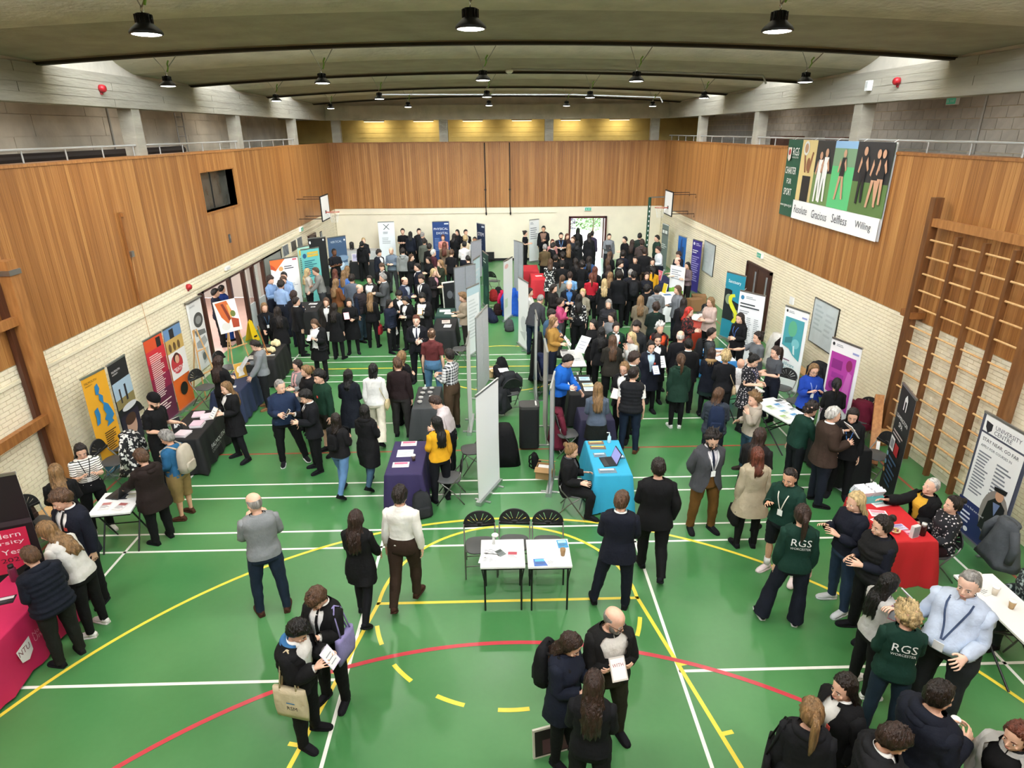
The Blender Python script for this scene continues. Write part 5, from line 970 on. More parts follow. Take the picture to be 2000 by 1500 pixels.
# climbing ropes on the back wall
for x in (-.62, .55):
    t = thing('climbing_rope', 'dark %s rope tied against the far timber wall' % ('left' if x < 0 else 'right'), 'rope', (x, YB - .09, 0)); m = MB(); m.tube([(0, 0, 5.5), (.01, -.01, 4.2), (0, 0, 2.75), (.02, -.02, 2.35)], .022, 8); m.build('rope_length', plain('#2a2320', .8), t, True); m = MB(); m.ell((.02, -.02, 2.3), (.04, .04, .09)); m.build('knot', plain('#1c1816', .8), t, True)
    m = MB(); m.box((0, .02, 3.4), (.10, .05, .06)); m.build('cleat', DARK, t)
# wall bars on the right
t = thing('wall_bars', 'tall wooden climbing wall bars on the right wall', 'wall bars', (0, 0, 0))
def post(y, z1, w=.09, d=.12, x=XR - .25): m = MB(); m.b2((x - d / 2, y - w / 2, .08), (x + d / 2, y + w / 2, z1)); m.build('upright', BARWOOD, t)
post(5.72, 4.85, .13, .16); post(4.95, 4.28, .07, .09); post(4.30, 4.28, .07, .09); post(3.66, 4.28, .07, .09); post(3.02, 4.85, .13, .16)
m = MB(); m.b2((XR - .30, 2.9, 4.36), (XR - .22, 5.9, 4.50)); m.build('top_rail', WOODB, t)
m = MB(); m.b2((XR - .31, 5.6, 2.66), (XR - .05, 5.95, 2.78)); m.build('bracket', WOODB, t)
for k in range(13):
    z = 4.12 - .305 * k if k < 5 else 2.52 - .30 * (k - 5)
    if z < .1: continue
    for y0, y1 in ((4.98, 5.68), (4.33, 4.92), (3.69, 4.27), (3.05, 3.63)):
        m = MB(); m.tube([(XR - .25, y0, z), (XR - .25, y1, z)], .018, 8); m.build('rung', PINE, t)
# leaning timber and low bench on the right
t = thing('timber_beam', 'thick timber beam leaning beside the wall bars', 'beam', (0, 0, 0)); m = MB(); m.bar((6.95, 4.75, .06), (7.45, 5.75, 1.05), .16, .10); m.build('plank', WOODB, t); m = MB(); m.bar((7.02, 4.80, .30), (7.10, 4.95, .45), .06, .004); m.build('label', WHITE, t)
def bench(x, y, rz, L, label):
    t = thing('gym_bench', label, 'bench', (x, y, 0), math.radians(rz)); m = MB(); m.b2((-.13, -L / 2, .33), (.13, L / 2, .37)); m.build('seat', PINE, t); m = MB(); m.b2((-.03, -L / 2 + .1, .10), (.03, L / 2 - .1, .18)); m.build('rail', PINE, t)
    for s in (-1, 1): m = MB(); m.b2((-.13, s * (L / 2 - .25) - .03, 0), (.13, s * (L / 2 - .25) + .03, .33)); m.build('leg', WOODB, t)
bench(-7.45, 2.45, -4, 2.4, 'long low wooden bench at the left edge'); bench(7.5, 8.6, 0, 3.2, 'long low wooden bench under the large whiteboard'); bench(7.6, 6.1, 0, 1.4, 'short wooden bench by the magenta banner')
# left timber frame
t = thing('timber_frame', 'heavy wooden climbing frame at the left edge', 'wall bars', (0, 0, 0))
m = MB(); m.b2((XL + .10, 4.14, .1), (XL + .28, 4.36, 4.2)); m.build('upright', WOODB, t); m = MB(); m.b2((XL + .05, 4.02, .05), (XL + .12, 4.12, 4.0)); m.build('back_board', DARKWOOD, t)
m = MB(); m.b2((XL + .12, 1.2, 1.50), (XL + .22, 4.14, 1.66)); m.build('cross_rail', WOODB, t); m = MB(); m.b2((XL + .12, 1.2, 3.2), (XL + .20, 4.14, 3.34)); m.build('cross_rail', WOODB, t)
m = MB(); m.b2((XL + .08, 4.12, 3.98), (XL + .30, 4.38, 4.06)); m.build('steel_strap', STEEL, t); m = MB(); m.tube([(XL + .2, 4.4, 4.1), (XL + .22, 4.42, 2.5), (XL + .2, 4.42, .3)], .008, 6); m.build('cord', PINE, t)
# thin pole with cleat on the left wall
t = thing('wall_pole', 'slim wooden pole with a metal cleat on the left timber wall', 'pole', (XL + .04, 7.85, 0)); m = MB(); m.b2((0, -.05, 2.62), (.05, .05, 4.5)); m.build('pole', WOODB, t); m = MB(); m.b2((.05, -.05, 3.6), (.10, .05, 3.72)); m.build('cleat', STEEL, t); m = MB(); m.tube([(.06, 0, 3.6), (.04, 0, 2.6), (.05, .03, 1.6)], .006, 5); m.build('cord', PINE, t); m = MB(); m.b2((.0, -.04, 4.42), (.09, .06, 4.5)); m.build('hook', WOODB, t)
# whiteboards on the right wall
for (y0, y1, z0, z1, lb) in ((17.57, 18.85, .88, 2.05, 'far whiteboard on the right wall'), (8.55, 9.77, .92, 2.06, 'large whiteboard with faint writing on the right wall')):
    t = thing('whiteboard', lb, 'whiteboard', (XR - .03, (y0 + y1) / 2, (z0 + z1) / 2), -PI / 2); w, h = y1 - y0, z1 - z0
    m = MB(); m.b2((-w / 2, -.012, -h / 2), (w / 2, .012, h / 2)); m.build('board', mat('whiteboard_face', '#cdd6d8', rough=.15, var=.06, scale=3), t)
    for lo, hi in (((-w / 2, -.02, -h / 2), (w / 2, .014, -h / 2 + .025)), ((-w / 2, -.02, h / 2 - .025), (w / 2, .014, h / 2)), ((-w / 2, -.02, -h / 2), (-w / 2 + .025, .014, h / 2)), ((w / 2 - .025, -.02, -h / 2), (w / 2, .014, h / 2))): q = MB(); q.b2(lo, hi); q.build('frame', STEEL, t)
    printed(t, w, h, [('l', .1, .85, .5, 6, .10, '#aab6b9'), ('l', .55, .75, .9, 5, .11, '#b0babd')], y=-.013, z0=-h / 2)
# exit signs, alarm bells, detectors, emergency lights
def exit_sign(x, y, z, rz, label):
    t = thing('exit_sign', label, 'sign', (x, y, z), math.radians(rz)); m = MB(); m.b2((-.17, -.04, -.08), (.17, .04, .08)); m.build('case', WHITE, t); m = MB(); m.b2((-.15, -.045, -.065), (.15, -.04, .065)); m.build('legend_plate', mat('exit_green', '#2f9a78', rough=.3, emit=.25), t)
    printed(t, .30, .13, [('t', 'EXIT', .45, .3, .45, '#f4faf6'), ('e', .2, .62, .05, .12, '#f4faf6'), ('p', [(.12, .2), (.18, .5), (.26, .5), (.34, .25), (.28, .25), (.22, .4), (.17, .2)], '#f4faf6')], y=-.046, z0=-.065)
exit_sign(4.33, YB - .05, 2.46, 0, 'green exit sign above the bright far door'); exit_sign(XR - .06, 13.45, 2.44, -90, 'green exit sign above the right-hand door'); exit_sign(XL + .06, 20.0, 2.46, 90, 'green exit sign near the left backboard')
for x, y, z, s, lb in ((XL - .0, 8.25, 6.83, 1, 'red alarm sounder on the left concrete beam'), (XR + .0, 8.05, 6.86, -1, 'red alarm sounder on the right concrete beam'), (XL + .02, 10.1, 2.44, 1, 'red alarm bell on the left brick wall')):
    t = thing('alarm_sounder', lb, 'alarm', (x, y, z)); m = MB(); m.tube([(0, 0, 0), (s * .06, 0, 0), (s * .10, 0, 0)], [.07, .075, .055], 16); m.build('dome', mat('alarm_red', '#b3202a', rough=.35), t, True); m = MB(); m.box((s * .01, 0, -.06), (.03, .05, .1)); m.build('mount', plain('#8a1a22', .5), t)
t = thing('speaker_box', 'small white box on the right concrete beam', 'speaker', (XR - .0, 9.05, 6.84)); m = MB(); m.box((-.05, 0, 0), (.10, .12, .2)); m.build('case', WHITE, t); m = MB(); m.box((-.102, 0, .02), (.004, .09, .12)); m.build('grille', plain('#c9c9c6', .6), t)
t = thing('wall_light', 'white bulkhead light on the left brick wall', 'lamp', (XL + .03, 12.55, 2.42)); m = MB(); m.box((.03, 0, 0), (.06, .3, .1)); m.build('case', WHITE, t); m = MB(); m.box((.062, 0, -.01), (.004, .26, .07)); m.build('lens', plain('#d8dadb', .2), t)
t = thing('wall_socket', 'small grey box set in the left timber wall', 'box', (XL + .03, 13.1, 3.17)); m = MB(); m.box((.01, 0, 0), (.04, .1, .24)); m.build('case', plain('#4a4c4e', .5), t); m = MB(); m.box((.032, 0, .04), (.006, .06, .08)); m.build('plate', plain('#6f7476', .4), t)
t = thing('notice', 'small dark framed notice near the far left door', 'notice', (XL + .02, 22.9, 1.75)); m = MB(); m.box((.01, 0, 0), (.02, .3, .42)); m.build('frame', DARK, t); m = MB(); m.box((.022, 0, 0), (.004, .25, .36)); m.build('sheet', plain('#8b8f8c', .5), t)
for k, (y, c) in enumerate(((17.9, '#6d7278'), (18.9, '#4e4a46'), (19.7, '#5c6166'))):
    t = thing('wall_photo', '%s photograph pinned above the left banners' % ('nearest', 'middle', 'farthest')[k], 'picture', (XL + .02, y, 2.0)); m = MB(); m.box((.01, 0, 0), (.02, .6, .36)); m.build('print', mat('photo_%d' % k, c, rough=.5, var=.4, scale=6), t); m = MB(); m.box((.008, 0, 0), (.014, .64, .40)); m.build('border', plain('#d9d6cc', .6), t)
m = MB(); m.b2((XR - .06, 10.9, 1.55), (XR - .01, 11.1, 1.75)); tag(m.build('light_switch', WHITE), 'white switch box beside the right-hand door', 'switch')
# computer screen and bin at the foot of the far wall
t = thing('monitor', 'small dark monitor on the floor by the far wall', 'monitor', (-.5, 25.7, 0)); m = MB(); m.b2((-.25, -.03, .12), (.25, .03, .48)); m.build('screen', DARK, t); m = MB(); m.b2((-.12, -.1, 0), (.12, .1, .03)); m.b2((-.03, -.02, .02), (.03, .02, .14)); m.build('stand', DARK, t)
m = MB(); m.b2((-4.0, YB - .03, 0), (BD0, YB, .12)); struct(m.build('baseboard_back', DARK))
# ---------------------------------------------------------- the sports banner on the gallery rail
t = thing('sports_banner', 'large hanging school sports banner with Charter for Sport lettering on the right gallery', 'banner', (XR - .06, 10.03, 3.78), -PI / 2); BWD, BHT = 4.95, 1.95
m = MB(); m.grid(lambda u, v: (-BWD / 2 + BWD * u, -.01 + .012 * math.sin(u * 21) * v, BHT * v), 40, 6); m.grid(lambda u, v: (BWD / 2 - BWD * u, .005 + .012 * math.sin((1 - u) * 21) * v, BHT * v), 40, 6); sh = m.build('banner_sheet', plain('#f1f1ef', .5), t, True)
skin_, kit = '#c99a7c', '#1c1d22'
def figure(cx, cz, s, top, low, lean=0.0, sk=skin_):
    return [('p', [(cx - .018 * s + lean * .3, cz + .30 * s), (cx + .030 * s + lean * .3, cz + .30 * s), (cx + .026 * s, cz + .02 * s), (cx - .026 * s, cz + .02 * s)], top), ('e', cx + lean * .5, cz + .355 * s, 0.017 * s, .055 * s, sk), ('p', [(cx - .026 * s, cz + .04 * s), (cx - .001 * s, cz + .04 * s), (cx - .012 * s - lean, cz - .30 * s), (cx - .030 * s - lean, cz - .30 * s)], low), ('p', [(cx, cz + .04 * s), (cx + .026 * s, cz + .04 * s), (cx + .032 * s + lean, cz - .28 * s), (cx + .014 * s + lean, cz - .28 * s)], low), ('p', [(cx - .030 * s, cz + .29 * s), (cx - .048 * s, cz + .10 * s), (cx - .036 * s, cz + .08 * s), (cx - .018 * s, cz + .22 * s)], sk), ('p', [(cx + .028 * s, cz + .29 * s), (cx + .050 * s, cz + .14 * s), (cx + .040 * s, cz + .11 * s), (cx + .016 * s, cz + .22 * s)], sk)]
A = [('r', 0, 0, .175, 1, '#14503d'), ('r', .175, .24, 1, 1, '#5d7a45'), ('r', .175, .24, .34, 1, '#d8c084'), ('r', .34, .24, .52, .62, '#6f8a52'), ('r', .34, .62, .52, 1, '#26282a'), ('r', .52, .24, .72, .72, '#5cbf7a'), ('r', .52, .72, .72, .92, '#7a9a78'), ('r', .52, .92, .72, 1, '#8fb6d8'), ('r', .72, .24, 1, .58, '#5d7a45'), ('r', .72, .58, 1, 1, '#2a2b2e'),
     ('r', .225, .24, .315, .56, kit), ('e', .27, .70, .020, .085, '#8a5a40'), ('p', [(.235, .60), (.205, .90), (.222, .90), (.252, .60)], '#8a5a40'), ('p', [(.29, .60), (.315, .85), (.302, .86), (.272, .60)], '#8a5a40'), ('e', .23, .90, .030, .09, '#d9d9d6'), ('e', .23, .90, .020, .06, '#b08a6a')]
A += figure(.40, .52, .85, '#ecebe6', '#ecebe6') + figure(.455, .54, .9, '#ecebe6', '#ecebe6') + figure(.62, .58, .8, kit, skin_, .015) + figure(.80, .60, .85, kit, kit) + figure(.90, .58, .85, kit, skin_, .012) + figure(.945, .60, .8, kit, skin_)
A += [('r', .175, 0, 1, .24, '#f3f3f2'), ('t', 'RGS', .085, .80, .075, .10, '#f2f2ee'), ('t', 'WORCESTER', .082, .765, .078, .022, '#d8d8d2'), ('p', [(.025, .90), (.070, .90), (.066, .76), (.048, .72), (.030, .76)], '#d9d2c8'), ('e', .048, .84, .014, .04, '#a8423c'), ('t', 'CHARTER', .025, .56, .13, .09, '#f2f2ee'), ('t', 'FOR', .060, .43, .055, .07, '#f2f2ee'), ('t', 'SPORT', .040, .28, .095, .09, '#f2f2ee'), ('t', 'www.rgsw.org.uk', .02, .12, .145, .05, '#f2f2ee'), ('t', 'Resolute', .20, .08, .15, .10, '#4a4c52'), ('t', 'Gracious', .40, .07, .16, .10, '#4a4c52'), ('t', 'Selfless', .61, .08, .14, .10, '#4a4c52'), ('t', 'Willing', .82, .07, .13, .10, '#4a4c52')]
printed(sh, BWD, BHT, A, y=-.026)
for k in range(5): m = MB(); x = -BWD / 2 + .2 + k * (BWD - .4) / 4; m.tube([(x, 0, BHT - .03), (x, .12, BHT + .05)], .006, 5); m.build('tie', WHITE, t)
# conduits under the roof, gallery clutter
for y, z in ((11.2, 7.32), (21.5, 7.3)):
    m = MB(); m.tube([(.3 if y < 15 else -4.5, y, z + .05), (3, y, z), (6.4, y, z - .12), (6.5, y, z - .3)], .025, 6); struct(m.build('trim_%d' % n, RAILG)); n += 1
t = thing('smoke_detector', 'round white detector under the second roof shell', 'detector', (.25, 11.2, 7.33)); m = MB(); m.lathe([(.09, .03), (.09, -.02), (.05, -.05), (.001, -.05)], 16); m.build('cover', WHITE, t, True); m = MB(); m.lathe([(.03, -.05), (.03, -.06), (.001, -.06)], 10); m.build('sensor', plain('#c9c9c6', .5), t, True)
t = thing('gallery_sign', 'red notice on the left gallery wall', 'sign', (XL - GX + .04, 4.3, 6.12)); m = MB(); m.box((0, 0, 0), (.02, 1.0, .32)); m.build('board', plain('#a02430', .5), t); m = MB(); m.box((.012, 0, .05), (.004, .7, .04)); m.build('print', plain('#d8b0b0', .5), t)
exit_sign(XL - GX + .08, 4.25, 5.78, 90, 'green exit sign on the left gallery wall'); exit_sign(XR + GX - .08, 9.6, 6.55, -90, 'dim exit sign on the right gallery wall')
for k, y in enumerate((11.6, 15.2)):
    t = thing('stored_crate', 'brown crate stored on the right gallery %s' % ('near the banner' if k == 0 else 'farther back'), 'crate', (XR + 1.0, y, 4.6)); m = MB(); m.b2((-.3, -.5, 0), (.3, .5, 1.15)); m.build('crate_body', plain('#4a3024', .7), t); m = MB(); m.b2((-.32, -.52, 1.15), (.32, .52, 1.19)); m.build('lid', plain('#5a3c2c', .7), t)
m = MB(); m.tube([(XL - GX + .15, 2.0, 5.52), (XL - GX + .15, 16.0, 5.52)], .11, 12); tag(m.build('duct', plain('#2a2220', .6)), 'dark duct running along the left gallery wall', 'duct')
t = thing('wall_ladder', 'steel ladder on the left gallery wall', 'ladder', (XL - GX + .12, 16.2, 4.6))
for s in (-1, 1): m = MB(); m.tube([(0, s * .25, 0), (0, s * .25, 2.1)], .02, 6); m.build('stile', STEEL, t)
for k in range(7): m = MB(); m.tube([(0, -.25, .2 + k * .28), (0, .25, .2 + k * .28)], .014, 6); m.build('rung', STEEL, t)
m = MB(); m.tube([(XL - GX + .05, 12.4, 5.1), (XL - GX + .05, 12.4, 6.9)], .025, 6); tag(m.build('gallery_pipe', RAILG), 'thin vertical pipe on the left gallery wall', 'pipe')
m = MB(); m.tube([(XR + GX - .05, 8.6, 4.6), (XR + GX - .05, 8.6, 6.9)], .025, 6); tag(m.build('gallery_pipe', RAILG), 'thin vertical pipe on the right gallery wall', 'pipe')
# warm strip lamps over the back gallery
for k, x in enumerate((-6.0, -3.6, -1.2, 1.2, 3.6, 6.0)):
    t = thing('gallery_light', '%s strip light over the back gallery counting from the left' % ('first', 'second', 'third', 'fourth', 'fifth', 'sixth')[k], 'lamp', (x, YB + 1.9, 6.52), 0, 'back gallery strip lights'); m = MB(); m.b2((-.5, -.05, -.05), (.5, .05, .03)); m.build('batten', WHITE, t); m = MB(); m.b2((-.48, -.04, -.075), (.48, .04, -.05)); m.build('tube', mat('warm_tube', '#ffe6b0', emit=3.0), t)
    L = bpy.data.lights.new('strip_light', 'AREA'); L.shape = 'RECTANGLE'; L.size = 1.0; L.size_y = .1; L.energy = 16; L.color = (1, .86, .6); lo = bpy.data.objects.new('strip_light', L); COL.objects.link(lo); lo.parent = t; lo.location = (0, .1, -.1); lo.rotation_euler = (math.radians(35), 0, 0)
# strip lights added under the side galleries' ceilings to brighten their walls
for s in (-1, 1):
    for k, y in enumerate((3.0, 7.5, 12.5, 18.0)):
        x = XL - 1.1 if s < 0 else XR + 1.1
        t = thing('gallery_light', '%s added fill light over the %s gallery counting from the near end' % (('first', 'second', 'third', 'fourth')[k], 'left' if s < 0 else 'right'), 'lamp', (x, y, 6.94), 0, 'added side gallery fill lights'); m = MB(); m.b2((-.05, -.6, -.04), (.05, .6, .04)); m.build('batten', WHITE, t); m = MB(); m.b2((-.04, -.58, -.065), (.04, .58, -.04)); m.build('tube', mat('warm_tube', '#ffe6b0', emit=3.0), t)
        L = bpy.data.lights.new('strip_light', 'AREA'); L.shape = 'RECTANGLE'; L.size = .1; L.size_y = 1.2; L.energy = 14; L.color = (1, .93, .84); lo = bpy.data.objects.new('strip_light', L); COL.objects.link(lo); lo.parent = t; lo.location = (0, 0, -.08)  # area light of the added fill light
# NTU banner at the left edge
rollup(-6.75, 1.35, 22, 'black and pink NTU banner at the left edge', 1.0, 2.0, '#1d1a1e', [('r', 0, .62, 1, .66, '#3a3238'), ('p', [(.05, .60), (.92, .60), (.90, .34), (.60, .26), (.05, .26)], '#d2264f'), ('t', 'Modern', .38, .535, .46, .04, '#f6e6ea'), ('t', 'University', .22, .475, .64, .04, '#f6e6ea'), ('t', 'of the Year', .20, .405, .66, .04, '#f6e6ea'), ('t', '2023', .55, .345, .26, .035, '#3a1a24')])
# large framed picture carried at the bottom edge
canvas(.42, -1.02, .0, 15, .5, .36, 'framed dark picture standing on the floor at the bottom edge', [('r', .04, .06, .96, .94, '#241c1e'), ('r', .2, .1, .9, .6, '#5c4044')], -.1, '#d8d6c8')
# ============================================================ PEOPLE
# One rest-pose figure is grown once as a continuous skin, then every person is that
# figure re-posed by its own skeleton; clothes and hair are children that follow the same bones.
ADIR = Vector((0.72, 0.0, -0.69)).normalized()
BONES = {}          # name -> (parent, head)
def _bones():
    B = [('pelvis', None, (0, 0, 0.95)), ('spine', 'pelvis', (0, 0.0, 1.07)), ('chest', 'spine', (0, 0.005, 1.22)), ('neck', 'chest', (0, 0.01, 1.47)), ('head', 'neck', (0, 0.0, 1.555))]
    for s, n in ((1, 'l'), (-1, 'r')):
        sh = Vector((s * 0.163, 0.005, 1.412)); d = Vector((ADIR.x * s, ADIR.y, ADIR.z))
        el = sh + d * 0.285; wr = el + d * 0.255
        B += [('ua_' + n, 'chest', sh), ('fa_' + n, 'ua_' + n, el), ('ha_' + n, 'fa_' + n, wr)]
        B += [('th_' + n, 'pelvis', (s * 0.092, 0, 0.92)), ('sh_' + n, 'th_' + n, (s * 0.102, -0.005, 0.49)), ('fo_' + n, 'sh_' + n, (s * 0.108, 0.02, 0.08))]
    return B
BL = _bones(); BI = {b[0]: i for i, b in enumerate(BL)}; BH = np.array([tuple(b[2]) for b in BL]); BP = [BI[b[1]] if b[1] else -1 for b in BL]
BT = {}             # tail for distance weights
for b in BL:
    n = b[0]
    if n == 'pelvis': t = (0, 0, 1.05)
    elif n == 'spine': t = (0, 0, 1.2)
    elif n == 'chest': t = (0, 0.0, 1.43)
    elif n == 'neck': t = (0, 0, 1.54)
    elif n == 'head': t = (0, -0.01, 1.70)
    elif n[:2] == 'ua': t = BH[BI['fa_' + n[3]]]
    elif n[:2] == 'fa': t = BH[BI['ha_' + n[3]]]
    elif n[:2] == 'ha': t = BH[BI[n]] + np.array(ADIR) * np.array([1 if n[3] == 'l' else -1, 1, 1]) * 0.17
    elif n[:2] == 'th': t = BH[BI['sh_' + n[3]]]
    elif n[:2] == 'sh': t = BH[BI['fo_' + n[3]]]
    else: t = BH[BI[n]] + np.array([0, -0.16, -0.05])
    BT[n] = np.array(t, float)
TORSO = [(0.83, .150, .105, 0), (0.90, .168, .118, .008), (0.97, .166, .116, .008), (1.06, .143, .100, 0), (1.15, .143, .100, -.004), (1.25, .158, .110, -.006), (1.33, .168, .112, -.004), (1.39, .176, .100, 0.004), (1.425, .158, .084, .010), (1.452, .112, .070, .014), (1.475, .070, .062, .014), (1.50, .055, .057, .010)]
def head_mesh(m):
    rings = []
    P = [(1.520, .030, .040, -.028), (1.532, .048, .062, -.022), (1.553, .058, .078, -.014), (1.580, .066, .089, -.006), (1.610, .071, .095, 0), (1.640, .0745, .098, .003), (1.670, .075, .098, .004), (1.700, .070, .091, .005), (1.722, .056, .073, .005), (1.738, .036, .046, .005), (1.746, .012, .016, .005)]
    for z, w, d, y in P: rings.append(ring((0, y, z), w, d, 24, 2.15))
    m.loft(rings)
    m.ell((0, -.100, 1.588), (.0125, .020, .016)); m.tube([(0, -.094, 1.628), (0, -.104, 1.605), (0, -.114, 1.590)], [.007, .009, .011], 8)
    m.ell((0, -.090, 1.555), (.024, .012, .010)); m.ell((0, -.083, 1.533), (.022, .014, .014))
    for s in (-1, 1):
        m.ell((s * .074, .008, 1.608), (.010, .019, .031), 8, 6); m.ell((s * .031, -.083, 1.632), (.022, .012, .007), 8, 6)
        m.ell((s * .042, -.072, 1.585), (.018, .016, .018), 8, 6)
def hand_mesh(m, s):
    d = Vector((ADIR.x * s, 0, ADIR.z)); wr = Vector(BH[BI['ha_' + ('l' if s > 0 else 'r')]])
    f = Vector((0, -1, 0)); p = d.cross(f) * (1 if s > 0 else -1)      # f: thumb side (forward), p: palm normal towards body
    if p.x * s > 0: p = -p
    def at(a, b, c): return wr + d * a + f * b + p * c
    m.loft([[at(a, w * math.cos(t), h * math.sin(t) + o) for t in [2 * PI * k / 12 for k in range(12)]] for a, w, h, o in ((-.01, .027, .021, 0), (.02, .031, .019, 0), (.055, .039, .016, .002), (.085, .041, .014, .004))])
    for b, L, r in ((.031, .068, .0085), (.0105, .078, .0088), (-.0105, .072, .0085), (-.031, .056, .0075)):
        m.tube([at(.070, b, .003), at(.090 + L * .25, b * 1.28, .006), at(.088 + L * .65, b * 1.38, .020), at(.086 + L * .93, b * 1.40, .042)], [r, r, r * .95, r * .8], 8)
    m.tube([at(.012, .024, .004), at(.038, .048, .014), at(.066, .060, .024), at(.086, .061, .032)], [.013, .0115, .010, .008], 8)
def limb(m, pts, n=14):
    m.tube([p for p, _ in pts], [r for _, r in pts], n)
def body_source():
    m = MB()
    m.loft([ring((0, 0, z), w, d, 24, 2.5, y) for z, w, d, y in TORSO])
    m.tube([(0, .015, 1.44), (0, .008, 1.50), (0, -.004, 1.56)], [.062, .055, .054], 14)
    head_mesh(m)
    for s, n in ((1, 'l'), (-1, 'r')):
        d = Vector((ADIR.x * s, 0, ADIR.z)); sh = Vector(BH[BI['ua_' + n]]); el = Vector(BH[BI['fa_' + n]]); wr = Vector(BH[BI['ha_' + n]])
        limb(m, [(sh - d * .035 + Vector((0, 0, -.035)), .040), (sh + Vector((0, 0, -.012)), .050), (sh + d * .1, .049), (sh + d * .2, .044), (el, .039), (el + d * .07, .041), (el + d * .16, .034), (wr, .026)])
        hand_mesh(m, s)
        hp = Vector(BH[BI['th_' + n]]); kn = Vector(BH[BI['sh_' + n]]); an = Vector(BH[BI['fo_' + n]])
        limb(m, [(hp + Vector((0, .005, .02)), .082), (hp + Vector((s * .004, 0, -.08)), .080), (hp.lerp(kn, .5), .068), (kn, .052), (kn.lerp(an, .3) + Vector((0, .015, 0)), .053), (kn.lerp(an, .7) + Vector((0, .008, 0)), .037), (an, .033), (an + Vector((0, .0, -.05)), .036)])
        m.tube([an + Vector((0, .04, -.045)), an + Vector((0, -.04, -.048)), an + Vector((s * .01, -.13, -.058)), an + Vector((s * .012, -.17, -.062))], [.026, .028, .024, .012], 10)
    return m
def grow(vox, ratio):
    me = body_source().mesh('body_source', WHITE)
    o = bpy.data.objects.new('body_source', me); COL.objects.link(o)
    r = o.modifiers.new('r', 'REMESH'); r.mode = 'VOXEL'; r.voxel_size = vox; r.use_smooth_shade = True
    s = o.modifiers.new('s', 'SMOOTH'); s.iterations = 2; s.factor = .5
    d = o.modifiers.new('d', 'DECIMATE'); d.ratio = ratio
    dg = bpy.context.evaluated_depsgraph_get()
    e = bpy.data.meshes.new_from_object(o.evaluated_get(dg))
    v = np.empty(len(e.vertices) * 3); e.vertices.foreach_get('co', v); v = v.reshape(-1, 3)
    f = [tuple(p.vertices) for p in e.polygons]
    bpy.data.objects.remove(o); bpy.data.meshes.remove(me); bpy.data.meshes.remove(e)
    return v, f
CAPR = {'pelvis': .15, 'spine': .13, 'chest': .15, 'neck': .055, 'head': .085, 'ua': .05, 'fa': .04, 'ha': .04, 'th': .085, 'sh': .055, 'fo': .04}
def seg_d(v, a, b):
    ab = b - a; t = np.clip(((v - a) @ ab) / (ab @ ab), 0, 1)
    return np.linalg.norm(v - a - t[:, None] * ab, axis=1)
def auto_weights(v):
    W = np.zeros((len(v), len(BL)))
    for i, b in enumerate(BL):
        n = b[0]; r = CAPR.get(n, CAPR.get(n[:2])); d = seg_d(v, BH[i], BT[n]) - r
        if n == 'head': d = np.where(v[:, 2] > 1.53, d - .06, d + .05)
        if n[-2:] == '_l': d = d + np.where(v[:, 0] < 0, .2, 0)
        if n[-2:] == '_r': d = d + np.where(v[:, 0] > 0, .2, 0)
        W[:, i] = np.exp(-np.clip(d + .06, -.05, 1) / .016)
    W[W < 1e-4 * W.max(1, keepdims=True)] = 0
    return W / W.sum(1, keepdims=True)
def limbw(t, names, cuts, soft=.07):
    """weights along a limb: t metres from its root; cuts = joint positions"""
    W = np.zeros((len(t), len(BL)))
    rest = np.ones(len(t))
    for k, c in enumerate(cuts):
        s = np.clip((t - c) / soft + .5, 0, 1); s = s * s * (3 - 2 * s)
        W[:, BI[names[k]]] += rest * (1 - s); rest = rest * s
    W[:, BI[names[-1]]] += rest
    return W
def spinew(v):
    return limbw(v[:, 2], ['pelvis', 'spine', 'chest', 'neck'], [1.04, 1.20, 1.475], .10)
class Gar:
    """a garment or other skinned piece in the rest pose"""
    def __init__(s): s.v = []; s.f = []; s.w = []; s.nm = 0; s.mi = []
    def add(s, v, f, w, m=0):
        v = np.asarray(v, float).reshape(-1, 3); b = s.nm; s.v.append(v); s.f += [tuple(int(i) + b for i in q) for q in f]; s.w.append(w); s.nm += len(v); s.mi += [m] * len(f)
        return s
    def done(s): return np.vstack(s.v), s.f, np.vstack(s.w), s.mi
def loftf(nr, n, closed=True, caps=(False, False)):
    f = []
    for i in range(nr - 1):
        for k in range(n if closed else n - 1):
            k2 = (k + 1) % n; f.append((i * n + k, i * n + k2, (i + 1) * n + k2, (i + 1) * n + k))
    if caps[0]: f.append(tuple(range(n - 1, -1, -1)))
    if caps[1]: f.append(tuple((nr - 1) * n + k for k in range(n)))
    return f
def prof(z, col):
    zs = [t[0] for t in TORSO]; return np.interp(z, zs, [t[col] for t in TORSO])
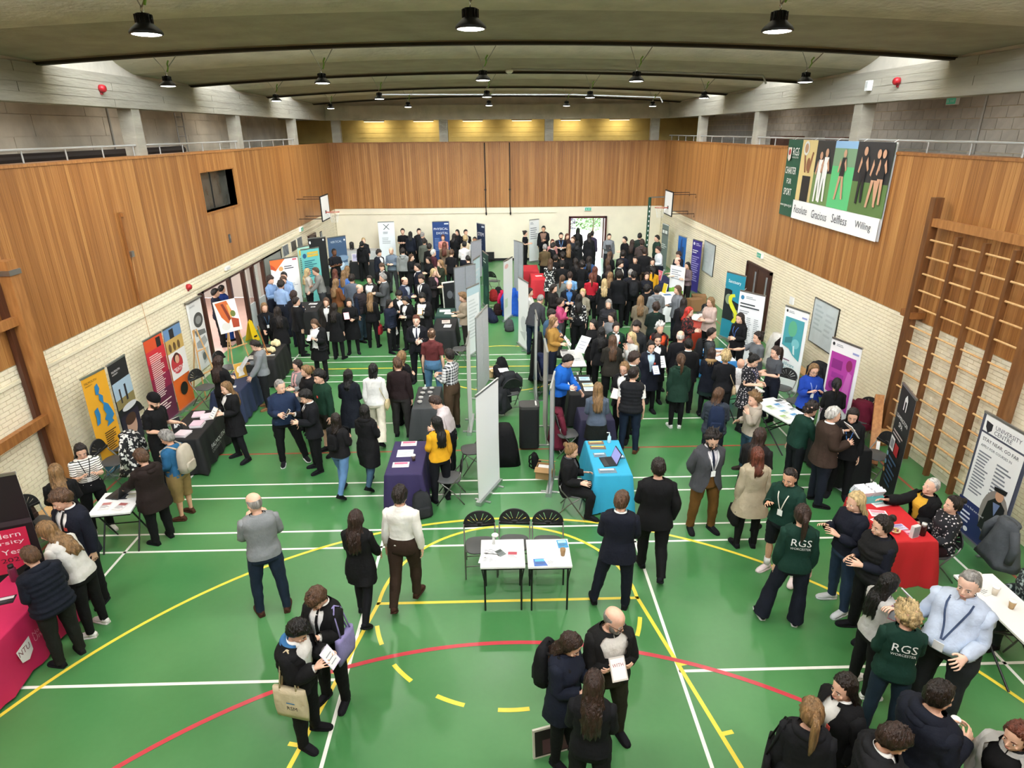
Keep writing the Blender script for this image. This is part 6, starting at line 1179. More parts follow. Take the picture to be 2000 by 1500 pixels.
def torso_part(G, z0, z1, off, flare=0.0, gap=None, belly=0.0, n=22, rings=15, quilt=0.0, bust=0.0, widen=0.0, rnd=None):
    """off: ease over the body; gap(z): half opening angle at the front (radians) for open jackets"""
    zs = np.linspace(z0, z1, rings); V = []
    for i, z in enumerate(zs):
        w = prof(max(z, .9), 1) + off + widen; d = prof(max(z, .9), 2) + off; y = prof(max(z, .9), 3)
        if z < .95: k = (.95 - z); w += flare * k; d += flare * k
        if z > 1.36: k = min(1, (z - 1.36) / .1); w += .010 * math.sin(k * PI)
        if belly: d += belly * math.exp(-((z - 1.08) / .13) ** 2); y -= belly * .6 * math.exp(-((z - 1.08) / .13) ** 2)
        if quilt: q = quilt * (0.5 - abs(((z - z0) / .075) % 1 - .5)) * 2; w += q; d += q
        b = bust * math.exp(-((z - 1.30) / .06) ** 2)
        g = gap(z) if gap else 0
        for k in range(n):
            a = (-PI / 2 + g + (2 * PI - 2 * g) * k / (n - 1)) if gap else (2 * PI * k / n - PI / 2)
            ca, sa = math.cos(a), math.sin(a); e = 2 / 2.5
            x = w * math.copysign(abs(ca) ** e, ca); yy = d * math.copysign(abs(sa) ** e, sa)
            if sa < 0 and b: yy -= b * abs(sa) * (1 - .35 * math.exp(-(x / .03) ** 2))
            if rnd is not None: j = rnd.normal(0, .004, 2); x += j[0]; yy += j[1]
            V.append((x, y + yy, z + min(off, .03) * .75 * max(0, min(1, (z - 1.38) / .05)) * (1 if z < 1.47 else .6)))
    v = np.array(V); W = spinew(v)
    # hem hangs with the thighs when it reaches below the hips
    if z0 < .85:
        for nme, s in (('th_l', 1), ('th_r', -1)):
            k = np.clip((.92 - v[:, 2]) / .4, 0, .75) * np.clip(.5 + s * v[:, 0] / .12, 0, 1)
            W[:, BI[nme]] += k; W[:, BI['pelvis']] = np.maximum(0, W[:, BI['pelvis']] - k)
        W /= W.sum(1, keepdims=True)
    # shoulders lift a little with the arms
    for nme, s in (('ua_l', 1), ('ua_r', -1)):
        k = .45 * np.clip((s * v[:, 0] - .11) / .07, 0, 1) * np.clip((v[:, 2] - 1.30) / .08, 0, 1)
        W *= (1 - k)[:, None]; W[:, BI[nme]] += k
    G.add(v, loftf(rings, n, not bool(gap)), W)
def sleeve(G, s, L, off, cuff=0.0, quilt=0.0, n=12, rnd=None):
    nm = 'l' if s > 0 else 'r'; d = np.array([ADIR.x * s, 0, ADIR.z]); sh = BH[BI['ua_' + nm]]
    x = np.array([0, 1., 0]); y = np.cross(d, x)
    ts = np.concatenate([[-.040, -.034, -.018], np.linspace(0.005, L, 11)]); V = []
    for t in ts:
        r = np.interp(t, [-.04, -.034, -.018, .005, .1, .2, .285, .35, .44, .54], [.012, .028, .044, .052, .051, .048, .045, .045, .039, .031]) + off * (1 if t > -.01 else .6)
        if t > L - .03 and cuff: r -= cuff
        if quilt: r += quilt * (0.5 - abs((t / .07) % 1 - .5)) * 2
        for k in range(n):
            a = 2 * PI * k / n; rr = r + (rnd.normal(0, .003) if rnd is not None else 0)
            V.append(sh + d * t + (x * math.cos(a) + y * math.sin(a)) * rr - np.array([0, 0, .010]))
    v = np.array(V); t = np.repeat(ts, n)
    W = limbw(t, ['chest', 'ua_' + nm, 'fa_' + nm], [.0, .285], .12)
    G.add(v, loftf(len(ts), n, True, (True, False)), W)
def legs(G, off, zend, flare=0.0, n=14, rnd=None, waist=1.06, tight=False):
    zs = np.linspace(waist, .84, 8); V = []
    for z in zs:
        for k in range(22):
            a = 2 * PI * k / 22; e = 2 / 2.5; ca, sa = math.cos(a), math.sin(a); o = max(off * .6 + .004, .016)
            V.append(((prof(max(z, .88), 1) + o) * math.copysign(abs(ca) ** e, ca), prof(max(z, .88), 3) + (prof(max(z, .88), 2) + o) * math.copysign(abs(sa) ** e, sa), z))
    v = np.array(V); W = np.zeros((len(v), len(BL)))
    k = np.clip((v[:, 2] - .93) / .06, 0, 1)
    tl = np.clip(.5 + v[:, 0] / .08, 0, 1) * (1 - k) * .45; tr = np.clip(.5 - v[:, 0] / .08, 0, 1) * (1 - k) * .45
    W[:, BI['th_l']] = tl; W[:, BI['th_r']] = tr; W[:, BI['pelvis']] = 1 - tl - tr
    G.add(v, loftf(8, 22, True, (False, True)), W)
    for s, nm in ((1, 'l'), (-1, 'r')):
        hp, kn, an = BH[BI['th_' + nm]], BH[BI['sh_' + nm]], BH[BI['fo_' + nm]]
        ts = np.linspace(-.03, .92 - zend, 15); V = []
        for t in ts:
            z = .92 - t
            c = hp + (kn - hp) * (t / .43) if t < .43 else kn + (an - kn) * min(1.15, (t - .43) / .41)
            r = np.interp(t, [-.03, .05, .2, .43, .56, .72, .84], [.086, .087, .078, .060, .060, .045, .042]) + off + (flare * max(0, t - .4) / .44)
            for q in range(n):
                a = 2 * PI * q / n; rr = r + (rnd.normal(0, .003) if rnd is not None else 0)
                V.append((c[0] + rr * math.cos(a), c[1] + rr * math.sin(a) * 1.08 + .006, z))
        v = np.array(V); t = np.repeat(ts, n)
        G.add(v, loftf(len(ts), n), limbw(t, ['pelvis', 'th_' + nm, 'sh_' + nm], [-.02, .43], .12))
def skirt_part(G, z0, off, flare):
    zs = np.linspace(1.06, z0, 10); V = []
    for z in zs:
        k = max(0, .95 - z); w = prof(max(z, .92), 1) + off + flare * k; d = prof(max(z, .92), 2) + off + flare * k * 1.1
        for q in range(24):
            a = 2 * PI * q / 24; e = 2 / 2.4; ca, sa = math.cos(a), math.sin(a); u = 1 + .03 * math.sin(a * 9) * min(1, k * 4)
            V.append((w * u * math.copysign(abs(ca) ** e, ca), .004 + d * u * math.copysign(abs(sa) ** e, sa), z))
    v = np.array(V); W = np.zeros((len(v), len(BL))); k = np.clip((.93 - v[:, 2]) / .25, 0, .8)
    W[:, BI['th_l']] = k * np.clip(.5 + v[:, 0] / .14, 0, 1); W[:, BI['th_r']] = k * np.clip(.5 - v[:, 0] / .14, 0, 1); W[:, BI['pelvis']] = 1 - k
    G.add(v, loftf(10, 24, True, (True, False)), W)
def rigid(v, bone):
    W = np.zeros((len(v), len(BL))); W[:, BI[bone]] = 1; return W
def shoe_piece(s, kind):
    nm = 'l' if s > 0 else 'r'; an = BH[BI['fo_' + nm]]; m = MB()
    prof_ = [(.075, .026, .060, .0), (.055, .036, .075, 0), (.0, .042, .092, 0), (-.05, .043, .076, 0), (-.10, .046, .058, 0), (-.15, .044, .044, 0), (-.185, .032, .030, 0), (-.20, .012, .012, 0)]
    rings = []
    for y, w, h, _ in prof_:
        rings.append([(an[0] + s * .010 * max(0, -y) / .2 + w * ca, an[1] + y, max(0, h * (.5 + .5 * sa)) + .012) for ca, sa in [(math.cos(2 * PI * k / 12) * (1.0), math.sin(2 * PI * k / 12)) for k in range(12)]])
    m.loft(rings, 0)
    top = .16 if kind == 'boot' else .105
    m.tube([(an[0], an[1] + .008, .03), (an[0], an[1] + .008, top)], [.047, .045], 12, 0)
    m.loft([[(an[0] + s * .010 * max(0, -y) / .2 + (w + .004) * t, an[1] + y, zz) for t, zz in ((-1, 0), (1, 0), (1, .022), (-1, .022))] for y, w, h, _ in prof_], 1)
    v = np.array([tuple(p) for p in m.v]); return v, m.f, rigid(v, 'fo_' + nm), m.m
# ---------------------------------------------------------- hair, in the head's own space
def skull(th, ph):
    """radius vector of the hair-free head; th azimuth (0 = front), ph elevation"""
    return np.array([.0765 * math.cos(ph) * math.sin(th), .002 - .101 * math.cos(ph) * math.cos(th), 1.640 + .108 * math.sin(ph)])
def hair_piece(style, rnd, kid=False):
    V = []; nt, npz = 26, 16; G = Gar()
    thick = {'short': .015, 'crop': .008, 'curly': .030, 'mop': .024, 'bald': .004}.get(style, .014)
    for j in range(npz + 1):
        ph = -PI / 2 * .68 + (PI / 2 * 1.68) * j / npz
        for i in range(nt):
            th = 2 * PI * i / nt; p = skull(th, ph); c = np.array([0, .004, 1.640]); d = p - c; L = np.linalg.norm(d); d /= L
            f = math.cos(th)                      # 1 at the face
            if style in ('short', 'crop', 'mop', 'curly', 'bald'): line = np.interp(f, [-1, -.5, -.15, .12, .45, .7, 1], [-.80, -.68, -.40, .02, .40, .58, .66] if style != 'mop' else [-.82, -.7, -.42, -.12, .26, .36, .36])
            else: line = np.interp(f, [-1, 0, .3, .6, 1], [-.85, -.7, -.25, .38, .66])
            if style == 'bald': line = line if f < .2 else 2
            s = np.clip((ph - line) / .16 + .5, 0, 1)
            if style == 'bald' and ph > .35: s = np.clip(1 - (ph - .35) / .2, 0, 1) * s
            amp = thick * (1 + .35 * max(0, math.sin(ph))) * (1 + (.6 * rnd.normal() if style == 'curly' else .22 * rnd.normal()))
            V.append(c + d * (L * (.86 + .14 * s) + amp * s))
    v = np.array(V); G.add(v, loftf(npz + 1, nt, True, (True, True)), rigid(v, 'head'))
    def sheet(zb, wide, back, fr, waves=.006, n=9):
        """hair falling behind the head and over the shoulders"""
        rows = []; zs = np.linspace(1.69, zb, n)
        for i, z in enumerate(zs):
            t = i / (n - 1); w = np.interp(z, [zb, 1.42, 1.55, 1.63, 1.69], [wide * .85, wide, .088, .088, .07]); d = np.interp(z, [zb, 1.42, 1.52, 1.63, 1.69], [back, back, .088, .112, .09])
            y0 = np.interp(z, [1.3, 1.45, 1.6, 1.69], [.055, .035, 0.0, .0])
            th0 = fr * (1 - .45 * t)
            for k in range(15):
                a = -th0 + 2 * th0 * k / 14; o = 1 + waves * 8 * math.sin(k * 2.3 + i * 1.1) + rnd.normal(0, waves)
                rows.append((w * math.sin(a) * o, y0 + d * math.cos(a) * o, z - (.03 * math.sin(k * 1.9) + rnd.normal(0, .012)) * t * t))
            for k in range(15):
                a = th0 - 2 * th0 * k / 14
                rows.append((w * .80 * math.sin(a), y0 + d * .74 * math.cos(a), z))
        v = np.array(rows); W = np.zeros((len(v), len(BL)))
        k = np.clip((1.52 - v[:, 2]) / .14, 0, .85); W[:, BI['head']] = 1 - k; W[:, BI['chest']] = k
        G.add(v, loftf(n, 30, True, (True, True)), W)
    if style in ('long', 'wavy'): sheet(1.22, .120, .135, 1.95, .011 if style == 'long' else .022, 12)
    if style == 'midi': sheet(1.38, .105, .125, 2.0, .010, 8)
    if style == 'bob': sheet(1.50, .098, .10, 2.05, .008, 6)
    if style in ('pony', 'bun'):
        m = MB()
        if style == 'bun': m.ell((0, .115, 1.70), (.042, .040, .042), 10, 8)
        else: m.tube([(0, .095, 1.70), (0, .135, 1.685), (0, .150, 1.62), (0, .145, 1.52), (0, .130, 1.42), (.01, .125, 1.34)], [.020, .028, .034, .034, .026, .008], 10)
        v = np.array([tuple(p) for p in m.v]); G.add(v, m.f, rigid(v, 'head'))
    if style == 'hijab':
        G = Gar(); rows = []; zs = np.linspace(1.765, 1.36, 14)
        for z in zs:
            w = np.interp(z, [1.36, 1.42, 1.5, 1.56, 1.64, 1.72, 1.765], [.175, .15, .095, .088, .092, .07, .012]); d = np.interp(z, [1.36, 1.42, 1.5, 1.56, 1.64, 1.72, 1.765], [.13, .12, .095, .105, .115, .09, .012])
            op = np.interp(z, [1.51, 1.54, 1.60, 1.67, 1.69], [.05, .55, .75, .5, .05])
            for k in range(25):
                a = op + (2 * PI - 2 * op) * k / 24; rows.append((w * math.sin(a), .006 - d * math.cos(a), z))
        v = np.array(rows); W = np.zeros((len(v), len(BL))); k = np.clip((1.52 - v[:, 2]) / .12, 0, 1); W[:, BI['head']] = 1 - k; W[:, BI['chest']] = k
        G.add(v, loftf(14, 25, False), W)
    if style == 'beanie':
        G = Gar(); m = MB(); m.loft([ring((0, .006, z), w, d, 20, 2) for z, w, d in ((1.655, .083, .108), (1.675, .087, .112), (1.69, .084, .108), (1.73, .078, .100), (1.765, .050, .065), (1.778, .015, .02))])
        v = np.array([tuple(p) for p in m.v]); G.add(v, m.f, rigid(v, 'head'))
    return G.done()
BODY_HI = grow(.0055, .075); BODY_LO = grow(.012, .10)
BW_HI = auto_weights(BODY_HI[0]); BW_LO = auto_weights(BODY_LO[0])
def rot_to(a, b):
    return np.array(Vector(a).normalized().rotation_difference(Vector(b).normalized()).to_matrix())
def eul(rx=0, ry=0, rz=0):
    return np.array(Matrix.Rotation(math.radians(rz), 3, 'Z') @ Matrix.Rotation(math.radians(ry), 3, 'Y') @ Matrix.Rotation(math.radians(rx), 3, 'X'))
# arm shapes: upper-arm and forearm directions (outwards, backwards, up) in the chest's space
ARM = {'d': ((.16, .04, -1), (.06, -.14, -1)), 'h': ((.16, -.10, -1), (-.42, -.86, .10)), 'H': ((.18, -.30, -1), (-.35, -.8, .45)), 'p': ((.34, .16, -1), (-.16, -.30, -1)), 'c': ((.22, -.22, -1), (-.92, -.42, .12)), 'b': ((.26, .34, -1), (-.55, .22, -.75)), 'u': ((.18, -.55, -1), (-.32, -.25, 1)), 'r': ((.10, -.62, -.85), (-.08, -.85, -.45)), 't': ((.22, -.85, -.42), (.02, -1, .06)), 'g': ((.30, -.25, -1), (.45, -.85, .12)), 's': ((.2, -.30, -1), (-.15, -1, -.12)), 'f': ((.14, -.35, -1), (.02, -.7, -.9)), 'k': ((.14, .42, -1), (.05, .05, -1)), 'a': ((.14, .0, -1), (.0, -1, .0))}
LEG = {'s': (((.07, 0, -1), (.03, .02, -1)), ((.07, 0, -1), (.03, .02, -1))), 'n': (((.02, 0, -1), (.0, .02, -1)), ((.02, 0, -1), (.0, .02, -1))), 'w': (((.02, -.30, -1), (.0, .06, -1)), ((.02, .22, -1), (.0, .55, -1))), 'W': (((.02, .22, -1), (.0, .55, -1)), ((.02, -.30, -1), (.0, .06, -1))), 'i': (((.14, -1, -.04), (.02, .04, -1)), ((.14, -1, -.04), (.02, .10, -1))), 'x': (((.14, -.06, -1), (.04, .06, -1)), ((.10, .05, -1), (.04, .10, -1))), 'v': (((.26, -.1, -1), (.20, .12, -1)), ((.10, .02, -1), (.0, .05, -1)))}
def pose_mats(arms, legs_, lean, yawh, pitchh, tilt=0.0, twist=0.0):
    R = [np.eye(3) for _ in BL]
    R[BI['pelvis']] = eul(lean * .25, tilt, 0)
    R[BI['spine']] = R[BI['pelvis']] @ eul(lean * .4, 0, twist * .5); R[BI['chest']] = R[BI['spine']] @ eul(lean * .35, 0, twist * .5)
    R[BI['neck']] = R[BI['chest']] @ eul(pitchh * .4 - lean * .2, 0, yawh * .35); R[BI['head']] = R[BI['chest']] @ eul(pitchh - lean * .35, 0, yawh) * 1.09
    for k, (s, n) in enumerate(((1, 'l'), (-1, 'r'))):
        u, f = ARM[arms[k]]; a = (ADIR.x * s, 0, ADIR.z)
        R[BI['ua_' + n]] = R[BI['chest']] @ rot_to(a, (u[0] * s, u[1], u[2]))
        R[BI['fa_' + n]] = R[BI['chest']] @ rot_to(a, (f[0] * s, f[1], f[2])); R[BI['ha_' + n]] = R[BI['fa_' + n]]
        t, c = LEG[legs_][k]; sit = legs_ == 'i'
        P = np.eye(3)
        R[BI['th_' + n]] = P @ rot_to(BT['th_' + n] - BH[BI['th_' + n]], (t[0] * s, t[1], t[2]))
        R[BI['sh_' + n]] = P @ rot_to(BT['sh_' + n] - BH[BI['sh_' + n]], (c[0] * s, c[1], c[2]))
        fy = max(0, c[1] - .1)
        R[BI['fo_' + n]] = eul(fy * 75, 0, s * 10)
    T = [None] * len(BL)
    for i, p in enumerate(BP):
        T[i] = BH[i].copy() if p < 0 else T[p] + R[p] @ (BH[i] - BH[p])
    return np.array(R), np.array(T)
def skin(v, W, R, T, sc):
    out = np.zeros_like(v)
    for i in range(len(BL)):
        w = W[:, i]; k = w > 1e-5
        if k.any(): out[k] += w[k, None] * ((v[k] - BH[i]) @ R[i].T + T[i])
    return out * sc
SKIN = {'a': '#e3b59b', 'b': '#d9a586', 'c': '#b98262', 'd': '#6f4630', 'e': '#9b6a4c', 'p': '#eec3ad'}
HAIRC = {'br': '#32211a', 'dk': '#1d130e', 'bk': '#0c0a0a', 'bl': '#a88a58', 'lb': '#c2a878', 'gy': '#8d8a86', 'wh': '#c9c6c0', 'rd': '#5f3020', 'lt': '#553c2a', 'gd': '#846542', 'red': '#c3362c'}
def skin_mat(k): return mat('skin_' + k, SKIN[k], rough=.55, var=.06, scale=30)
def hair_mat(k): return mat('hair_' + k, HAIRC[k], rough=.42, var=.55, scale=13, bump=1.0, bscale=22, stretch=(2.5, 2.5, .3), bdist=.03)
EYEW = mat('eye_white', '#e9e6e0', rough=.2); IRIS = mat('eye_iris', '#2a1c12', rough=.2); LIP = mat('lips', '#b06a5c', rough=.5)
def person(spec, label, group=None):
    """spec: dict of where, how tall, pose, hair and clothes (hex colours)"""
    g = spec.get; x, y, rz = spec['at']; H = g('h', 1.7); sc = H / 1.75; hi = g('hi', 0)
    rnd = np.random.RandomState(int(abs(x * 91 + y * 517) * 10) % 100000)
    R, T = pose_mats(g('arms', 'dd'), g('legs', 's'), g('lean', 0), g('hy', 0), g('hp', 8), g('tilt', 0), g('tw', 0))
    wid = g('wd', 1.0) * (1.05 if g('f', 0) else 1.09); fem = g('f', 0); bel = g('belly', 0.0)
    def shape(v):
        v = v.copy(); z = v[:, 2]
        if fem:
            k = np.exp(-((z - 1.36) / .14) ** 2); v[:, 0] *= 1 - .07 * k
            k = np.exp(-((z - 1.08) / .08) ** 2); v[:, 0] *= 1 - .06 * k
        if wid != 1:
            k = np.clip((1.50 - z) / .06, 0, 1) * np.clip((z - .45) / .3, .35, 1); kx = np.where(np.abs(v[:, 0]) < .23, 1, .0)
            v[:, 0] *= 1 + (wid - 1) * k * (.4 + .6 * kx); v[:, 1] *= 1 + (wid - 1) * k * (.5 + .5 * kx)
        return v
    bv, bf = BODY_HI if hi else BODY_LO; bw = BW_HI if hi else BW_LO
    bs = shape(bv); low_ = g('low', 'trousers'); sl = all(k[0] not in ('tee', 'polo', 'gilet') for k in g('top', [('jumper', 0)]) ) and not g('ss')
    for s, n in ((1, 'l'), (-1, 'r')):            # slim the limbs that cloth covers, so that bent knees stay under it
        for bn, ok in (('th_', True), ('sh_', low_ not in ('shorts', 'cargo')), ('ua_', True), ('fa_', sl)):
            if not ok: continue
            i = BI[bn + n]; a, b = BH[i], BT[bn + n]; ab = b - a; t = np.clip(((bs - a) @ ab) / (ab @ ab), 0, 1); ax = a + t[:, None] * ab
            end = np.clip((1 - t) / .15, 0, 1) if bn == 'fa_' else 1
            bs = bs + (ax - bs) * (.42 * bw[:, i] * end)[:, None]
    P = skin(bs, bw, R, T, sc)
    pieces = []
    sh = []
    for s in (1, -1):
        v, f, W, mi = shoe_piece(s, g('boot', 0) and 'boot')
        sh.append((skin(v, W, R, T, sc), f, mi))
    dz = -min(p[0][:, 2].min() for p in sh)
    off = np.array([0, 0, dz])
    body = put('person', mesh_np('person', P + off, bf, [skin_mat(g('skin', 'a'))]), None, (x, y, 0), math.radians(rz))
    tag(body, label, 'person', group)
    def child(name, piece, mats, par=body, smooth=True, shp=True):
        v, f, W, mi = piece; v = shape(v) if shp else v
        return put(name, mesh_np(name, skin(v, W, R, T, sc) + off, f, mats, mi, smooth), par)
    for v, f, mi in sh: put('shoe', mesh_np('shoe', v + off, f, [fab(g('shoe', '#15151a')), fab(g('sole', g('shoe', '#15151a')))], mi), body)
    if g('sock'):
        for s, n in ((1, 'l'), (-1, 'r')):
            m = MB(); an = BH[BI['fo_' + n]]; m.tube([an + np.array([0, .0, .0]), an + np.array([0, .004, .12])], [.045, .047], 12); v = np.array([tuple(p) for p in m.v]); child('sock', (v, m.f, rigid(v, 'sh_' + n), m.m), [fab(g('sock'))])
    # ---- lower half
    lo = g('low', 'trousers'); lc = g('lc', '#17181c')
    if lo in ('trousers', 'jeans', 'flare', 'shorts', 'tights', 'cargo'):
        G = Gar(); o = {'tights': .006, 'jeans': .010, 'flare': .016, 'cargo': .03}.get(lo, .015)
        legs(G, o, {'shorts': .50, 'cargo': .42}.get(lo, .075), .045 if lo == 'flare' else 0, rnd=rnd if lo != 'tights' else None)
        child({'flare': 'trousers', 'cargo': 'shorts'}.get(lo, lo), G.done(), [fab(lc)])
    else:
        if g('tc', '#141418'):
            G = Gar(); legs(G, .006, .075); child('tights', G.done(), [fab(g('tc', '#141418'))])
        G = Gar(); skirt_part(G, g('sk', .60), .02, .12); child('skirt', G.done(), [fab(lc)])
    # ---- upper half, inside out: (kind, colour)
    for gi, item in enumerate(g('top', [('jumper', '#222226')])):
        kind, c = item[0], item[1]; fm = PAT[c] if c in PAT else fab(c); G = Gar(); o = .010 + .012 * gi; kw = dict(bust=.022 * fem + (.012 if fem and kind in ('coat', 'puffer') else 0), belly=bel)
        if kind in ('shirt', 'tee', 'polo'):
            torso_part(G, .93 if g('tuck', 1) == 0 else .985, 1.475, o, rnd=rnd, **kw)
            for s in (1, -1): sleeve(G, s, .22 if kind != 'shirt' else .53, o + (.014 if kind != 'shirt' else .006), .012 if kind == 'shirt' else 0, rnd=rnd)
            nm = 'shirt'
        elif kind in ('jumper', 'fleece', 'hoodie'):
            torso_part(G, .91, 1.48, o + .016, rnd=rnd, **kw)
            for s in (1, -1): sleeve(G, s, .53, o + .014, .012, rnd=rnd)
            nm = kind
            if kind == 'hoodie': pass
        elif kind in ('blazer', 'suit'):
            z0 = .80
            gapf = lambda z: np.interp(z, [.80, .95, 1.08, 1.30, 1.44, 1.47], [.50, .16, .05, .20, .38, .60]) if len(g('top')) > 1 else None
            torso_part(G, z0, 1.485, o + .016, flare=.12, gap=gapf if len(g('top')) > 1 else None, **kw)
            for s in (1, -1): sleeve(G, s, .525, o + .012)
            nm = 'blazer' if kind == 'blazer' else 'suit_jacket'
        elif kind in ('coat', 'longcoat', 'dress', 'cardigan', 'longpuffer', 'trench'):
            z0 = {'coat': .70, 'longcoat': .50, 'dress': .58, 'cardigan': .82, 'longpuffer': .52, 'trench': .66}[kind]
            op = g('open', 0); gapf = (lambda z: np.interp(z, [.5, .9, 1.1, 1.35, 1.48], [.5, .35, .30, .45, .8])) if op else None
            torso_part(G, z0, 1.49, o + (.030 if kind != 'dress' else .012), flare=.10 if kind != 'trench' else .22, gap=gapf, rnd=rnd, rings=18, **kw)
            for s in (1, -1): sleeve(G, s, .53 if kind != 'dress' or not g('ss') else .2, o + (.020 if kind != 'dress' else .01), rnd=rnd)
            nm = {'longcoat': 'coat', 'longpuffer': 'coat', 'trench': 'trench_coat'}.get(kind, kind)
        elif kind == 'puffer':
            op = g('open', 0); gapf = (lambda z: np.interp(z, [.86, 1.1, 1.35, 1.48], [.35, .30, .42, .75])) if op else None
            torso_part(G, .86, 1.49, o + .034, gap=gapf, quilt=.016, rings=33, **kw)
            for s in (1, -1): sleeve(G, s, .53, o + .026, .012, quilt=.0)
            nm = 'puffer_jacket'
        elif kind == 'jacket':
            op = g('open', 0); gapf = (lambda z: np.interp(z, [.86, 1.1, 1.35, 1.48], [.40, .34, .46, .8])) if op else None
            torso_part(G, .88, 1.49, o + .022, gap=gapf, rnd=rnd, **kw)
            for s in (1, -1): sleeve(G, s, .53, o + .018, .010, rnd=rnd)
            nm = 'jacket'
        elif kind in ('gilet', 'vest'):
            op = g('open', 0); gapf = (lambda z: np.interp(z, [.86, 1.1, 1.35, 1.48], [.40, .34, .46, .8])) if op else None
            torso_part(G, .90, 1.48, o + .022, gap=gapf, quilt=.012, rings=31, **kw)
            nm = 'gilet'
        else: continue
        if kind in ('puffer', 'jacket', 'coat', 'hoodie', 'longpuffer', 'longcoat') and g('hood', 1 if kind in ('puffer', 'hoodie') else 0):
            m = MB()
            m.tube([(s * .11 * math.sin(a), .035 - .085 * math.cos(a) if False else .02 + .095 * math.cos(a) * 1.0, 1.475 + .02 * math.cos(a)) for s, a in [(1, PI - .7 - k * (2 * PI - 1.4) / 12) for k in range(13)]], [.022 + .024 * math.sin(PI * k / 12) for k in range(13)], 10)
            m.ell((0, .115, 1.43), (.085, .042, .07), 10, 6)
            v = np.array([tuple(p) for p in m.v]); G2 = Gar(); G2.add(v, m.f, rigid(v, 'chest')); hc = g('hoodc')
            child('hood', G2.done(), [fab(hc) if hc else fm])
        elif kind not in ('shirt', 'tee', 'dress') or kind == 'shirt':
            m = MB(); cr = .064 + o
            m.loft([[(rr * math.sin(a), .012 - rr * .98 * math.cos(a), z + .012 * (1 - math.cos(a)) * .5 + (.0 if gi else .004)) for a in [(.30 if kind in ('shirt', 'blazer', 'suit') else .05) + (2 * PI - 2 * (.30 if kind in ('shirt', 'blazer', 'suit') else .05)) * k / 16 for k in range(17)]] for rr, z in ((cr + .022, 1.462), (cr + .004, 1.488), (cr - .002, 1.515 if kind in ('shirt', 'polo', 'trench', 'coat') else 1.498), (cr + .010, 1.485))], 0, False, False)
            v = np.array([tuple(p) for p in m.v]); G2 = Gar(); W2 = np.zeros((len(v), len(BL))); W2[:, BI['chest']] = .75; W2[:, BI['neck']] = .25; G2.add(v, m.f, W2)
            child('collar', G2.done(), [fm])
        last = child(nm, G.done(), [fm])
    def back_y(z, o): return prof(z, 3) + prof(z, 2) + o
    def fronty(z, o): return prof(z, 3) - prof(z, 2) - o - bel * math.exp(-((z - 1.08) / .13) ** 2) * 1.6 - fem * .02 * math.exp(-((z - 1.30) / .07) ** 2)
    ob = .034 + .012 * (len(g('top', [1])) - 1)
    if g('tie'):
        V = []; zs = np.linspace(1.47, 1.10, 9)
        for i, z in enumerate(zs):
            w = .012 + .016 * i / 8
            for sx in (-1, 1): V.append((sx * w, fronty(z, .018), z))
        v = np.array(V); child('tie', (v, [(2 * i, 2 * i + 1, 2 * i + 3, 2 * i + 2) for i in range(8)], spinew(v), None), [fab(g('tie'))])
    if g('lanyard'):
        V = []; zs = np.linspace(1.47, 1.16, 8)
        for s in (-1, 1):
            for i, z in enumerate(zs):
                x0 = s * (.075 * (1 - i / 7) + .006)
                for k in (-.007, .007): V.append((x0 + k, fronty(z, ob + .004) + (.035 if i == 0 else .012 if i == 1 else 0), z))
        v = np.array(V); f = [(b + 2 * i, b + 2 * i + 1, b + 2 * i + 3, b + 2 * i + 2) for b in (0, 16) for i in range(7)]
        ln = child('lanyard', (v, f, spinew(v), None), [fab(g('lanyard'))], smooth=False)
        m = MB(); m.box((0, fronty(1.12, ob + .008), 1.115), (.065, .004, .09)); v = np.array([tuple(p) for p in m.v]); child('badge', (v, m.f, spinew(v), None), [WHITE], ln, False)
    if g('crest'):
        m = MB(); m.box((.075, fronty(1.28, ob + .010) + .012, 1.28), (.040, .006, .045)); v = np.array([tuple(p) for p in m.v]); child('crest', (v, m.f, rigid(v, 'chest'), None), [fab('#b8483f')], last, False)
    if g('rgs'):
        for nme, zc in (('RGS', 1.29), ('WORCESTER', 1.235)):
            tv, tf = TXT[nme]; wdt = .24
            k = wdt / (tv[:, 0].max() - tv[:, 0].min()); xx = (tv[:, 0] - (tv[:, 0].max() + tv[:, 0].min()) / 2) * k; zz = zc + (tv[:, 1]) * k * (1.0 if nme == 'RGS' else 1.15)
            v = np.stack([-xx, np.array([back_y(z, ob + .012) - .35 * a * a for a, z in zip(xx, zz)]), zz], 1)
            child('lettering', (v, tf, spinew(v), None), [WHITE], last, False)
    # ---- head
    if g('hair', ('short', 'br')):
        st, hc = g('hair', ('short', 'br')); pc = hair_piece(st, rnd)
        child({'hijab': 'headscarf', 'beanie': 'beanie'}.get(st, 'hair'), pc, [fab(hc) if hc.startswith('#') else hair_mat(hc)], shp=False)
    if hi or g('face'):
        for s in (1, -1):
            m = MB(); m.ell((s * .031, -.0865, 1.617), (.0125, .0085, .0048), 10, 8, 0); m.ell((s * .031, -.0915, 1.6175), (.0060, .0045, .0052), 8, 6, 1)
            v = np.array([tuple(p) for p in m.v]); child('eye', (v, m.f, rigid(v, 'head'), m.m), [EYEW, IRIS], shp=False)
            m = MB(); m.tube([(s * .014, -.097, 1.637), (s * .032, -.095, 1.643), (s * .050, -.082, 1.637)], [.0035, .0045, .002], 6)
            v = np.array([tuple(p) for p in m.v]); hk = g('hair', ('short', 'br')); hk = hk[1] if hk and not hk[1].startswith('#') else 'dk'; child('eyebrow', (v, m.f, rigid(v, 'head'), m.m), [hair_mat(hk)], shp=False)
        m = MB(); m.ell((0, -.1005, 1.5565), (.021, .0045, .0055), 10, 6); v = np.array([tuple(p) for p in m.v]); child('mouth', (v, m.f, rigid(v, 'head'), m.m), [LIP], shp=False)
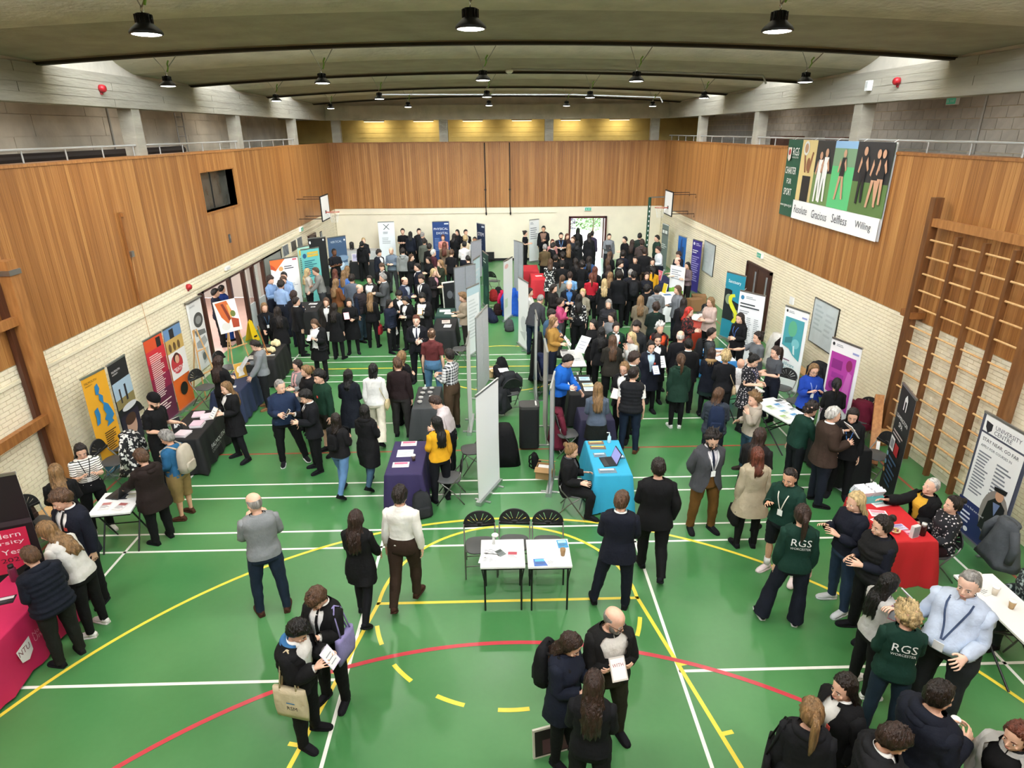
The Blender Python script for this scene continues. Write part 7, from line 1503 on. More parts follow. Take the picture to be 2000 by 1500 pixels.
    if g('beard'):
        m = MB(); m.loft([[(w * math.sin(a), .0 + yo - d * math.cos(a), z) for a in np.linspace(-1.45, 1.45, 13)] for z, w, d, yo in ((1.512, .035, .070, -.02), (1.525, .056, .088, -.015), (1.55, .066, .096, -.010), (1.575, .072, .092, -.004), (1.60, .074, .082, 0))], 0, False, False)
        v = np.array([tuple(p) for p in m.v]); child('beard', (v, m.f, rigid(v, 'head'), None), [hair_mat(g('beard'))], shp=False)
    if g('specs'):
        m = MB()
        for s in (1, -1):
            m.tube([(s * .031 + .021 * math.cos(t), -.108, 1.617 + .016 * math.sin(t)) for t in np.linspace(0, 2 * PI, 13)], .0022, 5)
            m.tube([(s * .052, -.106, 1.622), (s * .079, -.03, 1.622), (s * .080, .02, 1.615)], .0022, 5)
        m.tube([(-.011, -.110, 1.62), (.011, -.110, 1.62)], .0022, 5)
        v = np.array([tuple(p) for p in m.v]); child('glasses', (v, m.f, rigid(v, 'head'), None), [BLACKM], shp=False)
    if g('scarf'):
        m = MB(); m.tube([(.085 * math.sin(a), .012 - .085 * math.cos(a), 1.475 + .015 * math.sin(a * 2)) for a in np.linspace(0, 2 * PI, 15)], .030, 8)
        m.tube([(.05, -.10, 1.46), (.06, -.15, 1.3), (.06, -.15, 1.12)], [.03, .035, .035], 8); m.tube([(-.05, -.10, 1.46), (-.05, -.15, 1.3), (-.06, -.15, 1.15)], [.03, .035, .035], 8)
        v = np.array([tuple(p) for p in m.v]); child('scarf', (v, m.f, rigid(v, 'chest'), None), [fab(g('scarf'))])
    rt = Matrix.Translation((x, y, 0)) @ Matrix.Rotation(math.radians(rz), 4, 'Z')
    hand = {}
    for s, n in ((1, 'l'), (-1, 'r')):
        i = BI['ha_' + n]; hand[n] = rt @ Vector((T[i] + R[i] @ (np.array([ADIR.x * s, 0, ADIR.z]) * .085)) * sc + off)
    ic = BI['chest']
    def chestpt(p): return rt @ Vector((T[ic] + R[ic] @ (np.array(p) - BH[ic])) * sc + off)
    return body, hand, chestpt
# ---------------------------------------------------------- things people carry
CARRY = {'leaflet': (.15, .21, .003), 'booklet': (.16, .22, .008), 'magazine': (.21, .28, .012), 'folder': (.23, .31, .012), 'card': (.11, .15, .003), 'book': (.14, .20, .022), 'paper': (.20, .28, .003), 'papers': (.21, .29, .010), 'sheet': (.30, .42, .003), 'notebook': (.16, .21, .014), 'phone': (.075, .15, .009)}
CNAME = {'#d8d4e6': 'pale lilac', '#cfc8c0': 'beige', '#c9c9cf': 'grey', '#7a2a3a': 'dark red', '#efece6': 'white', '#d8d2c4': 'cream', '#c4c8ca': 'pale grey', '#c9c9cc': 'silver', '#dcdcd8': 'white', '#d0a24a': 'yellow', '#d88a94': 'pink', '#1a1a1e': 'black', '#27406e': 'blue', '#c7beb2': 'brown', '#cdbf9f': 'cream canvas', '#8d86b8': 'lilac', '#16171a': 'black', '#161616': 'black', '#131416': 'black', '#b5ab9a': 'beige', '#c8b78e': 'beige', '#121214': 'black', '#a02a2e': 'red', '#1c1d20': 'black', '#1a1b1e': 'black', '#c0a684': 'beige', '#1b2740': 'navy'}
def trim_label(s, n=16):
    w = s.split()[:n]
    while w and w[-1] in ('with', 'in', 'and', 'of', 'the', 'a', 'to', 'at', 'from', 'for', 'by', 'on', 'its', 'under', 'near', 'beside', 'behind', 'between', 'his', 'black', 'white', 'dark'): w.pop()
    return ' '.join(w)
def slab(w, h, t, mats=None):
    m = MB(); m.box((0, 0, 0), (w, h, t)); return m
def give_item(spec, label, hand, cp, rz):
    kind, c, n = spec.split(':')[:3]; f = Vector((math.sin(math.radians(rz)), -math.cos(math.radians(rz)), 0)); cn = CNAME.get(c, 'white')
    pos = (hand['l'] + hand['r']) / 2 if n == '2' else hand['r' if hand['r'].z > hand['l'].z + .02 else 'l']
    lab = trim_label('%s %s held by %s' % (cn, kind, label))
    if kind == 'cup':
        t = thing('paper_cup', lab, 'cup', pos + f * .03 - Vector((0, 0, .04)))
        m = MB(); m.lathe([(.026, 0), (.038, .10), (.036, .10), (.026, .01)], 14); m.build('cup_body', fab(c), t, True)
        m = MB(); m.lathe([(.040, .098), (.040, .108), (.030, .113), (.001, .113)], 14); m.build('lid', WHITE, t, True); return
    w, h, th = CARRY[kind]; low = pos.z < .95
    pos = pos + f * (.05 if not low else .02) + Vector((0, 0, .03 if not low else -.08))
    t = thing({'papers': 'paper_sheaf', 'paper': 'paper_sheet', 'sheet': 'paper_sheet'}.get(kind, kind), lab, {'phone': 'phone', 'book': 'book', 'notebook': 'book', 'folder': 'folder'}.get(kind, 'leaflet'), pos)
    t.rotation_euler = (math.radians(-52 if not low else -80), 0, math.radians(rz + (12 if n == '1' else 0)) + PI)
    m = MB(); m.box((0, 0, 0), (w, h, th)); m.build('cover', plain(c, .45), t)
    m = MB(); m.box((0, 0, th / 2 + .0008), (w * .86, h * .86, .001)); pg = m.build('screen' if kind == 'phone' else 'page', plain('#101218', .15) if kind == 'phone' else plain('#f2f1ec', .6) if kind not in ('folder',) else plain(c, .4), t)
    if spec.count(':') > 2:
        tv, tf = text_outline(spec.split(':')[3]); k = w * .7 / np.ptp(tv[:, 0]); put('lettering', mesh_np('lettering', np.stack([-(tv[:, 0] * k - w * .35), -(tv[:, 1] * k + .02), np.full(len(tv), th / 2 + .002)], 1), tf, [plain('#a03038', .5)], None, False), pg)
    elif kind in ('booklet', 'magazine', 'leaflet', 'papers', 'sheet', 'paper'):
        for k in range(3):
            m = MB(); m.box((0, h * (.26 - .2 * k), th / 2 + .0018), (w * .6, h * .05, .0006)); m.build('print_line', plain('#8a8f98', .6), pg)
def give_bag(spec, label, hand, cp, rz):
    a = spec.split(':'); kind, c = a[0], a[1]; side = a[2] if len(a) > 2 else 'r'; sx = 1 if side == 'l' else -1
    cn = CNAME.get(c, 'dark'); R = math.radians(rz); fm = fab(c)
    if kind in ('backpack', 'mini'):
        s = 1.0 if kind == 'backpack' else .62
        t = thing('backpack', trim_label('%s backpack worn by %s' % (cn, label)), 'backpack', cp((0, .235 if s == 1 else .20, 1.24)), R)
        m = MB(); rings = []
        for z, w, d in ((-.23, .10, .05), (-.22, .135, .085), (-.1, .145, .095), (.08, .14, .085), (.18, .125, .065), (.23, .09, .04), (.245, .05, .02)): rings.append(ring((0, 0, z * s), w * s, d * s, 18, 3.2))
        m.loft(rings); m.build('bag_body', fm, t, True)
        m = MB(); m.loft([ring((0, .078 * s, z * s), w * s, .035 * s, 14, 3) for z, w in ((-.19, .07), (-.18, .105), (-.05, .105), (-.03, .08))]); m.build('front_pocket', fm, t, True)
        for q in (-1, 1):
            m = MB(); pts = [(q * .075 * s, -.06 * s, .19 * s), (q * .10, -.20, .235), (q * .115, -.33, .15), (q * .12, -.32, .0), (q * .11, -.17, -.14), (q * .08 * s, -.06, -.17 * s)]; m.tube(pts, .016, 6); m.build('shoulder_strap', fm, t, True)
        m = MB(); m.tube([(-.03, -.03, .235 * s), (0, -.03, .275 * s), (.03, -.03, .235 * s)], .007, 6); m.build('grab_handle', fm, t, True)
    elif kind in ('tote', 'shoulder'):
        base = cp((sx * .27, -.03, .86 if kind == 'tote' else .98)); t = thing('tote_bag', trim_label('%s %s carried by %s' % (cn, 'tote bag' if kind == 'tote' else 'patterned carrier bag', label)), 'bag', base, R)
        w, h, d = (.36, .38, .07) if kind == 'tote' else (.30, .34, .08)
        m = MB(); m.loft([[(d * (.35 + .65 * min(1, (z + h / 2) / .1)) / 2 * ca * (1 - .5 * max(0, z / h)), w / 2 * (1 - .06 * abs(z) / h) * sa, z) for ca, sa in [(math.copysign(abs(math.cos(t_)) ** .4, math.cos(t_)), math.copysign(abs(math.sin(t_)) ** .4, math.sin(t_))) for t_ in [2 * PI * k / 16 for k in range(16)]]] for z in np.linspace(-h / 2, h / 2, 7)], 0, True); m.build('bag_body', fm, t, True)
        for q in (-1, 1):
            m = MB(); top = cp((sx * .16, 0, 1.49)) - base; top = Matrix.Rotation(-R, 3, 'Z') @ top
            m.tube([(q * .02, -.09, h / 2 - .02), (top.x + q * .03, top.y - .06, top.z - .05), (top.x, top.y, top.z), (top.x + q * .03, top.y + .06, top.z - .05), (q * .02, .09, h / 2 - .02)], .009, 6); m.build('handle', fm, t, True)
        if c == '#cdbf9f':
            tv, tf = text_outline('RSM'); k = .11 / np.ptp(tv[:, 0])
            for q, nm in ((sx, 1),):
                me = mesh_np('lettering', np.stack([np.full(len(tv), q * .040), (tv[:, 0] * k - .03) * q, tv[:, 1] * k - .05], 1), tf, [plain('#25282e', .6)], None, False); put('lettering', me, t)
                m = MB(); m.box((q * .040, .02 * q, .035), (.002, .09, .012)); m.build('printed_band', plain('#4a86b8', .6), t)
    else:
        s = 1.0 if kind == 'hand' else .72
        base = (hand[side] + Vector((0, 0, -.20))) if kind == 'hand' else cp((sx * .24, .04, .92)); t = thing('handbag', trim_label('%s handbag carried by %s' % (cn, label)), 'bag', base, R)
        m = MB(); m.loft([[(.06 * s * ca * (1 - .5 * max(0, z) / .13), .16 * s * sa * (1 - .12 * (z + .12) / .25), z * s) for ca, sa in [(math.copysign(abs(math.cos(t_)) ** .5, math.cos(t_)), math.copysign(abs(math.sin(t_)) ** .5, math.sin(t_))) for t_ in [2 * PI * k / 14 for k in range(14)]]] for z in np.linspace(-.12, .12, 6)], 0, True); m.build('bag_body', fm, t, True)
        m = MB()
        if kind == 'hand': m.tube([(0, -.09, .10), (0, -.05, .19), (0, .05, .19), (0, .09, .10)], .009, 6)
        else:
            top = cp((-sx * .02 + sx * .12, 0, 1.49)) - base; top = Matrix.Rotation(-R, 3, 'Z') @ top; m.tube([(0, -.1, .08), (top.x * .7 + .02, top.y - .13, top.z * .6), (top.x, top.y, top.z), (top.x * .7 + .02, top.y + .12, top.z * .6), (0, .1, .08)], .007, 6)
        m.build('strap', fm, t, True)
def PP(x, y, rz, h, how, label, **k):
    """how: arms, legs, hair, garments from inside out, lower garment"""
    it = k.pop('item', None); bg = k.pop('bag', None); arms, legs_, hair, top, low = how.split(' ')
    hx = lambda c: c if c in PAT else '#' + c
    a, b = hair.split(','); hair = (a, b if b in HAIRC else '#' + b); low = low.split(':')
    sp = dict(at=(x, y, rz), h=h, arms=arms, legs=legs_, hair=hair, top=[(q.split(':')[0], hx(q.split(':')[1])) for q in top.split('+')], low=low[0], lc='#' + low[1], **k)
    b, hand, cp = person(sp, label)
    if it: give_item(it, label, hand, cp, rz)
    if bg: give_bag(bg, label, hand, cp, rz)
# ---------------------------------------------------------- who stands where: x, y, facing; height; arms; legs; hair; clothes
PP(-2.17,-0.77,75,1.58,'HH s mop,bk shirt:ecebe6+puffer:131315 trousers:131315','black-haired student in black padded coat with blue-lined hood and tote bag',hi=1,open=1,hoodc='#3a6ea0',hp=30,item='leaflet:#d8d4e6:2',bag='tote:#cdbf9f:r')
PP(-2.02,-0.29,-20,1.62,'HH s mop,lt shirt:ecebe6+blazer:131315 trousers:131315','fair-haired student in black blazer reading beside the tote bag carrier',hi=1,hp=38,tie='#131315',bag='shoulder:#8d86b8:l')
PP(-3.19,1.21,205,1.80,'HH x bald,gy jumper:83878a jeans:1f2b3d','balding man in grey jumper and jeans standing on the open floor',hi=1,hy=25,hp=15,shoe='#4a2d22')
PP(-1.92,1.02,172,1.60,'ff w wavy,br blazer:131315 skirt:131315','long-haired girl in black blazer and tights walking away from the camera',hi=1,f=1,sk=0.66)
PP(-1.40,1.29,172,1.77,'dd W short,dk shirt:eae8df trousers:33251c','man in white shirt and brown trousers walking away',hi=1,shoe='#3a2219')
PP(0.48,-1.06,55,1.63,'hh s long,br coat:1b202e tights:131315','long-haired woman in navy coat wearing a black backpack',hi=1,f=1,hp=28,bag='backpack:#16171a')
PP(0.66,-1.62,168,1.64,'hh s long,br jumper:15161a trousers:131315','brown-haired woman in black jumper seen from behind at the bottom edge',hi=1,f=1,hp=20)
PP(0.94,-0.85,12,1.72,'cc x bald,gy tee:dad6cd+jacket:191919 trousers:2c281f','bald man with glasses and grey beard clutching a booklet with folded arms',hi=1,open=1,beard='gy',specs=1,hy=35,hp=18,item='booklet:#cfc8c0:2:WITH',ss=1)
PP(1.41,1.17,170,1.74,'hh v short,lt shirt:ecebe6+suit:171a26 trousers:171a26','brown-haired young man in dark suit with feet apart beside the small white tables',hi=1,hy=-25)
PP(2.03,1.80,174,1.81,'hp w short,dk suit:131315 trousers:131315','tall broad man in black suit with his back to the camera',hi=1,wd=1.1)
PP(3.09,2.84,10,1.78,'bb x curly,dk shirt:cfcbd0+blazer:45464a trousers:6b4a22','curly-haired bearded man in grey blazer and tan trousers with hands behind back',hi=1,tie='#1a2236',lanyard='#d8d8d8',beard='dk',specs=1,hp=22,hy=-8)
PP(3.64,2.41,178,1.67,'dd s midi,rd trench:a99c84 tights:131315','woman in beige trench coat with auburn hair and black boots',hi=1,f=1,boot=1,bag='hand:#161616:l')
PP(3.85,2.91,140,1.74,'hh s long,br coat:1d1b1c tights:131315','dark-coated long-haired woman just beyond the beige trench coat',hi=1,f=1,boot=1)
PP(3.83,1.74,-50,1.73,'gH v crop,dk jumper:15352b shorts:14171c','short-haired man in dark green top and shorts gesturing with both hands',hi=1,lanyard='#d9d6c8',hp=15,shoe='#e6d7d6',sock='#e8e8e4',skin='b')
PP(3.56,0.79,168,1.73,'dd v pony,br jacket:15352b flare:171a26','woman with ponytail and green RGS jacket seen from behind',hi=1,f=1,rgs=1,sole='#d8d8d8')
PP(4.36,1.04,-80,1.76,'HH x midi,lb jumper:171a26 jeans:2c3c52','blonde woman in navy jumper and jeans in front of red table',hi=1,f=1,shoe='#c9cccd')
PP(4.41,0.54,-85,1.74,'hh s bun,dk jumper:171a26+gilet:1b1b1c trousers:131315','dark-haired woman with bun in black gilet by red table',hi=1,f=1,boot=1)
PP(3.98,-0.32,95,1.59,'HH s long,bk jumper:b9b8b6 trousers:131315','long black-haired woman in pale grey jumper holding booklets',hi=1,f=1,hp=12,shoe='#e4e4e2',item='magazine:#c9c9cf:2')
PP(3.87,-0.86,160,1.64,'hH s curly,lb jacket:15352b jeans:1c2a38','short blond-haired person in green RGS jacket seen from behind',hi=1,f=1,rgs=1,hy=40)
PP(4.55,-0.68,-55,1.90,'sg s crop,gy shirt:b9c6da trousers:2b2d31','large grey-haired man in light blue shirt with open hands',hi=1,wd=1.22,belly=0.1,lanyard='#3c4a66',shoe='#7a4f26',tuck=0,item='phone:#7a2a3a:1',skin='p')
PP(2.82,-1.69,-75,1.66,'pd s long,dk shirt:ecebe6+blazer:131315 skirt:131315','dark-haired girl in black blazer looking left at the lower right',hi=1,f=1,crest=1)
PP(2.40,-1.96,150,1.66,'dd s pony,gd coat:191a1e skirt:131315','blonde ponytail girl in black padded coat with black shopper',hi=1,f=1,hood=1,bag='tote:#131416:l',hy=15)
PP(2.89,-2.18,70,1.66,'hh s mop,br shirt:ecebe6+puffer:1e1f22 trousers:131315','brown-haired boy in dark padded jacket at the bottom edge',hi=1,hp=25)
PP(3.44,-1.91,100,1.78,'hh s short,dk coat:191d29 trousers:1f2b3d','big man in navy quilted coat with thinning dark hair',hi=1,wd=1.15,hood=1,item='cup:#efece6:1')
PP(3.95,-2.18,-70,1.64,'hp s midi,rd shirt:131315+cardigan:a9a8a4 trousers:131315','woman in pale grey cardigan at the bottom right corner',hi=1,f=1,open=1)
PP(6.33,0.38,-90,1.60,'aa i midi,br dress:darkfloral tights:26302f','seated woman in dark leafy dress behind the white cup table',hi=1,f=1)
PP(6.12,2.15,-85,1.66,'at i crop,wh tee:d8a638+cardigan:131315 trousers:131315','seated grey-haired woman in black cardigan and yellow top pointing',hi=1,f=1,open=1,hp=-12)
PP(6.12,1.66,-95,1.66,'sa i bun,dk jumper:floral trousers:2a161a','seated woman with dark bun in speckled blouse at red table',hi=1,f=1,hp=-4)
PP(-5.43,0.43,-115,1.60,'hh s short,lt puffer:151a26 trousers:1d1f1c','boy in navy padded coat leaning over pink table',hi=1,lean=12,hood=1,wd=1.05)
PP(-5.39,0.92,-95,1.68,'rr s long,gd jumper:cfcdc8 tights:131315','fair long-haired girl in white top and black leggings bending to pink table',hi=1,f=1,lean=28,shoe='#e6e4e0')
PP(-5.73,1.49,-15,1.76,'dp s mop,lt shirt:ecebe6+blazer:171a26 trousers:131315','boy in blazer and tie beside the pink table',hi=1,tie='#131315',crest=1,hy=-25,hp=20)
PP(-6.48,2.43,215,1.60,'hh s long,gd jumper:131315 trousers:131315','woman with long fair-tipped hair near the wooden bench',f=1,hi=1)
PP(-6.59,3.18,40,1.58,'HH s long,dk tee:stripe trousers:131315','dark-haired woman in striped top by small leaflet table',f=1,hi=1,lanyard='#22242a',hp=22,shoe='#dedbd5')
PP(-5.47,2.87,-120,1.58,'rr s mop,lt coat:251c1a trousers:131315','person in dark brown padded coat at small leaflet table',hi=1,hp=22,hood=1,wd=1.1)
PP(-5.41,3.55,-100,1.58,'aa s mop,gy fleece:2a5f86 cargo:8a7348','man in blue fleece and khaki shorts with beige backpack',hi=1,hp=20,bag='backpack:#b5ab9a',shoe='#4e3022',skin='b')
PP(-6.21,4.67,75,1.78,'aa s beanie,111113 tee:131315 trousers:131315','bearded man in black beanie and t-shirt behind table',hi=1,beard='dk',hp=25)
PP(-5.26,5.59,-40,1.62,'hh v long,gd shirt:ecebe6+blazer:131315 skirt:131315','blonde girl in black blazer at the end of Falmouth table',hi=1,f=1,hp=12,item='booklet:#d8d2c4:2')
PP(-5.97,6.93,160,1.66,'hh s wavy,br jumper:131315 trousers:131315','dark-haired woman in black by easels seen from behind',f=1)
PP(-5.53,8.06,-70,1.67,'fh s short,dk jumper:7f8285 trousers:1b1c1e','young man in grey jumper studying the art table',hi=1,hp=30,shoe='#7c5a3a',item='folder:#c4c8ca:1')
PP(-4.19,5.34,25,1.74,'ph v crop,gy jumper:23304a trousers:121215','grey-haired man in navy zip jumper pointing to the right',hi=1,wd=1.1,hy=30,sole='#e0e0e0',belly=0.03)
PP(-3.60,5.06,-60,1.64,'hH s mop,bk shirt:ecebe6+blazer:141519 trousers:121215','dark fringed boy in blazer holding a phone',hi=1,hp=20,tie='#131315',item='phone:#c9c9cc:1')
PP(-3.54,5.76,-45,1.76,'dd s mop,bk jumper:173526 shorts:2a2521','tall boy in dark green school jumper',hi=1,crest=1)
PP(-4.27,6.77,-40,1.62,'hh s midi,dk cardigan:7d7f7f trousers:131315','woman with glasses and pink scarf',f=1,scarf='#c99a98',specs=1)
PP(-3.97,6.37,-60,1.64,'hh s pony,gd puffer:131315 trousers:131315','blonde ponytail girl in black jacket behind the boys',f=1)
PP(-4.72,9.89,-15,1.64,'HH s long,lt jumper:ecebe6+puffer:141416 skirt:131315','girl in open black puffer jacket reading a card',f=1,open=1,hp=30,item='card:#dcdcd8:2',hi=1)
PP(-3.10,6.10,175,1.62,'hh s midi,bk longcoat:161922 tights:131315','person in long navy coat walking with the white-jumper woman',f=1,hi=1)
PP(-2.60,6.13,180,1.69,'dd w bob,bk jumper:e3e1dc flare:d8d0bd','black-haired woman in white jumper and cream trousers with small bag',f=1,hi=1,bag='small:#c8b78e:r')
PP(-2.89,4.15,160,1.52,'hh w midi,dk jacket:1a191b jeans:5c7fa8','girl in light jeans with a small black backpack',f=1,hi=1,bag='mini:#121214',hy=40)
PP(-2.45,4.40,160,1.56,'hh w midi,bk longcoat:131315 jeans:3a5468','woman in long black hooded coat walking away',f=1,hi=1,hood=1,hy=40)
PP(-2.16,6.47,172,1.73,'dd s short,lt jumper:251a1b trousers:2c2a29','man in dark brown jumper standing by the grey table',hi=1,hy=40)
PP(-2.16,6.97,150,1.70,'hh s wavy,gd jumper:131315 trousers:131315','blonde person half hidden behind the man in dark brown jumper',f=1)
PP(-2.14,9.58,0,1.76,'hc s short,rd shirt:ecebe6+suit:14151b trousers:14151b','fair-haired man in dark suit and tie with folded arms',hi=1,tie='#26283a',skin='p')
PP(-1.64,8.25,172,1.80,'dd s crop,lt polo:5e2c2c jeans:4d7391','man in maroon polo shirt and light jeans',hi=1,tuck=0)
PP(-1.12,6.75,-120,1.80,'hh s short,dk shirt:plaid trousers:4a3a2a','man in black and white plaid shirt with brown trousers',hi=1,tuck=0,hy=-20)
PP(-1.04,4.64,-100,1.68,'hd s short,br shirt:c9bfc0 trousers:14151a','man in pale pink shirt leaning over the cup table',hi=1,lean=18,hp=30,tuck=0)
PP(-1.15,3.90,-150,1.58,'hd s long,bk jumper:d9a021 trousers:13141a','woman with very long black hair in yellow top',hi=1,f=1,hy=30)
PP(-1.08,12.23,-85,1.66,'aa s curly,gd cardigan:a2937f trousers:2e2a26','woman in beige cardigan against the grey display boards',f=1,hp=15)
PP(-2.24,12.01,-20,1.74,'Hd s mop,bk shirt:ecebe6+coat:131315 trousers:131315','black-haired boy in dark coat holding a yellow book',hp=20,open=1,item='book:#d0a24a:1')
PP(-4.32,11.96,10,1.62,'hH s bun,dk longcoat:0f0f11 tights:131315','woman in long black coat holding a pink and white leaflet',f=1,item='leaflet:#d88a94:1')
PP(-4.26,13.13,75,1.76,'dd s bald,gy jumper:1a2233+gilet:2b2629 jeans:2f3f4c','bald man in dark gilet and jeans')
PP(-3.83,12.51,178,1.64,'hd s long,gd jacket:131315 trousers:131315','girl with long light-brown hair in black seen from behind',f=1,bag='hand:#a02a2e:r')
PP(-3.73,14.39,-80,1.81,'hd s short,gy shirt:ecebe6+suit:4b4d4e trousers:4b4d4e','tall man in grey suit facing left')
PP(-4.20,14.54,-10,1.72,'dd s midi,dk shirt:ecebe6+cardigan:2d2a28 trousers:131315','dark-haired woman beside the grey-suited man',f=1,open=1)
PP(-4.69,14.17,175,1.84,'dd s short,dk blazer:5a616c trousers:3a3b3d','man in blue-grey blazer with back turned')
PP(-5.16,13.99,150,1.74,'hh s long,gd jumper:6a4022 skirt:4a4424','blonde woman in rust-brown jumper seen from behind',f=1)
PP(-6.63,16.09,120,1.66,'hh s long,lb jumper:b4ad9f trousers:131315','blonde woman in pale cardigan near turquoise banner',f=1)
PP(-6.16,15.93,-70,1.74,'rh s short,lt jumper:7f7e78 trousers:3a3b3d','person in grey top leaning by turquoise banner',lean=12)
PP(-7.35,14.48,70,1.76,'dh s mop,br shirt:7f9cc4 trousers:171a26','boy in blue school shirt nearest the white apprenticeship banner')
PP(-7.01,14.86,0,1.80,'dd s short,bk shirt:86a2c8 trousers:171a26','dark-haired boy in blue shirt between two other blue shirts',tie='#26324e')
PP(-6.81,13.71,165,1.76,'hh s mop,dk shirt:8fa9cf trousers:171a26','boy in blue shirt with back turned',lean=8)
PP(-6.87,14.36,0,1.80,'hH s short,lt shirt:86a0c6 trousers:171a26','young man in blue shirt looking down at his hands',hp=25,tie='#3a2636')
PP(-6.08,12.65,160,1.68,'hh s mop,br blazer:171a26 trousers:171a26','brown-haired boy in navy blazer behind the suited student')
PP(-5.80,11.90,120,1.68,'pd s short,dk shirt:ecebe6+suit:131315 trousers:131315','student in black suit with white collar seen from behind')
PP(-6.48,11.32,30,1.68,'rr s midi,gd jumper:131315 trousers:131315','smiling woman in black behind the art table',f=1,lanyard='#3a5a78',hp=5)
PP(-6.00,10.92,-160,1.66,'hh s wavy,dk coat:131315 trousers:131315','dark-haired woman in black facing the smiling woman',f=1)
PP(-4.94,11.91,0,1.66,'dd s long,lt shirt:ecebe6+blazer:2a2522 skirt:131315','brown-blazered girl facing the camera beside a curly-haired girl',f=1)
PP(-4.64,11.50,170,1.60,'dd s wavy,dk blazer:131315 skirt:131315','girl with long wavy hair in black blazer and tights',f=1,item='paper:#e8e8e6:1')
PP(-3.20,12.01,70,1.56,'dd s midi,bk puffer:1a2030 trousers:131315','girl in navy quilted jacket holding white paper',f=1,item='paper:#e8e8e6:1',hood=0)
PP(-3.00,12.56,20,1.70,'hh s mop,bk shirt:ecebe6+blazer:131315 trousers:131315','dark-haired student writing behind the navy quilted jacket',hp=25)
PP(-2.72,12.14,-30,1.64,'hh s long,bk shirt:ecebe6+blazer:131315 trousers:131315','black-haired girl with white blouse under dark blazer',f=1,hp=30)
PP(-3.04,14.09,70,1.76,'hh s bald,rd shirt:a9b2bd+jacket:23283a trousers:3a3b3d','balding man with glasses in navy jacket',open=1,specs=1)
PP(-2.51,14.27,-30,1.78,'pp s mop,br shirt:ecebe6+blazer:141519 trousers:131315','brown-haired boy in black blazer with hands in pockets',tie='#1b1d2a')
PP(-2.83,16.03,-70,1.80,'dd s short,dk shirt:ecebe6+suit:171b28 trousers:131315','young man in navy suit in profile')
PP(-3.38,18.60,60,1.66,'hh s long,lt blazer:131315 skirt:131315','girl with loose brown hair in the left crowd beside the navy suit',f=1)
PP(-2.67,18.14,-40,1.64,'hh s long,dk blazer:131315 skirt:131315','dark-haired girl in black blazer behind the pink-topped woman',f=1)
PP(-2.27,15.62,60,1.70,'hh s midi,lb tee:c48f98+blazer:241f20 trousers:131315','blonde woman with pink top under dark jacket',f=1)
PP(-2.13,17.07,-70,1.72,'uh s wavy,gd dress:2a3022 tights:131315','curly-haired woman in dark green dress with raised hand',f=1,ss=1)
PP(-2.61,19.31,120,1.70,'dd s short,wh jumper:46222a trousers:131315','white-haired woman in maroon jumper',f=1)
PP(-2.28,20.90,175,1.74,'hh s long,rd dress:6b5a49 tights:131315','auburn long-haired woman in brown dress near blue banner',f=1)
PP(-3.78,19.27,178,1.78,'dd s short,dk hoodie:8d8f8d trousers:131315','young man in light grey hooded top with back turned')
PP(-4.25,19.46,-10,1.78,'hh s bald,gy jumper:6d7a88 trousers:3a3b3d','bald man in blue-grey jumper')
PP(-4.73,19.33,60,1.72,'dd s mop,dk shirt:ecebe6+blazer:171b26 trousers:131315','boy in navy blazer with white collar in profile')
PP(-4.12,16.43,0,1.74,'hh s mop,lt shirt:ecebe6+blazer:131315 trousers:131315','brown-haired boy in black blazer facing the camera mid crowd',tie='#1b1d2a')
PP(-5.84,21.65,172,1.68,'dd s short,bk hoodie:141416 trousers:131315','person in black hoodie facing the far grey table')
PP(-6.01,22.92,20,1.64,'rr s short,lb jumper:1a1a1e trousers:131315','fair-haired person behind the far grey table',f=1)
PP(-6.40,19.11,40,1.82,'cc s crop,bk tee:15161b trousers:131315','dark-skinned man in black t-shirt with folded arms by sky banner',skin='d')
PP(-4.49,24.54,0,1.80,'hh s short,dk tee:131316 trousers:131315','man in black t-shirt against the far wall')
PP(-4.08,24.06,178,1.72,'dd s midi,bk jacket:171b26 trousers:131315','dark-haired person with back turned near the far wall',f=1)
PP(-3.73,24.47,20,1.80,'dd s short,bk jumper:1a1a1c trousers:131315','tall dark-haired man right of the black t-shirt by the far wall')
PP(-3.48,23.58,150,1.76,'dd s crop,gy jacket:23262a trousers:131315','grey-haired man in dark jacket at the far left stands')
PP(-3.19,21.65,172,1.78,'dd s short,dk blazer:55584f trousers:3a3b3d','person in grey-green jacket with back turned')
PP(-2.90,20.79,170,1.68,'dd s mop,dk blazer:131315 trousers:131315','dark-haired student in black next to the grey-green jacket')
PP(-2.51,23.16,0,1.70,'hh s bun,rd tee:c27f74 trousers:171a26','red-haired woman in front of the blue Physical Digital banner',f=1)
PP(-1.94,24.57,-30,1.72,'hh s long,bk blazer:131315 trousers:131315','long black-haired woman right of the blue banner',f=1)
PP(-2.05,23.55,150,1.68,'hh s midi,dk jacket:131315 trousers:131315','dark-haired woman in black jacket next to a white panel',f=1)
PP(-1.55,24.26,20,1.76,'dd s short,bk shirt:ecebe6+blazer:131315 trousers:131315','black-haired boy in blazer at the far stand left of STEM banner')
PP(-1.49,22.62,175,1.70,'hh s curly,lb jumper:cdb99a trousers:131315','blond person in cream top near STEM banner',f=1)
PP(-1.04,21.67,-20,1.82,'hd s crop,bk shirt:ecebe6 trousers:1d2a44','dark-skinned man in white shirt near STEM banner',skin='e')
PP(-1.44,20.59,172,1.80,'hh s short,bk shirt:e6e2e0 trousers:171a26','man in white shirt with back turned near STEM banner')
PP(-1.92,19.12,160,1.72,'hh s short,lt tee:131315 trousers:131315','person in black top leaning over the far left table',lean=14)
PP(-1.17,18.22,-160,1.64,'rr s short,bk tee:131315 trousers:131315','black-haired person bending behind the grey boards',lean=15)
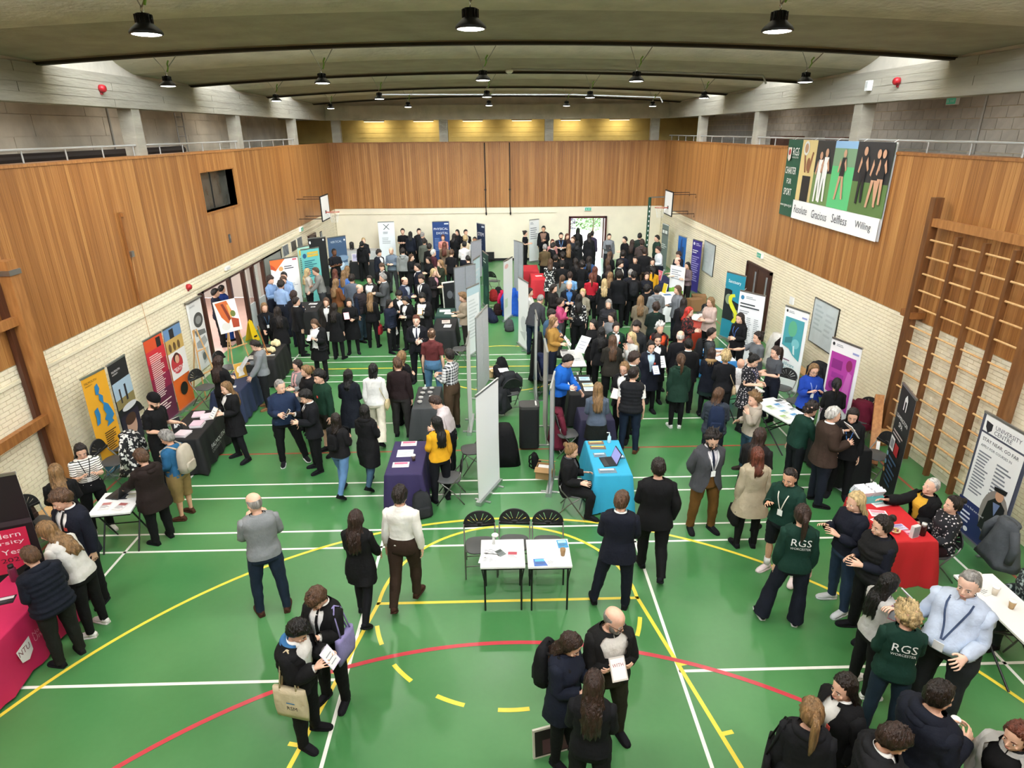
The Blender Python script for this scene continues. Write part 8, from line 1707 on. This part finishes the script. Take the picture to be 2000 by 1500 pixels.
PP(-5.29,15.68,165,1.66,'hh s long,gd jumper:4a6fae trousers:131315','girl in blue top with light-brown hair seen from behind',f=1)
PP(-5.66,16.01,-170,1.64,'hh s long,rd blazer:131315 skirt:131315','auburn-haired girl in black left of the blue top',f=1)
PP(-5.34,16.43,165,1.66,'hh s long,gd jumper:7d6238 skirt:131315','fair-haired girl in ochre top right of the blue top',f=1)
PP(1.21,24.42,70,1.66,'hh s bun,dk tee:15151b trousers:131315','woman with bun in black t-shirt at the far red tables',f=1)
PP(2.11,24.87,-10,1.80,'hd s short,bk shirt:8a6a5a+cardigan:131315 trousers:131315','black-haired young man in black cardigan by far white banner',open=1,skin='b')
PP(1.83,20.15,175,1.72,'hh s short,gy jumper:5a4c33 trousers:131315','short-haired woman in khaki jumper seen from behind at red table',f=1)
PP(2.28,21.91,0,1.64,'hh s long,rd jumper:b07a76 trousers:131315','woman in pink top facing the red tables',f=1)
PP(2.72,22.69,0,1.80,'hh s short,dk tee:14161d trousers:131315','bearded man in black t-shirt with blue lanyard',lanyard='#6f95c8',beard='dk')
PP(3.03,23.08,20,1.70,'hh s long,rd jumper:3a2a26 trousers:131315','auburn-haired woman just right of the blue lanyard man',f=1)
PP(3.16,21.82,-40,1.76,'hd s short,lt jacket:22262c trousers:131315','man in dark jacket left of the bright doorway')
PP(3.73,24.77,170,1.70,'dd s long,bk coat:161618 trousers:131315','long-haired person in dark coat standing in the bright doorway',f=1)
PP(3.96,22.58,175,1.78,'dd s midi,dk longcoat:18181b trousers:131315','person in long dark coat in front of the doorway',f=1)
PP(4.21,23.46,150,1.74,'dd s short,bk jacket:3b3548 trousers:131315','dark-haired person walking out through the doorway')
PP(4.85,22.66,0,1.74,'dh s short,dk jumper:7b7f84 trousers:23252b','man in grey jumper standing alone right of the doorway',item='folder:#1a1a1e:1')
PP(3.29,21.34,160,1.66,'dd s midi,bk coat:17181a trousers:131315','black-haired woman in dark coat in the far right crowd',f=1)
PP(2.84,20.52,170,1.66,'hh s long,gd jumper:131315 skirt:131315','long fair-haired girl in black facing the lanyard man',f=1)
PP(2.11,20.57,110,1.70,'hh s mop,dk shirt:ecebe6+blazer:131315 trousers:131315','boy in black blazer leaning to the far red table',lean=10)
PP(2.08,18.07,160,1.66,'hh s mop,dk blazer:131315 trousers:131315','dark-haired boy in blazer beside the patterned dress')
PP(2.39,18.47,-170,1.66,'hh s curly,dk jumper:131315 trousers:131315','curly dark-haired person in black mid right crowd')
PP(1.80,17.10,175,1.70,'hh s midi,lt dress:blotch tights:131315','woman in black and white patterned dress',f=1)
PP(2.19,16.69,160,1.70,'hh s mop,bk blazer:131315 trousers:131315','broad student in black right of the patterned dress',wd=1.1)
PP(2.73,17.25,-150,1.68,'hh s long,dk blazer:131315 skirt:131315','dark-haired girl in blazer below the doorway',f=1)
PP(2.89,16.65,165,1.68,'hh s curly,dk blazer:131315 trousers:131315','curly-haired girl in black near the red t-shirt',f=1)
PP(3.24,17.40,170,1.72,'dd s long,dk jacket:33507a trousers:131315','person in denim jacket standing in the door light',f=1)
PP(5.36,21.62,-70,1.76,'hd s short,bk blazer:131315 trousers:131315','slim black-haired boy in profile by the far right wall')
PP(5.57,21.17,150,1.70,'dd s long,br blazer:131315 skirt:131315','brown-haired girl near the far right corner',f=1)
PP(6.12,22.28,160,1.80,'dd s short,bk jumper:26302a trousers:131315','black-haired man in dark green near the far right corner')
PP(5.91,20.80,170,1.76,'hh s mop,br hoodie:4a3e3c trousers:131315','person in brown hooded coat at the far right',wd=1.1)
PP(5.52,18.53,175,1.80,'hh s mop,br jumper:1b1b1d trousers:5a4a3a','broad man in black jumper and brown trousers from behind',wd=1.15)
PP(6.75,21.66,-80,1.80,'dd s short,bk jumper:22392e trousers:131315','young man in green jumper against the far right wall')
PP(6.21,18.92,-80,1.80,'hh s short,br shirt:d5dade trousers:1d2230','man in white shirt in profile near green banner',lean=8)
PP(6.83,18.49,-60,1.66,'hh s mop,br jumper:171a26 trousers:131315','brown-haired person behind the bald man in grey')
PP(6.38,16.95,-85,1.74,'aa s bald,rd tee:8b8d92 trousers:171a26','bald man in grey polo behind the right side table',skin='p')
PP(6.62,16.51,-60,1.64,'hh s midi,bk jumper:6b5b5e trousers:131315','black-haired woman left of the purple banner',f=1)
PP(4.16,18.43,140,1.70,'hh s long,lt blazer:131315 skirt:131315','brown-haired girl nearest the bright floor reflection',f=1)
PP(4.65,18.35,150,1.74,'hh s mop,dk blazer:171a26 trousers:131315','dark-haired boy in navy blazer right of the bright reflection')
PP(4.22,16.57,60,1.72,'dd s mop,dk shirt:ecebe6+blazer:131315 trousers:131315','boy with white collar turning right in the far crowd')
PP(3.73,16.06,170,1.66,'dd s long,br blazer:131315 skirt:131315','girl with straight brown hair beside the door light',f=1)
PP(4.94,17.42,-30,1.70,'hh s short,dk blazer:131315 trousers:131315','dark-haired boy between the black jumper and girls')
PP(5.52,17.20,-10,1.66,'hh s long,dk shirt:ecebe6+blazer:131315 skirt:131315','dark-haired girl with white blouse facing the camera at far right',f=1)
PP(5.17,15.67,178,1.68,'hh s pony,bk jumper:d09a1c jeans:31435c','black-haired woman in yellow top',f=1)
PP(4.74,14.65,-5,1.70,'hc s midi,br jumper:1a1c24 trousers:131315','woman in navy top facing the camera with folded arms',f=1)
PP(4.29,15.02,170,1.72,'hh s crop,gy suit:1e2028 trousers:131315','grey-haired man in dark suit from behind')
PP(3.76,14.24,170,1.82,'dd s mop,dk suit:101114 trousers:131315','very tall man in black suit seen from behind',wd=1.08)
PP(4.28,14.47,172,1.76,'hh s short,bk jacket:131316 trousers:131315','person with black backpack next to the very tall man',bag='backpack:#1c1d20')
PP(3.57,14.77,165,1.68,'dd s long,gd blazer:131315 skirt:131315','girl with long fair hair left of the very tall man',f=1)
PP(3.24,13.87,172,1.66,'dd s wavy,lb blazer:131315 skirt:131315','blonde wavy-haired girl in black from behind',f=1)
PP(2.93,14.55,178,1.70,'hh s pony,rd tee:b01f2e trousers:131315','red t-shirt helper with ponytail',f=1)
PP(3.21,15.72,160,1.68,'hh s long,rd blazer:131315 skirt:131315','auburn-haired girl behind the red t-shirt helper',f=1)
PP(1.97,14.50,150,1.66,'hh s pony,lt jumper:6b6f6c trousers:131315','ponytailed woman in grey-green by the red tables',f=1)
PP(2.27,14.90,170,1.68,'hh s short,br tee:6f9cc8 trousers:131315','person in light blue top near the red tables')
PP(2.05,13.17,0,1.76,'hh s short,wh shirt:3f6ea8+suit:14161d trousers:131315','white-haired man with blue shirt and dark suit facing camera')
PP(1.56,13.07,60,1.70,'Hh s wavy,dk jacket:1d1a1a trousers:131315','dark wavy-haired woman gesturing near red table',f=1)
PP(0.88,11.59,140,1.78,'rr s crop,gy jacket:3a3b3e jeans:1a2638','man in dark jacket bending over beside the white sketch banner',lean=38)
PP(0.82,12.77,70,1.66,'hh s midi,dk tee:dcdcd8 trousers:131315','woman in white t-shirt beside the tall white panel',f=1)
PP(1.62,11.46,70,1.68,'hu s bun,dk shirt:b0446a trousers:3a3b3d','woman in pink shirt and glasses with hand at face',f=1,specs=1)
PP(1.24,9.94,40,1.76,'hh s mop,dk jumper:3a556e trousers:131315','man in blue-grey top behind the mustard jumper')
PP(1.25,9.44,75,1.70,'aa s long,gd jumper:a9803f trousers:1b2030','woman in mustard jumper holding a tray of papers',f=1,item='paper:#eeeeea:2',hi=1)
PP(2.19,11.83,170,1.68,'dd s long,bk shirt:blotch trousers:131315','long dark-haired woman in black and white flowered blouse',f=1,tuck=0)
PP(2.40,12.61,-20,1.66,'hh s pony,lb jumper:8d8674 trousers:131315','blonde ponytail woman beyond the flowered blouse',f=1)
PP(2.93,11.22,-20,1.68,'dd s long,gy puffer:26262a trousers:131315','grey-haired woman in dark puffer jacket',f=1,hood=0)
PP(2.81,10.00,-45,1.64,'hu s bun,dk jumper:6f7376 trousers:131315','girl in grey jumper with hand on chin',f=1)
PP(2.23,9.19,-60,1.70,'hd s long,bk coat:121214 trousers:131315','long black-haired woman holding a large white sheet',f=1,item='sheet:#f0f0ee:1',hi=1)
PP(2.34,8.70,178,1.64,'dd s long,bk blazer:131315 trousers:131315','very long black-haired girl from behind in black trouser suit',f=1)
PP(2.74,9.00,0,1.68,'dd s bun,dk shirt:ecebe6+blazer:173026 skirt:131315','girl in dark green blazer facing camera',f=1,crest=1)
PP(2.46,7.86,176,1.70,'hh s long,lt cardigan:2b2822 trousers:131315','woman in dark olive cardigan with brown hair from behind',f=1,hi=1)
PP(3.19,8.79,-30,1.76,'dd s mop,dk jacket:26282a trousers:131315','brown-haired young man in dark jacket behind the white-top woman')
PP(2.96,8.15,-75,1.68,'uh s long,lb jumper:b6b5b0 trousers:131315','blonde woman in pale grey top in profile',f=1,hi=1)
PP(3.88,11.55,170,1.68,'hh s wavy,gd trench:7a6f5c tights:131315','long fair-haired woman in beige coat from behind',f=1)
PP(4.08,10.57,170,1.74,'hh s mop,br jacket:16221e trousers:131315','person in black coat with green scarf from behind',scarf='#1d3a2c')
PP(4.54,12.42,176,1.76,'hh s short,bk hoodie:7c8084 trousers:3a2426','young man in grey hoodie at the right side stands')
PP(4.35,12.88,150,1.68,'hh s mop,bk blazer:131315 trousers:131315','short dark-haired boy left of the grey hoodie')
PP(5.21,12.58,-80,1.72,'dh s long,lt blazer:74777c trousers:20232c','woman in grey blazer facing left by the right side table',f=1)
PP(4.97,11.12,160,1.70,'hd s long,dk coat:1c1a1e trousers:131315','dark long-haired woman by the round white table',f=1)
PP(4.84,10.22,60,1.70,'hh s midi,red dress:redfloral tights:131315','red-haired woman in dark patterned dress',f=1,hi=1)
PP(5.73,11.14,-70,1.72,'hh s long,gd cardigan:bfa79c trousers:131315','blonde woman in pale pink jacket by red cloth table',f=1,hi=1)
PP(3.76,8.82,0,1.70,'dd s curly,wh tee:d4502c+gilet:2a1a1e trousers:131315','curly grey-haired woman in orange top',f=1,open=1,hi=1)
PP(3.52,8.05,-5,1.66,'hd s bun,br shirt:ecebe6+blazer:131315 skirt:131315','smiling girl in dark blazer with papers',f=1,item='paper:#ecece8:1',hi=1)
PP(3.24,7.50,0,1.68,'hd s bun,bk shirt:b7cfe0+blazer:171a26 skirt:171a26','girl in navy blazer holding a blue booklet',f=1,crest=1,item='booklet:#27406e:1',hi=1)
PP(4.01,7.95,160,1.76,'dd s bald,wh suit:151519 trousers:131315','bald man in black suit from behind',hi=1)
PP(4.06,7.45,176,1.72,'dd s short,bk shirt:ecebe6+suit:121214 trousers:131315','black-haired student in black suit from behind',hi=1)
PP(4.83,8.32,75,1.70,'hh s short,dk tee:3b3e40 trousers:1f2430','man in dark grey t-shirt and cap with backpack',bag='backpack:#1a1b1e',hi=1)
PP(4.51,7.22,160,1.58,'hd s midi,br coat:141823 skirt:182a26','girl in navy parka with fur-trimmed hood',f=1,hood=1,hoodc='#a08258',hi=1)
PP(3.68,6.66,176,1.65,'dd n pony,lt coat:1b3529 tights:131315','ponytailed girl in dark green jacket and white trainers',f=1,shoe='#e4e2de',sock='#e8e6e2',hi=1,hood=1)
PP(2.65,6.51,80,1.76,'dd s mop,br shirt:ecebe6+jumper:16352a trousers:131315','curly-fringed boy in green school jumper in profile',hi=1)
PP(2.45,5.57,165,1.78,'dd s short,dk tee:ecebe6+gilet:1c1d20 jeans:182436','man in black quilted gilet and white t-shirt from behind',hi=1,hy=-40,shoe='#5a3a24')
PP(2.39,6.08,-35,1.72,'hh s wavy,gd shirt:ecebe6+blazer:131315 trousers:131315','laughing woman with glasses in black blazer holding a notebook',f=1,specs=1,hi=1,item='notebook:#c7beb2:2')
PP(1.72,5.14,176,1.64,'hh s long,gd jumper:56606f skirt:171a17','woman with long fair hair in blue-grey jumper at black tables',f=1,hi=1)
PP(1.13,6.50,60,1.80,'rh s short,bk jacket:1f66c4 trousers:101318','man in bright blue jacket leaning on the black table',hi=1,lean=16,hp=22)
PP(1.02,3.47,75,1.66,'aa i bun,gd shirt:4a4a4c+blazer:131315 trousers:131315','seated woman in black blazer by turquoise table',f=1,hi=1,hp=15)
PP(4.63,6.70,170,1.68,'hd s curly,lb jumper:17171b trousers:131315','blonde woman in black top with beige handbag',f=1,hi=1,bag='small:#c0a684:r')
PP(5.95,9.51,-60,1.72,'hp s wavy,dk jumper:121215 trousers:131315','dark-haired woman in black with lanyard near white course banner',f=1,lanyard='#4a6aa8',hi=1)
PP(5.82,7.99,-80,1.70,'at s bun,dk tee:5c6064 trousers:4c5054','woman in grey scrubs reaching out to the left',f=1,hi=1)
PP(5.82,7.00,-75,1.68,'ha s pony,br tee:4a4d52 trousers:171a26','brown-haired woman in grey top next to the grey scrubs',f=1,hi=1)
PP(5.09,6.50,40,1.70,'hh s bun,bk dress:floral tights:131315','woman in dark flowered dress with lanyard looking down',f=1,lanyard='#6a6f9c',hp=25,ss=1,hi=1)
PP(6.10,5.90,-5,1.68,'HH s midi,gd cardigan:1d3f9a trousers:171a26','smiling woman in royal blue cardigan with glasses',f=1,specs=1,lanyard='#8fa0c8',hi=1)
PP(6.29,5.32,160,1.58,'hh s pony,bk jumper:131315 trousers:131315','black-haired person in black right of the blue cardigan',f=1)
PP(3.82,4.73,165,1.67,'hh s midi,lt puffer:333a44 jeans:171a26','person in slate puffer jacket with navy backpack',f=1,bag='backpack:#1b2740',hi=1,hood=0,hy=-40,item='paper:#ececea:1')
PP(4.47,4.66,-80,1.60,'uh s curly,gd hoodie:a79c8d jeans:31485a','curly blonde woman in beige hooded top',f=1,hi=1,shoe='#2a211c')
PP(5.11,4.14,95,1.62,'dr s curly,dk jumper:14352a trousers:15181c','curly-haired boy in green jumper leaning over leaflets',hi=1,lean=14,hp=15)
PP(5.30,3.58,85,1.78,'Hh s short,wh shirt:ecebe6+blazer:3a2c24 trousers:1b1f2a','grey-haired man in brown tweed jacket holding white papers',hi=1,item='papers:#f0efec:1',wd=1.08)
PP(5.77,3.78,-30,1.68,'dr s midi,dk cardigan:141416 trousers:131315','dark-haired woman in black cardigan with blue lanyard by black-cloth table',f=1,lanyard='#4a78b8',hi=1,hp=18)
PP(-8.47,13.41,150,1.72,'hh s crop,bk jacket:16306e trousers:1d3f86','person in blue overalls in the corridor beyond the left doors')
PP(-8.43,12.85,120,1.74,'dd s short,bk jacket:121829 trousers:131315','dark-clothed person further inside the left corridor')
chair(6.24,0.38,-90,'folding chair under the seated woman in dark leafy dress behind the white cup table',.93)
chair(6.03,2.15,-85,'folding chair under the seated grey-haired woman in black cardigan and yellow top pointing',.93)
chair(6.03,1.66,-95,'folding chair under the seated woman with dark bun in speckled blouse at red table',.93)
chair(1.10,3.45,75,'folding chair under the seated woman in black blazer by turquoise table',.93)
